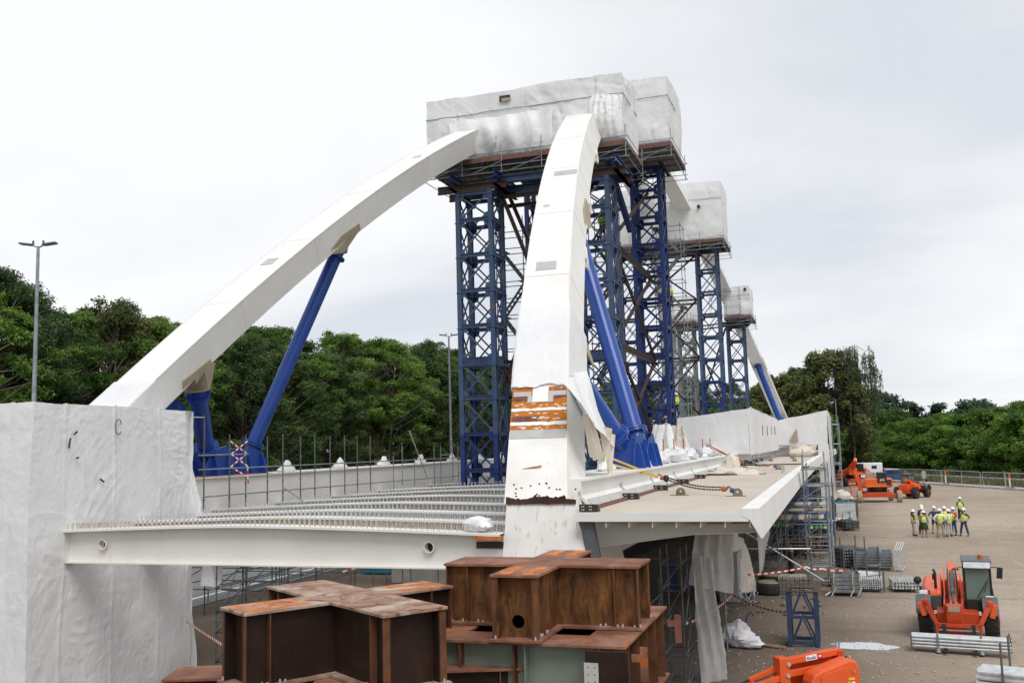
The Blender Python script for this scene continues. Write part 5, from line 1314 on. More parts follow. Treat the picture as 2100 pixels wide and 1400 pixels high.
# ================================================================== SCAFFOLDS
def scaffold(label, xs, ys, z0, ztop, lift, grp='tube scaffolds', decks=(), brace=True, r=.024, mat='galvanised', toprand=0.0, base=True, lz=None):
    t = thing('scaffold', label, 'scaffold', (xs[0], ys[0], z0), grp)
    for x in xs:
        for y in ys:
            m = MB(); tp = ztop + rs_.uniform(-toprand, toprand); m.tube((x, y, z0), (x, y, tp), r, 6)
            zz_ = z0 + .35
            while zz_ < tp: m.tube((x, y, zz_ - .02), (x, y, zz_ + .02), r * 1.7, 6); zz_ += .5
            if base: m.box(x - .08, x + .08, y - .08, y + .08, z0, z0 + .02)
            m.build('standard', mat, t)
    zs = lz or []
    if not zs:
        z = z0 + .3
        while z < ztop: zs = zs + [z]; z += lift
    for z in zs:
        m = MB()
        for y in ys: m.tube((xs[0] - .1, y + .03, z), (xs[-1] + .1, y + .03, z), r, 6)
        for x in xs: m.tube((x + .03, ys[0] - .1, z + .04), (x + .03, ys[-1] + .1, z + .04), r, 6)
        m.build('ledger', mat, t)
    if brace:
        for z in zs[:-1]:
            m = MB(); zn = zs[zs.index(z) + 1]
            m.tube((xs[0] - .03, ys[0] - .04, z), (xs[-1] - .03 if len(xs) < 3 else xs[1], ys[0] - .04, zn), r * .9, 6); m.tube((xs[-1] + .05, ys[0], z), (xs[-1] + .05, ys[min(1, len(ys) - 1)], zn), r * .9, 6)
            m.build('diagonal', mat, t)
    for (z, a, b, c, d) in decks:
        n = max(1, int((b - a) / .32))
        for i in range(n):
            m = MB(); w = (b - a) / n; m.box(a + i * w + .01, a + (i + 1) * w - .01, c, d, z, z + .05); m.build('board', 'debris_pale' if i % 3 else 'ply', t)
    return t
# guard rail scaffold inside the left girder
t = thing('guard_scaffold', 'row of scaffold poles and rails running along the floor beams before the left girder', 'scaffold', (-22.6, 30, 4.5))
for y, tp in ((30.6, 8.1), (32.2, 7.38), (33.3, 7.35), (34.85, 7.32), (36.03, 7.4), (37.46, 7.32), (38.7, 7.38), (40.1, 7.33), (41.5, 7.37), (42.8, 7.33), (44.2, 7.35), (46.9, 6.25), (48.0, 6.81), (49.6, 6.11), (52.4, 6.77), (53.4, 6.76), (55.3, 6.75), (56.2, 6.74)):
    m = MB(); m.tube((-22.6, y, 4.5), (-22.6, y, tp), .027, 8)
    for k in range(5): m.tube((-22.6, y, 4.9 + k * .5), (-22.6, y, 4.94 + k * .5), .045, 8)
    m.build('pole', 'old_tube' if tp > 7 else 'galvanised', t, True)
for a, b, z, zb in ((30.2, 57, 6.05, 5.98), (30.5, 57, 5.03, 4.86), (30.2, 33.4, 6.58, 6.58)):
    m = MB(); m.tube((-22.55, a, z), (-22.55, b, zb), .027, 8); m.build('rail', 'galvanised', t, True)
m = MB(); m.tube((-22.5, 36.0, 5.1), (-22.3, 37.6, 4.3), .03, 6); m.tube((-22.6, 49.0, 7.6), (-22.6, 51.4, 4.9), .035, 6); m.tube((-22.6, 53.4, 6.2), (-22.6, 55.3, 6.2), .022, 6); m.tube((-22.6, 30.6, 8.0), (-22.6, 29.2, 8.0), .022, 6); m.build('loose_tube', 'galvanised_bright', t, True)
def tape(pts, label, w=.06, sag=.0, parent=None):
    """red and white barrier tape as alternating short pieces"""
    t = thing('barrier_tape', label, 'barrier tape', pts[0], 'red and white barrier tapes')
    mr, mw = MB(), MB(); 
    for a, b in zip(pts[:-1], pts[1:]):
        a, b = Vector(a), Vector(b); L_ = (b - a).length; n = max(2, int(L_ / .16)); 
        for i in range(n):
            u0, u1 = i / n, (i + 1) / n; p = a.lerp(b, u0); q = a.lerp(b, u1)
            p.z -= sag * 4 * u0 * (1 - u0); q.z -= sag * 4 * u1 * (1 - u1)
            (mr if i % 2 else mw).bar(p, q, .006, w)
    mr.build('red_stripes', 'tape_red', t); mw.build('white_stripes', 'tape_white', t); return t
tape([(-22.55, 32.2, 7.1), (-22.55, 33.3, 6.6), (-22.55, 32.2, 6.1), (-22.55, 33.3, 5.7)], 'tape zigzag between two scaffold poles before the short blue strut')
tape([(-22.52, 33.3, 7.1), (-22.52, 32.2, 6.6), (-22.52, 33.3, 6.1), (-22.52, 33.35, 5.4)], 'crossing tape between two scaffold poles beside the left strut base')
# under the bridge, left
scaffold('low tube scaffold under the front floor beam beside the tent', [-21.0, -19.9], [29.2, 31.0, 33.0], -1.1, 3.2, 1.0, lz=[-.6,.4, 1.1, 1.9, 2.7], mat='old_tube')
scaffold('long tube scaffold under the floor beams over the road', [-27.2, -25.4, -23.4, -21.4], [34.5, 37.2, 40.2, 43.5], 0, 3.4, 1.2, lz=[1.0, 1.9, 2.3, 3.1], mat='old_tube')
t = thing('ladder', 'steel ladder leaning under the front floor beam beside the tent', 'ladder', (-23.4, 33, 0))
m = MB(); 
for dx_ in (0, .42): m.tube((-22.6 + dx_, 31.5, .1), (-23.2 + dx_, 34.5, 3.5), .025, 6)
m.build('rail', 'old_tube', t)
for i in range(10):
    p = lerp((-22.6, 31.5, .1), (-23.2, 34.5, 3.5), (i + .5) / 10); m = MB(); m.tube(p, (p[0] + .42, p[1], p[2]), .018, 6); m.build('rung', 'old_tube', t)
scaffold('thin scaffold standards under the middle of the floor beams', [-19.6, -17.8, -16.0, -13.8], [38.5, 41.5], 0, 3.45, 1.5, lz=[2.9, 3.3], brace=False, mat='old_tube')
m = MB(); m.box(-21.5, -14.8, 44.2, 44.9, 0, 2.4); tag(m.build('concrete_wall', 'concrete', bevel=.02), 'grey concrete wall standing under the middle of the bridge', 'wall')
m = MB(); m.tube((-12.6, 33, 0), (-12.6, 33, 3.6), .30, 20); tag(m.build('support_pipe', 'brown_steel', None, True), 'brown steel pipe column under the floor beam left of the arch foot', 'column')
for i in range(4):
    m = MB(); m.box(-24.6 + .02 * i, -23.0, 47.0, 48.6, .05 + i * .42, .42 + i * .42); tag(m.build('crate', 'grey_plastic' if i % 2 else 'teal', bevel=.02), ['lowest crate of the stack under the bridge', 'second crate of the stack under the bridge', 'third crate of the stack under the bridge', 'top crate of the stack under the bridge by the grey wall'][i], 'crate', 'crates stacked under the bridge')
# right edge scaffold tower (front) and the tall one at the far tent
scaffold('tall narrow scaffold tower beside the outer edge of the right deck', [-1.55, -0.6], [45.6, 46.9], 0, 6.0, 1.0, decks=[(3.35, -2.6, -.5, 45.6, 46.9), (5.28, -1.6, -.5, 45.6, 46.9)], toprand=.25, lz=[.3, .9, 1.5, 2.2, 2.9, 3.3, 3.9, 4.5, 5.2])
scaffold('second scaffold row behind the narrow tower under the deck edge', [-2.6, -1.5, -.5], [48.6, 50.4], 0, 5.4, 1.0, decks=[(3.4, -2.5, -.6, 48.6, 50.4)], lz=[.6, 1.5, 2.5, 3.35, 4.3], mat='galvanised')
scaffold('third scaffold row by the gas cylinder racks', [-3.4, -1.9, -.4], [56.0, 59.0], 0, 4.4, 1.0, lz=[1.0, 2.0, 3.1, 4.0], mat='old_tube')
t = thing('long_braces', 'two long crossing scaffold tubes under the right deck edge', 'scaffold tube', (-3, 45, 1))
m = MB(); m.tube((-4.3, 44.6, 2.6), (-.9, 45.4, .3), .035, 8); m.build('tube', 'galvanised_bright', t, True)
m = MB(); m.tube((-4.6, 44.9, .2), (-1.9, 47.5, 2.9), .03, 8); m.build('tube', 'old_tube', t, True)
m = MB(); m.tube((-4.3, 44.7, 1.75), (-1.4, 45.4, 1.7), .04, 8); m.build('tube', 'galvanised_bright', t, True)
scaffold('scaffold bay under the right deck left of the narrow tower', [-4.3, -2.7], [43.5, 46.6], 0, 4.3, 1.0, lz=[.4, 1.2, 2.0, 2.8, 3.6], mat='old_tube')
scaffold('scaffold of tubes under the far part of the right deck', [-3.8, -2.2, -1.2], [54, 57.5, 61], 0, 4.3, 1.1, decks=[(2.3, -3.6, -.9, 54, 57)], lz=[1.1, 2.2, 3.2], mat='old_tube')
scaffold('tall scaffold standing against the outer wall of the far tent', [-.35, .25], [95, 98, 101, 104], 0, 8.6, 1.9, mat='galvanised')
scaffold('tube scaffold beside the hanging clear sheet under the deck front', [-4.75, -4.2], [26.4, 27.5], 0, 3.75, .9, lz=[.1, .9, 1.7, 2.6, 3.3], mat='old_tube')
scaffold('low scaffold frames between the rusty steel and the clear sheet', [-6.3, -5.4], [27.2, 29.6], 0, 2.5, .9, lz=[.2, 1.1, 1.95], mat='old_tube')
m = MB(); m.tube((-3.55, 30.6, 0), (-3.55, 30.6, 4.2), .026, 8); m.tube((-3.55, 30.6, 2.6), (-3.9, 30.4, 2.0), .02, 6); tag(m.build('scaffold_pole', 'galvanised', None, True), 'single scaffold pole just right of the hanging clear sheet', 'pole')
scaffold('dark scaffold grid deep under the right deck', [-7.4, -6.2, -5.0], [48, 51, 54], 0, 4.1, 1.2, mat='old_tube', lz=[.8, 1.9, 3.0, 3.9])
def stair_scaffold(label, x0, x1, y0, y1, ztop, mat='galvanised'):
    t = scaffold(label, [x0, x1], [y0, y1], 0, ztop, 1.0, 'stair scaffolds inside the towers', brace=False, r=.028, mat=mat)
    z = .3; k = 0
    while z + 2 < ztop:
        m = MB(); a, b = ((x0 + .1, z), (x1 - .1, z + 2)) if k % 2 else ((x1 - .1, z), (x0 + .1, z + 2))
        yc = (y0 + y1) / 2
        for dy_ in (-.32, .32): m.bar((a[0], yc + dy_, a[1]), (b[0], yc + dy_, b[1]), .03, .14)
        for i in range(8):
            p = lerp((a[0], yc, a[1]), (b[0], yc, b[1]), (i + .5) / 8); m.box(p[0] - .1, p[0] + .1, yc - .3, yc + .3, p[2], p[2] + .03)
        m.build('stair_flight', mat, t)
        m = MB(); m.box(min(b[0], b[0]) - .25, b[0] + .25, y0, y1, z + 2.0, z + 2.04); m.build('landing', 'ply', t); z += 2; k += 1
    return t
stair_scaffold('stair scaffold in and right of the weathered left tower', -18.6, -16.9, 53.0, 54.6, 20.2, 'old_tube')
stair_scaffold('stair scaffold inside the tower behind the near rib', -12.9, -11.4, 53.0, 54.6, 21.0, 'old_tube')
stair_scaffold('stair scaffold right behind the tallest blue tower', -11.9, -9.9, 68.8, 70.4, 22.5, 'galvanised')
stair_scaffold('pale stair scaffold before the far pale tower', -15.9, -13.6, 99.5, 101.5, 20.0, 'galvanised')
scaffold('scaffold cage round the rib below the farthest wrapped box', [-12.9, -11.2, -9.6], [110.5, 112.4], 20.6, 24.0, 1.0, base=False)
# blue supports on the ground under the deck
for i, (x, y) in enumerate([(-2.6, 64), (-2.8, 75), (-2.8, 86), (-6.9, 44), (-6.9, 60)]):
    t = thing('support_trestle', 'blue steel support trestle standing under the right deck', 'trestle', (x, y, 0), 'blue trestles under the right deck')
    for a in (-.45, .45):
        m = MB(); m.ibar((x + a, y, 0), (x + a, y, 4.3 if i < 3 else 3.3), .25, .3, .03, (0, 1, 0)); m.build('leg', 'blue_paint', t)
    m = MB(); m.ibar((x - .45, y, 1.8), (x + .45, y, 1.8), .2, .25); m.ibar((x - .8, y, 4.1 if i < 3 else 3.2), (x + .8, y, 4.1 if i < 3 else 3.2), .25, .25); m.build('cross_beam', 'blue_paint', t)

# ================================================================== FOREGROUND RUSTY STEEL
def steel_cross(label, c, arms, ztop, zbot, webmat, topmats, capmat='rust_plate', holes=True, loc_group='rusty cross-shaped steel pieces'):
    t = thing('rusty_cross', label, 'steel cross', (*c, zbot), loc_group)
    cx, cy = c; tf = .045
    for i, (ang_, ln, w) in enumerate(arms):
        d = Vector((math.cos(R(ang_)), math.sin(R(ang_)), 0)); n = Vector((-d.y, d.x, 0)); o = Vector((cx, cy, 0))
        wn = arms[(i + 1) % 4][2] / 2      # half width of the crossing arm
        s0 = wn; s1 = ln
        def plate(name, a, b, h0, h1, z0, z1, mat, par=t, bev=.004):
            m = MB(); cen = o + d * (a + b) / 2 + n * (h0 + h1) / 2 + Vector((0, 0, (z0 + z1) / 2)); m.obox(cen, d * (b - a) / 2, n * (h1 - h0) / 2, (0, 0, (z1 - z0) / 2)); return m.build(name, mat, par, bevel=bev)
        tm = topmats[i % len(topmats)]
        plate('top_flange', s0 + .002, s1, -w / 2, w / 2, ztop - tf, ztop, capmat)
        if tm:
            for e in (-.27, .24):
                m = MB(); hw = w * .13; cen = o + d * ((s0 + s1) / 2 + .12) + n * (e * w) + Vector((0, 0, ztop + .002)); l_ = (s1 - s0) / 2 - .18
                pts = []
                for k in range(14): pts.append(cen + d * l_ * (-1 + 2 * k / 13) + n * (hw + rs_.uniform(-.03, .03)))
                for k in range(14): pts.append(cen + d * l_ * (1 - 2 * k / 13) + n * (-hw + rs_.uniform(-.03, .03)))
                m.prism(pts, (0, 0, .003)); m.build('rust_streak', tm, t)
        plate('bottom_flange', s0 + .002, s1 + .04, -w / 2 - .03, w / 2 + .03, zbot, zbot + tf, capmat)
        wo = w * .37
        for e in (-1, 1):
            plate('web', s0 * .5, s1 - .03, e * wo - .012, e * wo + .012, zbot + tf, ztop - tf, webmat, bev=0)
            for s_ in (s1 - .055, s1 - .46):
                plate('stiffener', s_, s_ + .022, e * (wo + .012) if e > 0 else -w / 2 + .015, w / 2 - .015 if e > 0 else -(wo + .012), zbot + tf, ztop - tf, 'rust_edge')
        # end diaphragm with a round hole
        zc = zbot + .30; yc_ = 0; m = MB(); q = o + d * (s1 - .22)
        lp = [q + n * a + Vector((0, 0, z)) for a, z in ((-wo, zbot + tf), (wo, zbot + tf), (wo, ztop - tf), (-wo, ztop - tf))]
        hl = [q + n * (.11 * math.cos(2 * math.pi * k / 18)) + Vector((0, 0, zc + .11 * math.sin(2 * math.pi * k / 18))) for k in range(18)]
        m.holed([lp, hl] if webmat == 'rust_web' else [lp], d * .02); m.build('end_diaphragm', webmat, t)
        for s_ in (s1 - .0, s1 - .30, s1 - .60):
            for e in (-1, 1):
                for k in range(1):
                    m = MB(); p = o + d * (s_ - .03) + n * e * (w / 2 - .07) + Vector((0, 0, zbot + tf)); m.tube(p, p + Vector((0, 0, .035)), .022, 6); m.tube(p + d * .0, p + Vector((0, 0, .055)), .012, 6)
                    p2 = p + d * -.09; m.tube(p2, p2 + Vector((0, 0, .035)), .022, 6); m.build('bolt', 'bolt_steel', t)
    a, b = arms[1][2] / 2, arms[0][2] / 2; d = Vector((math.cos(R(arms[0][0])), math.sin(R(arms[0][0])), 0)); n = Vector((-d.y, d.x, 0))
    for z in (ztop - tf / 2, zbot + tf / 2):
        m = MB(); m.obox((cx, cy, z), d * a, n * b, (0, 0, tf / 2 - .0015)); m.build('centre_plate', capmat, t)
    return t
steel_cross('near dark brown steel cross with a pale rusty top and orange streaks, lower left', (-8.08, 14.93), [(57, 1.86, .95), (145.5, 2.14, 1.15), (237, 2.07, .95), (-34.5, 2.24, 1.15)], 4.15, 2.97, 'rust_dark', ['rust_bright', None, 'rust_bright', None], 'rust_plate_pale')
steel_cross('rusty steel cross with yellow brown webs resting on the square frame with green web', (-5.17, 17.07), [(0, 1.82, 1.12), (90, 1.80, .83), (180, 1.80, 1.12), (270, 1.90, .83)], 4.5, 3.42, 'rust_web', [None, 'rust_bright', None, 'rust_bright'], 'rust_plate')
steel_cross('big brown steel cross lying under the near cross', (-8.0, 14.9), [(20, 2.95, .95), (110, 2.3, .95), (200, 3.05, .95), (290, 2.3, .95)], 2.965, 1.75, 'rust_dark', [None], 'rust_plate')
# square frame under the second cross
def steel_frame(label, x0, x1, y0, y1, zt_, zb_, w, web, green=True):
    t = thing('rusty_girder_square', label, 'girder frame', (x0, y0, zb_), 'rusty steel frames')
    tf = .045
    for z0, z1 in ((zt_ - tf, zt_), (zb_, zb_ + tf)):
        for q in ((x0, x1, y0, y0 + w), (x0, x1, y1 - w, y1), (x0, x0 + w, y0 + w + .002, y1 - w - .002), (x1 - w, x1, y0 + w + .002, y1 - w - .002)):
            m = MB(); m.box(*q, z0, z1); m.build('flange', 'rust_plate', t, bevel=.004)
    a = w * .28
    for q in ((x0 + .1, x1 - .1, y0 + a, y0 + a + .02), (x0 + .1, x1 - .1, y0 + w - a, y0 + w - a + .02), (x0 + .1, x1 - .1, y1 - a - .02, y1 - a)):
        m = MB(); m.box(*q, zb_ + tf, zt_ - tf); m.build('web', 'sage_green' if green and q[2] == y0 + a else web, t)
    for q in ((x0 + a, x0 + a + .02, y0 + .1, y1 - .1), (x1 - a - .02, x1 - a, y0 + .1, y1 - .1), (x0 + w - a, x0 + w - a + .02, y0 + w, y1 - w), (x1 - w + a - .02, x1 - w + a, y0 + w, y1 - w)):
        m = MB(); m.box(*q, zb_ + tf, zt_ - tf); m.build('web', web, t)
    for k in range(5):
        y = y0 + .35 + (y1 - y0 - .7) * k / 4; m = MB(); m.box(x1 - a + .001, x1 - .02, y, y + .022, zb_ + tf, zt_ - tf); m.build('stiffener', 'rust_edge', t)
    for x in (x0 + .9, x0 + 1.85, x0 + 2.05, x1 - .45):
        m = MB(); m.box(x, x + .022, y0 + .02, y0 + a - .001, zb_ + tf, zt_ - tf); m.build('stiffener', 'sage_green' if x > x0 + 1.9 else 'rust_edge', t)
    return t
fr = steel_frame('square rusty steel frame with a sage green web under the second cross', -7.1, -3.35, 15.24, 19.12, 3.41, 2.1, .78, 'rust_dark')
m = MB(); m.box(-3.98, -3.30, 15.10, 15.22, 2.3, 3.35); m.build('end_post', 'rust_dark', fr)
m = MB(); m.holed([[(-3.99, 15.07, 2.82), (-3.76, 15.07, 2.82), (-3.76, 15.07, 3.18), (-3.99, 15.07, 3.18)]] + [[(-3.93 + .11 * a + .013 * math.cos(k), 15.07, 2.89 + .11 * b + .013 * math.sin(k)) for k in [i * 1.047 for i in range(6)]] for a in (0, 1) for b in (0, 1, 2)], (0, -.02, 0)); m.build('splice_plate', 'primer_grey', fr)
for (x, y, z0, z1) in ((-3.20, 15.7, 2.78, 3.32), (-3.12, 18.7, 2.8, 3.32)):
    m = MB(); m.box(x - .02, x + .10, y, y + .03, z0, z1); m.box(x - .16, x - .02, y + .0, y + .02, z0 + .3, z0 + .42); m.build('hanging_plate', 'rust_plate', fr)
steel_frame('bottom rusty steel frame standing on the ground under the square frame', -7.0, -3.45, 15.3, 19.0, 2.09, .02, .78, 'rust_dark', False)
steel_cross('lowest brown steel cross standing on the ground at the lower left', (-8.1, 14.9), [(57, 2.2, .95), (147, 2.3, .95), (237, 2.2, .95), (327, 2.3, .95)], 1.745, .02, 'rust_dark', [None], 'rust_plate')

# ================================================================== VEHICLES
def wheel(t, x, y, r, w, tyre='black_rubber', rim='orange_dark', axis=(1, 0, 0)):
    c = Vector((x, y, r)); a = Vector(axis)
    m = MB(); m.lathe(c, [(r * .55, -w / 2), (r * .9, -w / 2), (r, -w * .36), (r, w * .36), (r * .9, w / 2), (r * .55, w / 2)], 28, a)
    for k in range(20):
        an = 2 * math.pi * k / 20
        for sg in (-1, 1):
            p = c + Vector((0, math.cos(an), math.sin(an))) * r; q = c + Vector((0, math.cos(an + .13), math.sin(an + .13))) * r
            m.bar(p + a * sg * w * .02, q + a * sg * w * .46, .07 * r / .6, .05 * r / .6, Vector((0, math.cos(an), math.sin(an))))
    ty = m.build('wheel', tyre, t, True)
    for sg in (-1, 1):
        m = MB(); m.lathe(c + a * sg * w * .30, [(r * .56, 0), (r * .50, .02), (r * .3, .05), (r * .18, .12), (.01, .12)], 20, a * sg); m.build('rim', rim, ty, True)
def telehandler(label, arms=True):
    t = thing('telehandler', label, 'telehandler')
    for x in (-.98, .98):
        wheel(t, x, 0, .60, .42); wheel(t, x, 2.75, .60, .42)
    m = MB(); m.box(-.62, .62, -.75, 3.4, .52, .92); m.box(-.40, -.34, -1.1, 3.2, .9, 1.25); m.box(.12, .18, -1.1, 3.2, .9, 1.25); m.build('chassis', 'orange_dark', t, bevel=.02)
    m = MB(); m.tube((-.98, 0, .6), (.98, 0, .6), .14, 12); m.tube((-.98, 2.75, .6), (.98, 2.75, .6), .14, 12); m.build('axle', 'black_plastic', t, True)
    # engine hood (on the machine's own left, image left)
    m = MB(); m.add([(-1.15, .45, .95), (-.45, .45, .95), (-.45, 2.9, .95), (-1.15, 2.9, .95), (-1.05, .65, 1.32), (-.45, .65, 1.42), (-.45, 2.8, 1.72), (-1.0, 2.8, 1.62)], [(0, 3, 2, 1), (4, 5, 6, 7), (0, 1, 5, 4), (1, 2, 6, 5), (2, 3, 7, 6), (3, 0, 4, 7)]); m.build('engine_hood', 'orange', t, bevel=.10)
    m = MB(); m.add([(-1.18, .35, .8), (-.43, .35, .8), (-.43, 1.6, .8), (-1.18, 1.6, .8), (-1.1, .55, 1.22), (-.43, .55, 1.25), (-.43, 1.7, 1.45), (-1.1, 1.7, 1.4)], [(0, 3, 2, 1), (4, 5, 6, 7), (0, 1, 5, 4), (1, 2, 6, 5), (2, 3, 7, 6), (3, 0, 4, 7)]); m.build('grille', 'black_plastic', t, bevel=.04)
    m = MB(); m.box(-.5, .6, 2.6, 3.35, .9, 1.5); m.build('rear_body', 'orange', t, bevel=.08)
    # cab
    cabm = MB(); x0, x1, y0, y1, z0, z1 = .24, 1.08, .05, 1.55, .86, 2.42
    fr_ = .07
    for (x, y) in ((x0, y0), (x1 - fr_, y0), (x0, y1 - fr_), (x1 - fr_, y1 - fr_)): cabm.box(x, x + fr_, y, y + fr_, z0, z1)
    for (x, y) in ((x0, .75), (x1 - fr_, .75)): cabm.box(x, x + fr_, y, y + fr_, z0, z1)
    cabm.box(x0, x1, y0, y1, z0, z0 + .38); 
    for q in ((x0, x1, y0, y0 + fr_), (x0, x1, y1 - fr_, y1), (x0, x0 + fr_, y0, y1), (x1 - fr_, x1, y0, y1)): cabm.box(*q, z1 - .10, z1)
    cab = cabm.build('cab', 'black_plastic', t, bevel=.015)
    m = MB(); m.box(x0 - .03, x1 + .03, y0 - .08, y1 + .03, z1, z1 + .07); m.build('roof', 'grey_plastic', cab, bevel=.05)
    m = MB(); m.add([(x0 + .02, y0 - .07, z1 + .04), (x1 - .02, y0 - .07, z1 + .04), (x1 - .02, y0 - .14, z1 - .17), (x0 + .02, y0 - .14, z1 - .17), (x0 + .02, y0 + .02, z1 + .04), (x1 - .02, y0 + .02, z1 + .04), (x1 - .02, y0 - .06, z1 - .17), (x0 + .02, y0 - .06, z1 - .17)], [(0, 1, 2, 3), (4, 7, 6, 5), (0, 4, 5, 1), (1, 5, 6, 2), (2, 6, 7, 3), (3, 7, 4, 0)]); m.build('sun_visor', 'galvanised_bright', cab, bevel=.02)
    for nm, q in (('windscreen', (x0 + fr_, x1 - fr_, y0 + .02, y0 + .028, z0 + .38, z1 - .1)), ('side_window', (x1 - .03, x1 - .022, y0 + fr_, .75, z0 + .38, z1 - .1)), ('side_window', (x1 - .03, x1 - .022, .82, y1 - fr_, z0 + .38, z1 - .1)), ('side_window', (x0 + .022, x0 + .03, y0 + fr_, y1 - fr_, z0 + .38, z1 - .1)), ('rear_window', (x0 + fr_, x1 - fr_, y1 - .03, y1 - .022, z0 + .38, z1 - .1))):
        m = MB(); m.box(*q); m.build(nm, 'cab_glass', cab)
    m = MB(); m.box(.46, .88, .95, 1.08, 1.25, 1.95); m.box(.46, .88, .65, 1.0, 1.2, 1.35); m.build('seat', 'grey_plastic', cab, bevel=.06)
    m = MB(); m.lathe((.66, .48, 1.55), [(.17, 0), (.19, .015), (.17, .03)], 16, (0, .4, .9)); m.tube((.66, .35, 1.1), (.66, .48, 1.55), .03, 8); m.build('steering_wheel', 'black_plastic', cab)
    m = MB(); m.path([(.62, .02, 1.30), (.80, -.01, 1.62), (.92, -.01, 1.82)], .012, 6); m.bar((.84, -.02, 1.5), (.98, -.02, 1.95), .02, .02); m.build('wiper', 'black_plastic', cab)
    m = MB(); m.tube((.80, .6, z1 + .06), (.80, .6, z1 + .20), .085, 14, .07); m.build('beacon', 'red_light', cab, True)
    m = MB(); m.path([(x1, .1, 2.28), (x1 + .10, -.05, 2.30), (x1 + .22, -.1, 2.28)], .014, 6); m.bar((x1 + .22, -.1, 1.95), (x1 + .26, -.1, 2.30), .06, .17, (1, 0, 0)); m.build('mirror', 'black_plastic', cab, bevel=.01)
    m = MB(); m.path([(x0, .05, 2.26), (x0 - .12, -.08, 2.27), (x0 - .2, -.1, 2.22)], .012, 6); m.lathe((x0 - .22, -.1, 2.17), [(.02, 0), (.12, .02), (.10, .06), (.03, .09)], 14, (0, 0, 1)); m.build('mirror', 'black_plastic', cab, True)
    m = MB(); m.path([(-1.05, .5, 1.2), (-1.12, .35, 1.6), (-1.15, .3, 1.75)], .014, 6); m.lathe((-1.16, .27, 1.78), [(.02, 0), (.13, .02), (.12, .05), (.02, .08)], 16, (.2, -1, .1)); m.bar((-.82, .3, 1.15), (-.82, .3, 1.45), .16, .05); m.path([(-1.0, .5, 1.35), (-.95, .3, 1.55), (-.82, .3, 1.45)], .012, 6); m.build('mirror', 'black_plastic', t, True)
    for (x, z) in ((-1.0, 1.42), (.98, 1.30)):
        m = MB(); m.box(x - .12, x + .12, -.05, .03, z - .06, z + .07); m.build('headlight', 'helmet_white', t, bevel=.02)
    m = MB(); m.path([(-.62, .95, 1.4), (-.62, .95, 1.95), (-.66, 1.0, 2.05)], .045, 8); m.build('exhaust', 'black_plastic', t, True)
    m = MB(); m.box(-.72, -.58, 1.4, 1.5, 1.65, 1.85); m.build('filter', 'black_plastic', t, bevel=.02)
    # boom
    a, b = Vector((-.10, 3.0, 1.92)), Vector((-.10, -1.05, .98))
    m = MB(); m.bar(a, b, .24, .30); bm_ = m.build('boom', 'orange', t, bevel=.03)
    m = MB(); m.bar(a + Vector((0, -1.0, -.16)), b + Vector((0, -.28, -.10)), .26, .26); m.build('inner_boom', 'orange', bm_, bevel=.02)
    for e in (-.36, .16):
        m = MB(); m.bar(a + Vector((e + .1, -.3, -.05)), b + Vector((e + .1, .9, -.06)), .035, .22); m.build('boom_rail', 'orange', bm_)
    m = MB(); m.tube(a.lerp(b, .30) + Vector((0, 0, .24)), a.lerp(b, .78) + Vector((0, 0, .26)), .075, 14); m.tube(a.lerp(b, .7) + Vector((0, 0, .26)), a.lerp(b, .93) + Vector((0, 0, .2)), .04, 10); m.build('boom_cylinder', 'grey_plastic', bm_, True)
    m = MB(); m.path([a.lerp(b, .2) + Vector((.13, 0, .2)), a.lerp(b, .5) + Vector((.15, 0, .24)), a.lerp(b, .9) + Vector((.12, 0, .2))], .018, 6); m.path([a.lerp(b, .2) + Vector((-.13, 0, .2)), a.lerp(b, .5) + Vector((-.15, 0, .22)), a.lerp(b, .9) + Vector((-.12, 0, .2))], .018, 6); m.build('hose', 'black_rubber', bm_, True)
    m = MB(); m.box(-.34, .14, -1.35, -1.0, .55, 1.25); m.build('boom_head', 'orange_dark', t, bevel=.04)
    m = MB(); m.box(-.27, .07, -1.375, -1.352, 1.04, 1.22); m.build('head_plate', 'beige_primer', t)
    m = MB(); m.box(-.14, -.05, -1.372, -1.352, .80, .98); m.build('warning_sticker', 'yellow', t)
    m = MB(); m.prism([(-.32, -1.30, .3), (.12, -1.30, .3), (.12, -1.45, 1.0), (-.32, -1.45, 1.0)], (0, -.06, 0)); m.build('carriage_link', 'orange_dark', t)
    if arms:
        for s_ in (-1, 1):
            m = MB(); m.prism([(s_ * .52, -1.0, .50), (s_ * .62, -1.0, .42), (s_ * .98, -.85, 1.12), (s_ * 1.06, -.85, 1.30), (s_ * .88, -.85, 1.36), (s_ * .80, -.9, 1.15)], (0, .12, 0)); m.tube((s_ * .9, -.92, 1.26), (s_ * .9, -.66, 1.26), .07, 12); m.build('stabiliser_arm', 'orange_dark', t, bevel=.01)
            m = MB(); m.bar((s_ * 1.10, -.80, 1.22), (s_ * .98, -.80, .80), .08, .16); m.build('stabiliser_foot', 'orange', t, bevel=.02)
        m = MB(); m.box(-.62, .62, -1.62, -1.54, .62, .72); m.box(-.62, .62, -1.62, -1.54, .28, .34); m.box(-.66, -.58, -1.62, -1.54, .26, .74); m.box(.58, .66, -1.62, -1.54, .26, .74); m.build('fork_carriage', 'orange_dark', t)
        m = MB(); m.tube((-.6, -1.5, .5), (.6, -1.5, .5), .025, 8); m.build('carriage_bar', 'galvanised_bright', t)
        for x in (-.42, .42):
            m = MB(); m.box(x - .05, x + .05, -1.68, -1.63, .06, .72); m.box(x - .05, x + .05, -2.75, -1.68, .06, .10); m.build('fork', 'dark_steel', t)
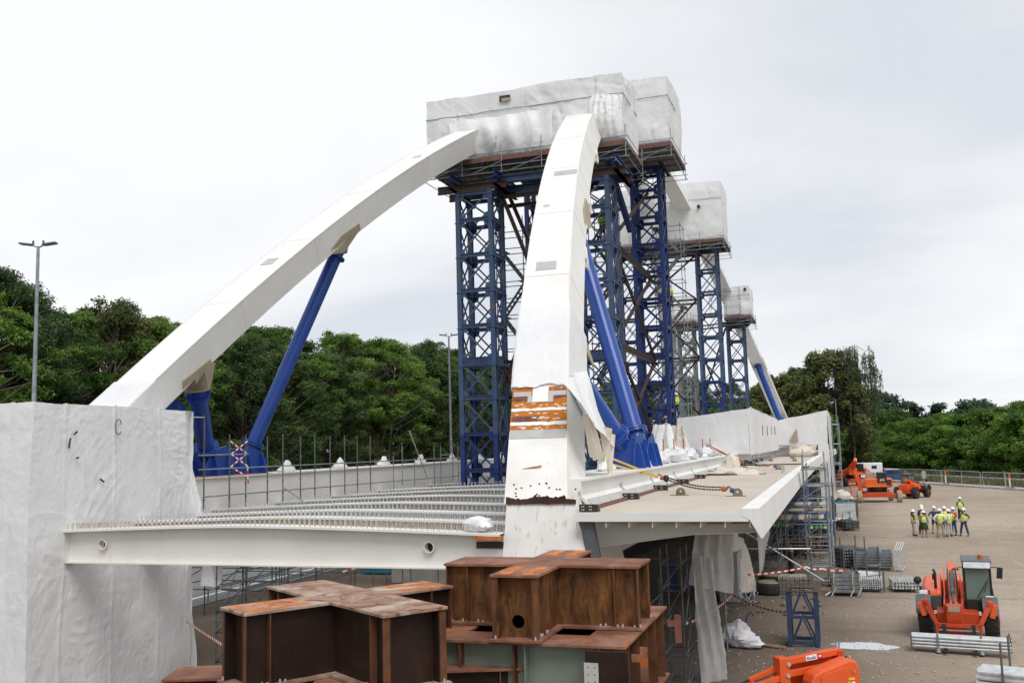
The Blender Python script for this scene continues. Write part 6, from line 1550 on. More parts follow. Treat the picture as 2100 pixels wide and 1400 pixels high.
    for x in (-1.0, .98):
        m = MB(); n = 10; prof = []
        for k in range(n + 1):
            an = R(20 + 130 * k / n); prof.append((x - .24, -.66 * math.cos(an), .60 + .68 * math.sin(an)))
        for k in range(n + 1):
            an = R(150 - 130 * k / n); prof.append((x - .24, -.72 * math.cos(an), .60 + .75 * math.sin(an)))
        m.prism(prof, (.46, 0, 0)); m.build('fender', 'grey_plastic', t, True)
    return t
tl = telehandler('orange telehandler with black cab carrying a bundle of pipes on its forks, front right')
place(tl, (3.42, 35.0, 0), R(-5.5))
t2 = telehandler('small orange telehandler parked far away by the mesh fence', arms=False)
place(t2, (8.0, 113.0, 0), R(152))
# pipe bundle on the forks
t = thing('pipe_bundle', 'bundle of long galvanised pipes in a carrier lying across the telehandler forks', 'pipe bundle', (3.2, 32.8, .3))
def tl_w(x, y, z):
    a = R(-5.5); return Vector((3.42 + x * math.cos(a) - y * math.sin(a), 35.0 + x * math.sin(a) + y * math.cos(a), z))
for r_ in range(4):
    for c_ in range(5):
        m = MB(); o1, o2 = rs_.uniform(-.04, .04), rs_.uniform(-.04, .04); y = -2.45 + c_ * .105; z = .16 + r_ * .095
        m.tube(tl_w(-1.38 + o1, y, z), tl_w(1.38 + o2, y - .12, z - .0), .042, 10); m.build('pipe', 'galvanised_bright', t, True)
for x in (-.62, .58):
    m = MB(); m.bar(tl_w(x, -2.52, .03), tl_w(x, -2.52, .56), .06, .06); m.bar(tl_w(x, -2.52, .125), tl_w(x, -1.9, .125), .06, .02); m.lathe(tl_w(x, -2.52, .02), [(.09, 0), (.06, .08), (.04, .14)], 10); m.build('carrier_post', 'galvanised', t)
for x in (-1.37, 1.37):
    m = MB(); m.bar(tl_w(x, -2.55, .10), tl_w(x, -2.55, .56), .05, .04); m.bar(tl_w(x, -1.9, .10), tl_w(x, -1.9, .56), .05, .04); m.build('end_cap', 'grey_plastic', t)
m = MB(); m.bar(tl_w(0, -2.51, .10), tl_w(0, -2.51, .52), .02, .008); m.bar(tl_w(1.05, -2.515, .28), tl_w(1.17, -2.515, .28), .01, .16); m.build('strap', 'black_rubber', t)

# articulated boom lift, cut by the lower edge
def lift_near():
    t = thing('boom_lift', 'orange articulated boom lift at the lower edge with a sign on its folded boom', 'boom lift')
    for x in (-1.0, 1.1):
        for y in (-1.0, 1.0): wheel(t, x, y, .48, .38, axis=(0, 1, 0)) if False else None
    # local axes: x along the folded boom towards the lower left of the picture, y towards the camera's right
    for x in (-.9, 1.3):
        for y in (-1.05, 1.05):
            c = Vector((x, y, .48)); m = MB(); m.lathe(c, [(.25, -.17), (.43, -.17), (.48, -.12), (.48, .12), (.43, .17), (.25, .17)], 26, (0, 1, 0)); w = m.build('wheel', 'black_rubber', t, True)
            m = MB(); m.lathe(c, [(.26, -.13), (.2, -.10), (.2, .10), (.26, .13)], 20, (0, 1, 0)); m.build('rim', 'orange_dark', w)
    m = MB(); m.box(-1.1, 1.5, -.8, .8, .35, .85); m.build('chassis', 'orange_dark', t, bevel=.04)
    m = MB(); m.lathe((.1, 0, .85), [(.55, 0), (.55, .22), (.5, .25)], 24); m.build('turntable', 'black_plastic', t, True)
    def hood(y0, y1, zt0, zt1, x0, x1, nm):
        m = MB(); prof = [(x0, 1.05), (x0 - .02, zt0 - .30), (x0 + .10, zt0 - .06), (x0 + .32, zt0), (x1 - .35, zt1 + .10), (x1 - .1, zt1 - .02), (x1, zt1 - .25), (x1 + .02, 1.05)]
        m.prism([(x, y0, z) for x, z in prof], (0, y1 - y0, 0)); return m.build(nm, 'orange', t, bevel=.07)
    hood(.30, .98, 2.32, 1.92, -.78, .95, 'engine_cover')
    m = MB(); m.box(-.3, .55, .98, 1.0, 1.25, 1.75); m.build('cover_recess', 'clip_dark', t)
    m = MB(); m.prism([(-.35, .985, 1.2), (.62, .985, 1.2), (.62, .985, 1.82), (.5, .985, 1.93), (-.25, .985, 2.1), (-.35, .985, 2.0)], (0, .03, 0)); m.build('cover_panel', 'orange', t, bevel=.02)
    for (x, z, w, h, mt_) in ((-.55, 1.95, .11, .07, 'beige_primer'), (-.45, 1.72, .22, .08, 'yellow'), (-.50, 1.58, .11, .10, 'helmet_white'), (-.36, 1.58, .09, .12, 'yellow'), (-.40, 1.42, .07, .08, 'helmet_white'), (.80, 1.45, .16, .12, 'yellow'), (-.45, 1.3, .06, .06, 'helmet_white')):
        m = MB(); m.box(x - w / 2, x + w / 2, 1.016, 1.024, z - h / 2, z + h / 2); m.build('sticker', mt_, t)
    for x, mt_ in ((-.52, 'black_plastic'), (-.66, 'yellow')):
        m = MB(); m.tube((x, .62, 2.30), (x, .62, 2.36), .035, 10); m.build('cap', mt_, t, True)
    # rear hood behind the boom
    m = MB(); m.add([(-.72, -1.0, 1.1), (1.25, -1.0, 1.1), (1.25, -.32, 1.1), (-.72, -.32, 1.1), (-.62, -.90, 2.30), (1.15, -.86, 1.98), (1.2, -.32, 2.0), (-.70, -.32, 2.42)], [(0, 3, 2, 1), (4, 5, 6, 7), (0, 1, 5, 4), (1, 2, 6, 5), (2, 3, 7, 6), (3, 0, 4, 7)]); m.build('counterweight_cover', 'orange', t, bevel=.05)
    m = MB(); m.tube((.1, -.6, 2.15), (.1, -.6, 2.28), .045, 10); m.tube((.1, -.6, 2.28), (.1, -.6, 2.34), .06, 10); m.build('beacon', 'red_light', t, True)
    # folded boom beams
    m = MB(); m.bar((-.62, .12, 2.42), (1.36, .12, 2.20), .14, .20); bm_ = m.build('upper_boom', 'orange', t, bevel=.015)
    m = MB(); m.bar((-.62, -.18, 2.40), (1.36, -.18, 2.18), .10, .16); m.build('upper_boom', 'orange', t, bevel=.015)
    m = MB(); m.bar((-.3, .10, 1.98), (1.36, .10, 1.80), .16, .20); m.build('lower_boom', 'orange', t, bevel=.015)
    m = MB(); m.bar((-.7, -.03, 2.32), (-.45, -.03, 2.30), .5, .34); m.build('boom_knuckle', 'orange_dark', t, bevel=.05)
    m = MB(); m.prism([(.05, -.08, 2.36), (.75, -.08, 2.28), (.70, .0, 2.33), (.15, .0, 2.42)], (0, .08, 0)); m.box(.1, .7, -.10, .02, 2.22, 2.30); m.build('hose_cover', 'grey_plastic', t)
    m = MB(); m.path([(1.2, -.04, 2.2), (.9, -.05, 2.3), (.3, -.05, 2.36), (-.4, -.05, 2.44)], .03, 8); m.build('hose', 'black_rubber', t, True)
    m = MB(); m.box(1.32, 1.68, -.26, .24, 1.35, 2.34); kn = m.build('knuckle_box', 'orange', t, bevel=.02)
    for (x, z) in ((1.36, 2.14), (1.40, 1.78)):
        m = MB(); m.tube((x, .24, z), (x, .28, z), .07, 16); m.build('pivot_pin', 'bolt_steel', kn, True)
    m = MB(); m.bar((1.55, -.2, 1.95), (2.6, -.2, 1.62), .14, .16); m.bar((1.55, .12, 1.72), (2.7, .12, 1.45), .16, .18); m.build('jib_arm', 'orange', t, bevel=.015)
    m = MB(); m.path([(2.3, -.3, 1.7), (2.5, -.35, 1.6), (2.8, -.35, 1.5), (3.0, -.3, 1.3)], .035, 8); m.path([(1.7, 0, 1.85), (2.1, .02, 1.72), (2.5, .0, 1.62)], .02, 8); m.build('hose', 'black_rubber', t, True)
    # sign on the boom side
    m = MB(); m.box(.25, .72, .192, .197, 2.215, 2.375); 
    sg = MB(); d = (Vector((1.36, 0, 2.20)) - Vector((-.62, 0, 2.42))).normalized(); u = Vector((-d.z, 0, d.x)) * -1
    u = Vector((0, 0, 1)) - d * d.z; u.normalize()
    c = Vector((.50, .196, 2.295)); sg.obox(c, d * .20, (0, .003, 0), u * .085); pl = sg.build('sign_plate', 'helmet_white', t)
    sg = MB(); sg.obox(Vector((.19, .196, 2.33)), d * .09, (0, .003, 0), u * .085); sg.build('sign_plate', 'tape_red', t)
    sg = MB(); sg.obox(Vector((.19, .2, 2.33)), d * .055, (0, .002, 0), u * .022); sg.build('sign_dash', 'helmet_white', t)
    text_mesh('Boels', .155, 'blue_paint', t, c + Vector((0, .0045, -.012)), -d, u)
    return t
def text_mesh(txt, size, mat, parent, c, xdir, ydir):
    cu = bpy.data.curves.new('lettering', 'FONT'); cu.body = txt; cu.size = size; cu.align_x = 'CENTER'; cu.align_y = 'CENTER'; cu.extrude = .0015; cu.offset = .003
    tmp = bpy.data.objects.new('tmp', cu); COL.objects.link(tmp); dg = bpy.context.evaluated_depsgraph_get(); me = bpy.data.meshes.new_from_object(tmp.evaluated_get(dg)); bpy.data.objects.remove(tmp)
    x = Vector(xdir).normalized(); y = Vector(ydir).normalized(); z = x.cross(y)
    M = Matrix((x, y, z)).transposed().to_4x4(); M.translation = Vector(c) - origin(parent); me.transform(M)
    me.materials.clear(); me.materials.append(MATS[mat]); o = bpy.data.objects.new('lettering', me); COL.objects.link(o); o.parent = parent; return o
nl = lift_near(); place(nl, (-.62, 23.95, 0), R(-149.7)); nl.scale = (.69, .69, .69)
def lift_far(label, loc, rot, big=True):
    t = thing('boom_lift', label, 'boom lift')
    for x in (-1.9, 1.9):
        for y in (-.2, 2.9): wheel(t, x * (1 if y < 0 else .8), y, .58, .46, 'muddy_tyre' if big else 'black_rubber', 'orange_dark')
    m = MB(); m.box(-1.25, 1.25, -.35, 3.1, .5, 1.0); m.box(-1.8, 1.8, -.3, -.05, .5, .85); m.box(-1.5, 1.5, 2.75, 3.0, .5, .85); m.build('chassis', 'orange_dark', t, bevel=.04)
    m = MB(); m.lathe((0, 1.3, 1.0), [(.9, 0), (1.0, .1), (1.0, .45), (.8, .5)], 24); m.build('turntable', 'black_plastic', t, True)
    m = MB(); m.prism([(-1.35, -.3, 1.5), (1.35, -.3, 1.5), (1.4, -.3, 2.25), (1.2, -.3, 2.42), (-1.2, -.3, 2.42), (-1.4, -.3, 2.25)], (0, 1.2, 0)); m.build('counterweight', 'orange', t, bevel=.12)
    for i in range(11):
        m = MB(); x = -1.2 + i * .2; m.prism([(x, -.305, 1.56), (x + .08, -.305, 1.56), (x + .14, -.305, 1.68), (x + .06, -.305, 1.68)], (0, -.006, 0)); m.build('hazard_stripe', 'yellow', t)
    m = MB(); m.box(-1.4, 1.4, .9, 3.0, 1.4, 2.1); m.build('engine_cover', 'orange', t, bevel=.12)
    m = MB(); m.box(-.10, .78, -.42, .6, 2.0, 3.0); bx_ = m.build('engine_box', 'black_plastic', t, bevel=.05)
    if big: text_mesh('JLG', .3, 'helmet_white', bx_, (.34, -.425, 2.25), (1, 0, 0), (0, 0, 1))
    m = MB(); m.box(.75, 1.2, -.35, -.31, 1.7, 2.25); m.build('vent', 'clip_dark', t)
    if big:
        m = MB(); m.bar((-1.7, -.1, 1.1), (-2.2, .3, 3.1), .16, .2); m.bar((-1.5, .6, 1.2), (-1.9, .9, 3.0), .12, .14); m.build('boom', 'orange', t, bevel=.02)
        m = MB(); m.bar((-.4, .8, 2.5), (-.5, 4.6, 2.9), .45, .45); m.build('boom', 'orange_dark', t, bevel=.03)
        m = MB(); m.box(-1.1, -.2, .1, .9, 2.35, 3.0); m.build('control_box', 'beige_primer', t, bevel=.04)
    else:
        m = MB(); m.bar((-.5, .3, 2.2), (-1.2, -2.2, 3.6), .4, .45); m.bar((-1.2, -2.2, 3.6), (-1.8, .9, 1.2), .25, .3); m.build('boom', 'orange', t, bevel=.03)
    m = MB()
    for z in (.6, 1.1, 1.6): 
        for a, b in (((-2.6, .2), (-1.8, .2)), ((-2.6, 1.2), (-1.8, 1.2)), ((-2.6, .2), (-2.6, 1.2)), ((-1.8, .2), (-1.8, 1.2))): m.tube((*a, z), (*b, z), .03, 6)
    for a in ((-2.6, .2), (-1.8, .2), (-2.6, 1.2), (-1.8, 1.2)): m.tube((*a, .6), (*a, 1.65), .03, 6)
    m.box(-2.6, -1.8, .2, 1.2, .55, .6); m.build('basket', 'orange', t)
    place(t, loc, rot); return t
lift_far('big orange boom lift with muddy tyres seen from behind, in the middle distance', (3.75, 104.5, 0), R(5))
l1 = lift_far('farthest orange boom lift with its boom folded over, beside the far scaffold', (2.4, 139.5, 0), R(25), False)
# white box trailer and blue pickup behind the lifts
t = thing('site_trailer', 'white box trailer parked behind the orange lifts', 'trailer', (4.2, 154.0, 0))
m = MB(); m.box(2.6, 6.2, 152.2, 154.2, .6, 2.75); b_ = m.build('body', 'helmet_white', t, bevel=.08)
m = MB(); m.box(4.7, 5.4, 152.17, 152.2, 1.9, 2.35); m.build('window', 'window_dark', b_)
m = MB(); m.box(3.0, 3.05, 152.17, 152.2, .8, 2.4); m.box(3.8, 3.85, 152.17, 152.2, .8, 2.4); m.build('door_edge', 'primer_grey', b_)
for x in (3.3, 5.5):
    m = MB(); m.tube((x, 152.25, .35), (x, 152.5, .35), .35, 16); m.build('wheel', 'black_rubber', t, True)
t = thing('blue_pickup', 'blue car with a pale hood parked at the right of the white trailer', 'car', (8.0, 150.5, 0))
m = MB(); m.prism([(6.2, 149.6, .45), (9.9, 149.6, .45), (9.95, 149.6, 1.0), (9.0, 149.6, 1.15), (8.5, 149.6, 1.75), (6.5, 149.6, 1.8), (6.2, 149.6, 1.1)], (0, 1.8, 0)); b_ = m.build('body', 'blue_paint', t, bevel=.1)
m = MB(); m.prism([(6.6, 149.58, 1.2), (8.75, 149.58, 1.2), (8.4, 149.58, 1.68), (6.7, 149.58, 1.7)], (0, .03, 0)); m.build('side_window', 'window_dark', b_)
m = MB(); m.box(6.3, 8.3, 149.7, 151.3, 1.8, 1.86); m.build('roof', 'helmet_white', b_, bevel=.03)
for x in (6.9, 9.3):
    for y in (149.65, 151.3):
        m = MB(); m.tube((x, y, .35), (x, y + .2, .35), .35, 16); m.build('wheel', 'black_rubber', t, True)
m = MB(); m.box(-1.5, 3.2, 160, 160.4, 0, 1.4); tag(m.build('site_barrier', 'barrier_brown', bevel=.02), 'low brown barrier wall by the far lamp post behind the lifts', 'barrier')

# ================================================================== YARD STORES
def rack(label, x, y, rot, L_, nx, nz, r=.035, posts=True, mat='galvanised_bright', w=.085, ht=.9, legz=.12):
    t = thing('tube_stack', label, 'tube stack', group='stacks of scaffold material in the yard'); W_ = nx * w
    for k in range(nz):
        for i in range(nx):
            m = MB(); a, b = rs_.uniform(-.05, .05), rs_.uniform(-.05, .05); m.tube((-W_ / 2 + i * w + rs_.uniform(-.01, .01), -L_ / 2 + a, legz + .05 + k * w), (-W_ / 2 + i * w + rs_.uniform(-.01, .01), L_ / 2 + b, legz + .05 + k * w), r, 7)
            m.build('tube', mat, t, True)
    m = MB()
    for yy in (-L_ * .3, L_ * .3): m.box(-W_ / 2 - .08, W_ / 2 + .04, yy - .04, yy + .04, legz - .06, legz + .005)
    if posts:
        for xx in (-W_ / 2 - .08, W_ / 2 + .03):
            for yy in (-L_ * .3, L_ * .3): m.tube((xx, yy, 0), (xx, yy, ht), .03, 6)
    tag(m.build('rack', 'grey_plastic', t), kind='stuff'); place(t, (x, y, 0), rot); return t
rack('dark stack of angled frames beside the narrow scaffold tower', .25, 53.2, R(25), 1.7, 8, 6, .055, mat='galvanised', w=.15, ht=1.5)
rack('small stack of pale tubes just behind the grey mesh crate', -.1, 46.2, R(-12), 1.2, 8, 3, r=.05, w=.115)
rack('loose fan of pale tubes right of the small pale stack', .75, 47.6, R(-38), 1.5, 7, 2, r=.055, w=.16, ht=1.6)
rack('low tidy stack of short tubes in a rack between crate and pipe heap', 1.05, 44.8, R(0), .8, 11, 5, .036, w=.088, ht=.8)
rack('bundle of pale tubes lying left of the telehandler mirror', 2.45, 45.3, R(4), 1.3, 9, 3, .058, w=.125, posts=False)
rack('rack of long tubes at the lower right corner of the picture', 4.75, 28.1, R(72), 3.2, 7, 3, .055, w=.14, ht=1.25)
rack('heap of dark clamps and tubes by the far end of the taped strip', .35, 74.0, R(30), 1.7, 10, 5, .05, mat='old_tube', w=.11, ht=1.2)
def frames(label, x, y, rot):
    t = thing('frame_stack', label, 'frame stack', group='stacks of scaffold material in the yard')
    for j in range(3):
        for k in range(6):
            z = .15 + k * .13 + (0 if j != 1 else .12); a = -.95 + j * .62
            m = MB()
            for xx in (a, a + .52): m.box(xx, xx + .04, -.9, .9, z, z + .09)
            for i in range(6): m.box(a + .04, a + .52, -.9 + i * .34, -.9 + i * .34 + .05, z + .02, z + .06)
            m.build('frame', 'galvanised', t)
    for k in range(4):
        m = MB(); xx = .98 + k * .1; m.bar((xx, -.95, .02), (xx, -.95, 1.0), .05, .05); m.bar((xx, -.95, 1.0), (xx + .15, .75, 1.25), .05, .05); m.bar((xx + .15, .75, .05), (xx + .15, .75, 1.25), .05, .05); m.bar((xx, -.95, .05), (xx + .15, .75, .05), .05, .05); m.build('leaning_frame', 'galvanised_bright', t)
    place(t, (x, y, 0), rot); return t
frames('neat stack of galvanised frames with pale frames leaning at its right end', 1.45, 52.3, R(-4))
def crate(label, x, y, rot, w, d, h, mat='galvanised', slat=6, fill=None):
    t = thing('mesh_crate', label, 'crate', group='crates in the yard')
    m = MB()
    for a in (-w / 2, w / 2):
        for b in (-d / 2, d / 2): m.box(a - .03, a + .03, b - .03, b + .03, 0, h)
    m.build('corner_posts', mat, t)
    for k in range(slat):
        z = .14 + (h - .16) * k / slat; hh = (h - .16) / slat - .025
        for q in ((-w / 2, w / 2, -d / 2 - .035, -d / 2 - .015), (-w / 2, w / 2, d / 2 + .015, d / 2 + .035), (-w / 2 - .035, -w / 2 - .015, -d / 2, d / 2), (w / 2 + .015, w / 2 + .035, -d / 2, d / 2)):
            m = MB(); m.box(*q, z, z + hh); m.build('slat', mat, t)
    m = MB(); m.box(-w / 2, w / 2, -d / 2, d / 2, .10, .13); m.build('floor', 'ply', t)
    if fill:
        m = MB(); m.blob((0, 0, h * .6), w * .46, d * .46, h * .45, 3, 14, .4); m.build('contents', fill, t)
    place(t, (x, y, 0), rot); return t
crate('grey slatted crate bound with beige straps in front of the tube stacks', -.02, 43.7, R(3), 1.08, .9, .95, slat=5, fill='grey_stuff')
crate('dark mesh cage beside the left wheels of the big orange lift', .35, 87.2, R(0), 2.0, 1.4, 1.3, slat=4, fill='clip_dark', mat='old_tube')
crate('pale open frame with teal drums beside the dark cage', .3, 81.0, R(8), 1.4, 1.0, 1.5, slat=2, fill='teal', mat='galvanised_bright')
crate('blue container below the outer wall of the far tent', -1.2, 70.5, R(0), 1.5, 1.2, 1.5, slat=3, fill='blue_deep', mat='blue_paint')
crate('grey trough of flat steel parts beside the far tent', -.15, 77.5, R(12), 1.6, 1.0, .55, slat=2, fill='primer_grey')
t = thing('loose_straps', 'beige straps hanging over the grey slatted crate', 'strap', (0, 43.2, 0))
for x in (-.45, .30, .58):
    m = MB(); m.path([(x, 43.15, .98), (x - .03, 43.1, .6), (x + .02, 43.05, .3), (x - .14, 42.9, .03)], [.035, .03, .03, .02], 5); m.build('strap', 'debris_pale', t, True)
t = thing('rubble_heap', 'white sacks and sheeting heaped on a rack at the foot of the far tent', 'heap', (.2, 90, 0))
m = MB(); m.blob((.1, 90, 1.1), 1.0, 1.0, .8, 5, 18, .5); m.build('sacks', 'tarp_cream', t, True)
m = MB()
for a in (-.7, .9):
    for b in (89.2, 90.8): m.tube((a, b, 0), (a, b, 1.2), .03, 6)
for z in (.3, .7): m.tube((-.7, 89.2, z), (.9, 89.2, z), .03, 6)
m.build('rack', 'galvanised', t)
def gas_rack(label, x, y, n, m_, cap='green_gas'):
    t = thing('gas_rack', label, 'gas cylinder rack', (x, y, 0), 'racks of gas cylinders')
    for i in range(n):
        for j in range(m_):
            cx, cy = x + i * .26, y + j * .26
            m = MB(); m.lathe((cx, cy, .12), [(.11, 0), (.115, .05), (.115, 1.15), (.09, 1.28), (.05, 1.33)], 12); c = m.build('cylinder', 'cylinder_black', t, True)
            m = MB(); m.lathe((cx, cy, 1.26), [(.118, 0), (.10, .12), (.05, .19), (.035, .2)], 12); m.build('shoulder', cap if (i + j) % 3 else 'helmet_green', c, True)
            m = MB(); m.tube((cx, cy, 1.44), (cx, cy, 1.6), .04, 8); m.build('valve', 'dark_steel', c)
    m = MB()
    for z in (.1, .75, 1.1):
        for q in ((x - .16, x + n * .26 - .1, y - .17, y - .14), (x - .16, x + n * .26 - .1, y + m_ * .26 - .12, y + m_ * .26 - .09)): m.box(*q, z, z + .04)
    m.box(x - .16, x + n * .26 - .1, y - .17, y + m_ * .26 - .09, .05, .10)
    for a in (x - .16, x + n * .26 - .13): m.box(a, a + .03, y - .17, y - .14, .05, 1.7)
    m.build('cage', 'navy_frame', t); return t
gas_rack('rack of black gas cylinders with green shoulders under the deck, left of the narrow scaffold', -4.0, 62.0, 5, 3)
gas_rack('rack of gas cylinders with green straps behind the narrow scaffold tower', -1.75, 60.5, 4, 3)
t = thing('gas_cylinder', 'single black gas cylinder with pale top standing under the deck edge', 'gas cylinder', (-2.4, 48.2, 0))
m = MB(); m.lathe((-2.4, 48.2, 0), [(.13, 0), (.14, .05), (.14, 1.2), (.1, 1.32)], 14); m.build('body', 'cylinder_black', t, True); m = MB(); m.lathe((-2.4, 48.2, 1.25), [(.142, 0), (.11, .14), (.05, .2), (.04, .35)], 14); m.build('shoulder', 'sage_green', t, True)
m = MB(); m.tube((-1.3, 57.6, .3), (-1.3, 57.6, 1.2), .10, 12); tag(m.build('fire_extinguisher', 'red_paint', None, True), 'red extinguisher standing behind the narrow scaffold tower', 'extinguisher')
m = MB(); m.box(-3.6, -1.6, 57.6, 58.8, .05, .8); m.box(-3.7, -1.5, 57.5, 58.9, .8, .86); tag(m.build('work_bench', 'rust_web'), 'rusty steel bench under the right deck', 'bench')
m = MB(); m.box(-3.2, -1.9, 64.6, 65.8, 0, 1.3); m.box(-3.3, -1.8, 64.5, 65.9, 1.3, 1.4); tag(m.build('tool_box', 'navy_frame', bevel=.03), 'blue tool cabinet between the gas cylinder racks', 'cabinet')
def pallet_stack(label, x, y, rot, mat='debris_pale'):
    t = thing('pallet_stack', label, 'pallet stack', group='pallets in the yard')
    for k in range(5):
        z = k * .145
        for i in range(7): m = MB(); m.box(-.6 + i * .175, -.6 + i * .175 + .12, -.4, .4, z + .11, z + .13); m.build('plank', mat, t)
        m = MB()
        for i in range(3): m.box(-.6, .57, -.4 + i * .35, -.4 + i * .35 + .09, z, z + .108)
        m.build('bearers', 'ply', t)
    for i in range(12): m = MB(); m.box(-.6 + i * .1, -.6 + i * .1 + .07, -.4, .4, .73, .80); m.build('batten', 'galvanised_bright' if i % 4 == 0 else mat, t)
    place(t, (x, y, 0), rot); return t
pallet_stack('stack of pallets with corrugated sheets on top near the navy frame', -2.15, 43.4, R(6))
for i, (x, y, lb) in enumerate([(-3.1, 43.3, 'round drum-like bundle with beige lid left of the pallet stack'), (-3.15, 45.6, 'rear round bundle with beige lid behind the other one')]):
    t = thing('cable_drum', lb, 'drum', (x, y, 0), 'round bundles')
    m = MB(); m.lathe((x, y, 0), [(.5, 0), (.58, .1), (.58, .42), (.5, .5)], 20); m.build('drum', 'black_rubber', t, True); m = MB(); m.lathe((x, y, .5), [(.52, 0), (.50, .05), (.3, .08), (.05, .08)], 20); m.build('lid', 'beige_primer', t, True)
# navy lattice frame
t = thing('navy_frame', 'short navy blue lattice frame standing alone on the gravel', 'steel frame', (-1.38, 33.1, 0))
x0, x1, y0, y1 = -1.86, -.88, 32.65, 33.6
for x in (x0 + .07, x1 - .07):
    for y in (y0 + .07, y1 - .07): m = MB(); m.ibar((x, y, 0), (x, y, 1.68), .14, .14, .015, (0, 1, 0)); m.build('leg', 'navy_frame', t)
m = MB(); oc = [(x0 - .03, y0 - .03), (x1 + .03, y0 - .03), (x1 + .03, y1 + .03), (x0 - .03, y1 + .03)]; c_ = .22
ic = [(x0 + c_, y0 + .12), (x1 - c_, y0 + .12), (x1 - .12, y0 + c_), (x1 - .12, y1 - c_), (x1 - c_, y1 - .12), (x0 + c_, y1 - .12), (x0 + .12, y1 - c_), (x0 + .12, y0 + c_)]
m.holed([[(a, b, 1.69) for a, b in oc], [(a, b, 1.69) for a, b in ic]], (0, 0, .035)); m.build('top_plate', 'brown_steel', t)
for z in (.05, .86):
    for q in ((x0 + .14, x1 - .14, y0 + .02, y0 + .09), (x0 + .14, x1 - .14, y1 - .09, y1 - .02), (x0 + .02, x0 + .09, y0 + .14, y1 - .14), (x1 - .09, x1 - .02, y0 + .14, y1 - .14)):
        m = MB(); m.box(*q, z, z + .10); m.build('ring_bar', 'navy_frame', t)
for z in (.16, .97):
    for yy in (y0 + .06, y1 - .06):
        for s_ in (-1, 1): m = MB(); m.bar(((x0 + x1) / 2 + s_ * .03, yy, z + .68), ((x0 + x1) / 2 + s_ * .32, yy, z), .05, .06, (0, 1, 0)); m.build('brace', 'navy_frame', t)
    for xx in (x0 + .06, x1 - .06):
        for s_ in (-1, 1): m = MB(); m.bar((xx, (y0 + y1) / 2 + s_ * .03, z + .68), (xx, (y0 + y1) / 2 + s_ * .32, z), .05, .06, (1, 0, 0)); m.build('brace', 'navy_frame', t)
# bulk bag
t = thing('bulk_bag', 'white bulk bag with purple seams slumped on the ground beside the clear sheet', 'bag', (-3.45, 32.4, 0))
m = MB(); m.blob((-3.42, 32.5, .32), .50, .42, .44, 11, 26, .38, .0); m.blob((-3.05, 32.3, .15), .45, .3, .2, 4, 18, .4, .0)
m.build('bag', 'bag_white', t, True)
m = MB(); m.path([(-3.15, 32.35, .75), (-3.05, 32.3, 1.0), (-2.92, 32.3, 1.1), (-2.9, 32.35, .98)], .028, 6); m.build('handle', 'purple', t, True); m = MB(); m.path([(-3.72, 32.1, .85), (-3.70, 32.03, .55), (-3.64, 32.02, .25)], .022, 6); m.build('handle', 'purple', t, True)
m = MB(); m.bar((-2.7, 32.6, .03), (-1.95, 32.3, .03), .14, .04); tag(m.build('plank', 'wood'), 'single wooden plank on the ground right of the white bag', 'plank')
m = MB(); m.tube((-.85, 43.0, .03), (-.05, 43.9, .45), .035, 8); tag(m.build('loose_tube', 'galvanised_bright', None, True), 'loose pale tube leaning on the grey slatted crate', 'tube')
t = thing('tube_heap', 'untidy heap of short tubes and boards at the foot of the concrete block', 'tube heap', (-3.8, 40.6, 0))
for k in range(16):
    m = MB(); a = rs_.uniform(0, 6.28); p = Vector((-3.75 + rs_.uniform(-.25, .3), 40.5 + rs_.uniform(-.3, .4), rs_.uniform(.02, .1))); q = p + Vector((math.cos(a) * .35, math.sin(a) * .4, rs_.uniform(.1, .6))); m.tube(p, q, .025, 6); m.build('tube', 'galvanised' if k % 3 else 'galvanised_bright', t, True)
# puddle
pts = []
for k in range(34):
    a = 2 * math.pi * k / 34; rr = 1 + .32 * mnoise.noise((math.cos(a) * 1.7, math.sin(a) * 1.7, 4)) + .12 * mnoise.noise((math.cos(a) * 5, math.sin(a) * 5, 9)); pts.append((.35 + 1.0 * rr * math.cos(a), 33.2 + .62 * rr * math.sin(a), -.012))
m = MB(); m.add(pts, [tuple(range(34))]); tag(m.build('puddle', 'puddle_water'), 'bright puddle reflecting the sky beside the near lift', kind='structure')
# litter and stones
rs2 = np.random.RandomState(9); V = []; F = []
def stone(c, s):
    n = len(V) * 1; base = [(1, 0, 0), (-1, 0, 0), (0, 1, 0), (0, -1, 0), (0, 0, 1), (0, 0, -.6)]
    for b in base: V.append(np.array(c) + np.array(b) * s * rs2.uniform(.6, 1.2, 3) * np.array([1, 1, .6]))
    for f in ((0, 2, 4), (2, 1, 4), (1, 3, 4), (3, 0, 4), (2, 0, 5), (1, 2, 5), (3, 1, 5), (0, 3, 5)): F.append([i + n for i in f])
for k in range(5200):
    y = 27 + (rs2.rand() ** 1.7) * 55; x = rs2.uniform(-6, 4 + y * .28); stone((x, y, -.012), rs2.uniform(.008, .035) * (1 + y / 70))
tag(mesh_obj('loose_gravel', fast_mesh('loose_gravel', V, F, 'debris_pale')), 'small loose stones scattered over the gravel yard', 'gravel', kind='stuff')
V = []; F = []
for k in range(260):
    y = rs2.uniform(38, 66); x = rs2.uniform(-6.5, -.8); stone((x, y, .02), rs2.uniform(.03, .14))
tag(mesh_obj('site_debris', fast_mesh('site_debris', V, F, 'grey_stuff')), 'scattered scraps and rubble on the dark ground under the right deck', 'rubble', kind='stuff')
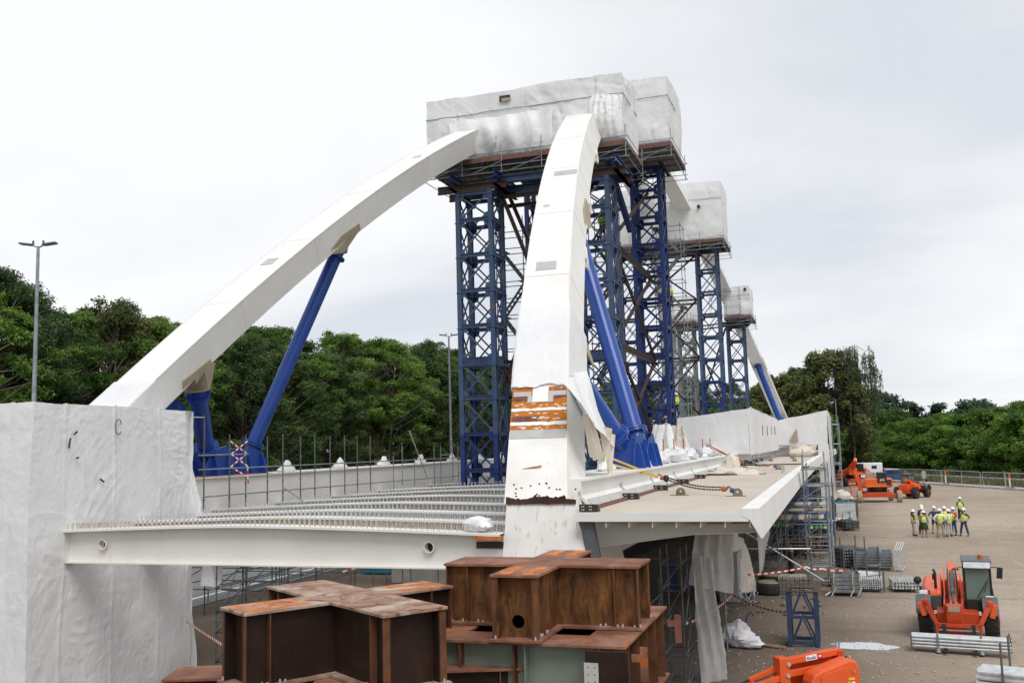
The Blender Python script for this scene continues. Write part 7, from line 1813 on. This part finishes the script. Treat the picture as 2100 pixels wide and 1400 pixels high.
# tapes
tape([(-4.75, 30.5, 1.0), (-4.0, 37, .9), (-1.9, 33.0, 1.0)], 'slack barrier tape running from the clear sheet to the navy frame', .07, .12)
tape([(-3.9, 40.6, 1.15), (-1.5, 42.6, 1.25), (-.9, 43.3, 1.1), (.1, 43.4, 1.05)], 'long barrier tape from the concrete block to the grey crate', .07, .06)
tape([(-2.7, 68.5, 1.1), (-1.0, 69, 1.0), (-.1, 70.2, 1.05)], 'barrier tape stretched behind the gas cylinder racks', .09, .04)
tape([(-.6, 62, 1.6), (.3, 60.8, .8), (.9, 55, .1)], 'thin barrier tape slanting down to the stacked frames', .04, .05)
tape([(-15.9, 29.0, 2.6), (-12.9, 33, 3.4)], 'barrier tape rising behind the near steel cross under the bridge', .05, .03)
tape([(-21.0, 27.5, 1.1), (-10.8, 17.5, 1.9)], 'barrier tape between the white tent and the near steel cross', .07, .03)

# ================================================================== CHAIN HOISTS
def hoist(p_lug, p_hook, p_end, label, strapc=True):
    t = thing('chain_hoist', label, 'chain hoist', p_end, 'chain hoists tying the right deck')
    a, b, c = map(Vector, (p_lug, p_hook, p_end))
    if strapc:
        for dz, w in ((.10, .05), (-.10, .05)):
            m = MB(); m.bar(a + Vector((0, 0, dz)), b, w, .012, (0, 1, 0)); m.bar(a + Vector((0, .03, dz)), b, .012, .07); m.build('sling', 'strap_yellow', t)
    else:
        m = MB(); m.bar(a, b, .05, .05); m.bar(a + Vector((0, .1, .12)), b, .04, .04); m.build('sling', 'rust_orange', t)
    d = (c - b).normalized()
    m = MB(); m.path([b + Vector((0, 0, .09)), b + Vector((.09, -.02, .07)), b + Vector((.15, -.03, -.02)), b + Vector((.08, -.02, -.09))], .032, 8); m.blob(b + d * .28, .08, .08, .08, 2, 10, .1); m.build('hook', 'rust_orange', t, True)
    m = MB(); m.blob(b + d * .5, .10, .09, .12, 3, 10, .15); m.build('hoist_body', 'clip_dark', t, True)
    e = c - d * .62
    m = MB(); s0 = b + d * .6
    for off_ in (-.035, .045):
        n = int((e - s0).length / .075)
        for i in range(n):
            p = s0 + (e - s0) * (i / n) + Vector((0, 0, off_ - .10 * math.sin(math.pi * i / n))); q = s0 + (e - s0) * ((i + 1.15) / n) + Vector((0, 0, off_ - .10 * math.sin(math.pi * (i + 1) / n)))
            if i % 2: m.bar(p, q, .045, .016)
            else: m.bar(p, q, .016, .045)
    m.build('chain', 'chain', t)
    m = MB(); m.blob(e + d * .08, .11, .075, .085, 5, 12, .15); m.path([e + d * .2, e + d * .32 + Vector((0, 0, .10)), e + d * .46 + Vector((0, 0, .05)), e + d * .42 + Vector((0, 0, -.06))], .034, 8); m.build('hook', 'rust_orange', t, True)
    m = MB(); m.tube(c - d * .18 + Vector((0, -.05, 0)), c - d * .02, .07, 10); m.build('shackle', 'blue_paint', t, True)
    h = b + d * .55
    m = MB(); m.tube(h, (h.x, h.y, 5.0), .012, 5); m.build('hand_chain', 'chain', t)
hoist((-7.15, 31.6, 6.0), (-5.75, 32.2, 5.45), (-2.93, 29.1, 5.12), 'yellow sling and rusty chain pulling the near part of the right deck')
hoist((-7.2, 56.5, 6.35), (-5.3, 54.9, 5.5), (-3.15, 54.1, 5.12), 'second chain hoist with rusty hooks farther along the deck', False)
m = MB(); m.box(-6.0, -2.2, 63.6, 63.7, 4.97, 5.04); m.tube((-6.0, 61.8, 5.05), (-2.3, 61.8, 5.05), .04, 6); tag(m.build('deck_bar', 'brown_steel'), 'thin brown bars lying across the sandy deck near the far tent', 'steel bar')
m = MB(); m.blob((-3.1, 90.5, 5.3), 1.1, .6, .45, 12, 16, .3, 4.97); tag(m.build('tarp_roll', 'tarp_cream', None, True), 'beige rolled tarpaulin lying before the far tent on the deck', 'tarpaulin')

# ================================================================== PEOPLE
def skin(name, nodes, edges, mat, parent, root=0, sub=1):
    me = bpy.data.meshes.new(name); me.from_pydata([n[:3] for n in nodes], edges, [])
    ob = bpy.data.objects.new('tmp', me); COL.objects.link(ob)
    sk = ob.modifiers.new('s', 'SKIN'); ss = ob.modifiers.new('u', 'SUBSURF'); ss.levels = sub; ss.render_levels = sub
    for i, n in enumerate(nodes):
        v = me.skin_vertices[0].data[i]; r = n[3] if isinstance(n[3], tuple) else (n[3], n[3]); v.radius = r; v.use_root = (i == root)
    dg = bpy.context.evaluated_depsgraph_get(); m2 = bpy.data.meshes.new_from_object(ob.evaluated_get(dg)); bpy.data.objects.remove(ob)
    m2.name = name; m2.materials.clear(); m2.materials.append(MATS[mat])
    m2.polygons.foreach_set('use_smooth', [True] * len(m2.polygons))
    o = bpy.data.objects.new(name, m2); COL.objects.link(o); o.parent = parent; return o
def person(label, x, y, face, z=0, h=1.76, vest=True, shirt='grey_plastic', legs='trousers', legmat='navy_frame', arms='down', stance=.12, hair=None, helmet='helmet_white', lean=0.0, group='people standing together on the gravel'):
    """authored facing -Y, then turned"""
    t = thing('person', label, 'person', group=group); k = h / 1.76
    def S(*a): return tuple(q * k for q in a)
    hip, sh = .92, 1.42; L = lean
    nodes = [(0, 0, .96, (.13, .10)), (L * .3, 0, 1.12, (.125, .095)), (L * .7, 0, 1.30, (.15, .105)), (L, 0, 1.44, (.08, .07)), (L, -.01, 1.52, .05), (L, -.02, 1.60, (.075, .09)), (L, -.02, 1.69, (.07, .085))]
    edges = [(0, 1), (1, 2), (2, 3), (3, 4), (4, 5), (5, 6)]
    nodes.append((L, -.115, 1.60, .014)); edges.append((5, 7))          # nose
    J = {}
    for s_ in (-1, 1):
        st = stance * s_
        i0 = len(nodes); pts = [(s_ * .085, 0, .90, .085), (s_ * .09 + st * .5, -.015, .50, .055), (s_ * .09 + st, .02, .11, .038), (s_ * .10 + st, -.13, .04, (.04, .03))]
        nodes += pts; edges += [(0, i0), (i0, i0 + 1), (i0 + 1, i0 + 2), (i0 + 2, i0 + 3)]; J[('l', s_)] = i0
        i1 = len(nodes)
        if arms == 'down': e, w = (L + s_ * .26, .02, 1.14), (L + s_ * .27, -.06, .90)
        elif arms == 'hips': e, w = (L + s_ * .38, .05, 1.17), (L + s_ * .19, -.06, 1.00)
        elif arms == 'front': e, w = (L + s_ * .25, -.03, 1.15), (L + s_ * .07, -.24, 1.18)
        elif arms == 'one': e, w = ((L + s_ * .34, .06, 1.18), (L + s_ * .17, .02, 1.0)) if s_ > 0 else ((L + s_ * .25, -.02, 1.13), (L + s_ * .22, -.22, 1.02))
        nodes += [(L + s_ * .17, 0, 1.41, .055), (*e, .038), (*w, .026)]
        d = (Vector(w) - Vector(e)).normalized(); side = Vector((s_, 0, 0)); side = (side - d * side.dot(d)).normalized(); pn = d.cross(side)
        hc = Vector(w) + d * .06; nodes.append((*hc, (.034, .018))); edges += [(2, i1), (i1, i1 + 1), (i1 + 1, i1 + 2), (i1 + 2, i1 + 3)]
        hidx = i1 + 3
        for f in range(4):
            b0 = hc + pn * (-.024 + .016 * f) + d * .03; L1 = (.055, .062, .058, .045)[f]; q1 = b0 + d * L1 * .55; q2 = b0 + d * L1 - side * .018
            j = len(nodes); nodes += [(*q1, .0085), (*q2, .007)]; edges += [(hidx, j), (j, j + 1)]
        j = len(nodes); q1 = hc - pn * .045 + d * .0; q2 = q1 + d * .035 - side * .01; nodes += [(*q1, .010), (*q2, .008)]; edges += [(hidx, j), (j, j + 1)]
        J[('a', s_)] = i1
    sc_ = lambda ns, g=0: [(*S(*n[:3]), tuple(q * k + g for q in n[3]) if isinstance(n[3], tuple) else n[3] * k + g) for n in ns]
    skin('body', sc_(nodes), edges, 'skin', t)
    # shirt
    sn = [nodes[0], nodes[1], nodes[2], nodes[3]]; se = [(0, 1), (1, 2), (2, 3)]
    for s_ in (-1, 1):
        a = J[('a', s_)]; i = len(sn); sn += [nodes[a], nodes[a + 1]]; se += [(2, i), (i, i + 1)]
        if shirt not in ('navy_frame', 'black_plastic'): sn.append(nodes[a + 2]); se.append((i + 1, i + 2))
    skin('shirt', sc_(sn, .014), se, shirt, t)
    # legs
    if legs != 'skirt':
        ln = [(0, 0, .98, (.125, .10))]; le = []
        for s_ in (-1, 1):
            a = J[('l', s_)]; i = len(ln); last = nodes[a + 2] if legs == 'trousers' else tuple((p + q) / 2 for p, q in zip(nodes[a][:3], nodes[a + 1][:3])) + (.075,)
            if legs == 'trousers': ln += [nodes[a], (*nodes[a + 1][:3], .064), (*nodes[a + 2][:2], .10, .052)]; le += [(0, i), (i, i + 1), (i + 1, i + 2)]
            else: ln += [nodes[a], (nodes[a + 1][0], nodes[a + 1][1], .56, .075)]; le += [(0, i), (i, i + 1)]
        skin('trousers' if legs == 'trousers' else 'shorts', sc_(ln, .016), le, legmat, t)
    else:
        m = MB(); m.lathe((0, 0, .50 * k), [(.27, 0), (.24, .2), (.19, .40), (.145, .50)], 18); m.build('skirt', legmat, t, True)
    for s_ in (-1, 1):
        a = J[('l', s_)]; fx, fy = nodes[a + 2][0] * k, nodes[a + 2][1] * k; m = MB(); m.blob((fx, fy - .07, .045), .052, .145, .058, 2, 12, .05, .0); m.build('shoe', 'black_rubber' if legs != 'skirt' else 'wood', t, True)
    if vest:
        vn = [(0, 0, .86, (.20, .17)), (0, 0, .98, (.195, .165)), (L * .3, 0, 1.12, (.19, .16)), (L * .7, 0, 1.30, (.205, .16)), (L, 0, 1.44, (.17, .11))]
        v = skin('hi_vis_vest', sc_(vn), [(0, 1), (1, 2), (2, 3), (3, 4)], 'hi_vis', t)
        for zb_, u in ((1.02, .2), (1.12, .35)):
            m = MB(); n = 18; rx_, ry_ = .200 * k, .170 * k; cx_ = L * u * k
            pts = [(cx_ + rx_ * math.cos(2 * math.pi * i / n), ry_ * math.sin(2 * math.pi * i / n)) for i in range(n)]
            vs = [(a, b, zb_ * k - .02) for a, b in pts] + [(a, b, zb_ * k + .02) for a, b in pts]; m.add(vs, [(i, (i + 1) % n, n + (i + 1) % n, n + i) for i in range(n)]); m.build('reflective_band', 'reflective', v)
        for s_ in (-1, 1):
            m = MB(); m.bar((L * .3 * k + s_ * .09 * k, .165 * k, 1.14 * k), (L * k + s_ * .09 * k, .125 * k, 1.44 * k), .035, .012, (0, 1, 0)); m.bar((L * .3 * k + s_ * .09 * k, -.165 * k, 1.14 * k), (L * k + s_ * .09 * k, -.125 * k, 1.44 * k), .035, .012, (0, 1, 0)); m.build('reflective_band', 'reflective', v)
    m = MB(); m.lathe((L * k, -.01, 1.665 * k), [(.155, 0), (.150, .018), (.125, .02), (.122, .06), (.10, .115), (.06, .145), (.01, .155)], 20); m.build('helmet', helmet, t, True)
    m = MB(); m.blob((L * k, .03, 1.62 * k), .088, .085, .10, 3, 12, .05); m.build('hair', 'hair_dark', t, True)
    if hair == 'long': m = MB(); m.blob((L * k, .075, 1.46 * k), .085, .06, .20, 6, 14, .15); m.build('long_hair', 'hair_dark', t, True)
    place(t, (x, y, z), face); return t
person('person leftmost in the group with long dark hair, yellow vest and beige trousers', 4.5, 69.4, R(100), shirt='black_plastic', legmat='debris_pale', arms='front', stance=.03, hair='long', h=1.68)
person('person seen from behind in yellow vest over a dark green skirt with bare legs', 5.1, 68.8, R(178), shirt='sage_green', legs='skirt', legmat='green_dress' if 'green_dress' in MATS else 'leaf_dark', arms='down', stance=.05, h=1.66)
person('person with white helmet mostly hidden behind the one in the green skirt, facing the camera', 5.15, 70.6, R(8), shirt='black_plastic', legmat='black_plastic', arms='front', h=1.76)
person('person at the back left of the group in an open yellow vest with black sleeves', 5.25, 72.2, R(20), shirt='black_plastic', legmat='black_plastic', arms='down', h=1.82, helmet='helmet_white')
person('person in dark navy t-shirt and shorts without a vest, hands on hips', 5.95, 71.1, R(2), vest=False, shirt='navy_frame', legs='shorts', legmat='navy_frame', arms='hips', stance=.07, h=1.80)
person('person seen from behind in yellow vest, white sleeves and khaki trousers', 6.05, 68.5, R(178), shirt='helmet_white', legmat='beige_primer', arms='hips', stance=.10, h=1.80)
person('person facing the camera behind the khaki trousers, yellow vest and black trousers', 6.55, 70.7, R(5), shirt='hi_vis', legmat='black_plastic', arms='front', stance=.05, h=1.80)
person('person seen from behind in yellow vest and grey green jeans', 6.62, 69.0, R(200), shirt='helmet_white', legmat='primer_grey', arms='front', stance=.06, h=1.74)
person('person with red sleeves, yellow vest and blue jeans turned to the left', 7.0, 70.0, R(-40), shirt='red_paint', legmat='jeans' if 'jeans' in MATS else 'blue_faded', arms='front', stance=.05, h=1.80)
person('person at the right end of the group, black t-shirt, yellow vest, dark jeans, legs apart', 7.55, 69.4, R(-35), shirt='black_plastic', legmat='navy_frame', arms='one', stance=.17, lean=.05, h=1.78)
person('person standing apart behind the group in teal sleeves with a yellow jacket in hand', 8.65, 81.0, R(170), shirt='teal', legmat='black_plastic', arms='front', stance=.06, h=1.80)
for i, (x, y, z, lb, fc) in enumerate([(-12.2, 53.6, 18.34, 'worker in yellow vest high on the stair scaffold behind the near rib', 10), (-12.0, 53.9, 16.34, 'worker in yellow vest one flight lower on the same stair scaffold', 150), (-10.9, 69.3, 16.34, 'worker in yellow vest in the upper part of the stair scaffold behind the tallest tower', 20), (-11.2, 69.6, 12.34, 'worker in yellow vest halfway down the stair scaffold behind the tallest tower', 80), (-10.8, 69.3, 8.34, 'worker in yellow vest low on the stair scaffold behind the tallest tower', -30)]):
    person(lb, x, y, R(fc), z, shirt='hi_vis', legmat='navy_frame', arms='front', stance=.04, group='workers on the stair scaffolds')

# ================================================================== LABELS THAT TELL THE REPEATS APART
ORD = 'first second third fourth fifth sixth seventh eighth ninth tenth eleventh twelfth thirteenth fourteenth fifteenth sixteenth seventeenth eighteenth nineteenth twentieth'.split()
def order(group, key, fmt):
    obs = sorted([o for o in bpy.data.objects if o.get('group') == group and o.get('category')], key=key)
    for i, o in enumerate(obs):
        n = ORD[i] if i < 20 else ('twenty-' + ORD[i - 20] if i < 29 else ('thirtieth' if i == 29 else 'thirty-' + ORD[(i - 30) % 20]))
        o['label'] = fmt % n
order('trees in the front row left of the bridge', lambda o: o.location.y, '%s leafy tree of the front row behind the left arch, counted from the left')
order('trees in the second row left of the bridge', lambda o: o.location.y, '%s leafy tree of the rear row behind the left arch, counted from the left')
order('shrubs at the foot of the left tree row', lambda o: o.location.y, '%s low shrub at the foot of the left trees, counted from the left')
order('trees behind the towers', lambda o: o.location.x, '%s tree seen behind the lattice towers, counted from the left')
sfun = lambda o: (o.location.x - FA[0]) * FT[0] + (o.location.y - FA[1]) * FT[1]
order('bushes in the front of the hedge', sfun, '%s tall green bush in the front of the hedge, counted from its left end')
order('bushes at the back of the hedge', sfun, '%s tall green bush at the back of the hedge, counted from its left end')
order('low bushes along the guard rail', sfun, '%s low bush at the foot of the hedge, counted from its left end')
order('mesh fence panels along the yard edge', sfun, '%s galvanised mesh fence panel along the far yard edge, counted from the left')
ys_ = sorted([o for o in bpy.data.objects if o.get('group') == 'white wrappings on the right girder'], key=lambda o: o.data.vertices[0].co.y)
for i, o in enumerate(ys_): o['label'] = '%s white lumpy wrapping on the right girder, counted from the arch foot' % ORD[i]
ys_ = sorted([o for o in bpy.data.objects if o.get('group') == 'rusty rods on the right girder'], key=lambda o: o.data.vertices[0].co.y)
for i, o in enumerate(ys_): o['label'] = '%s rusty threaded rod on the right girder, counted from the arch foot' % ORD[i]
ys_ = sorted([o for o in bpy.data.objects if o.get('group') == 'blue trestles under the right deck'], key=lambda o: (round(o.location.x / 3), o.location.y))
for i, o in enumerate(ys_): o['label'] = ['front', 'rear'][i] + ' blue trestle deep under the right deck by the girder' if i < 2 else ['nearest', 'middle', 'farthest'][i - 2] + ' blue trestle under the outer edge of the right deck'
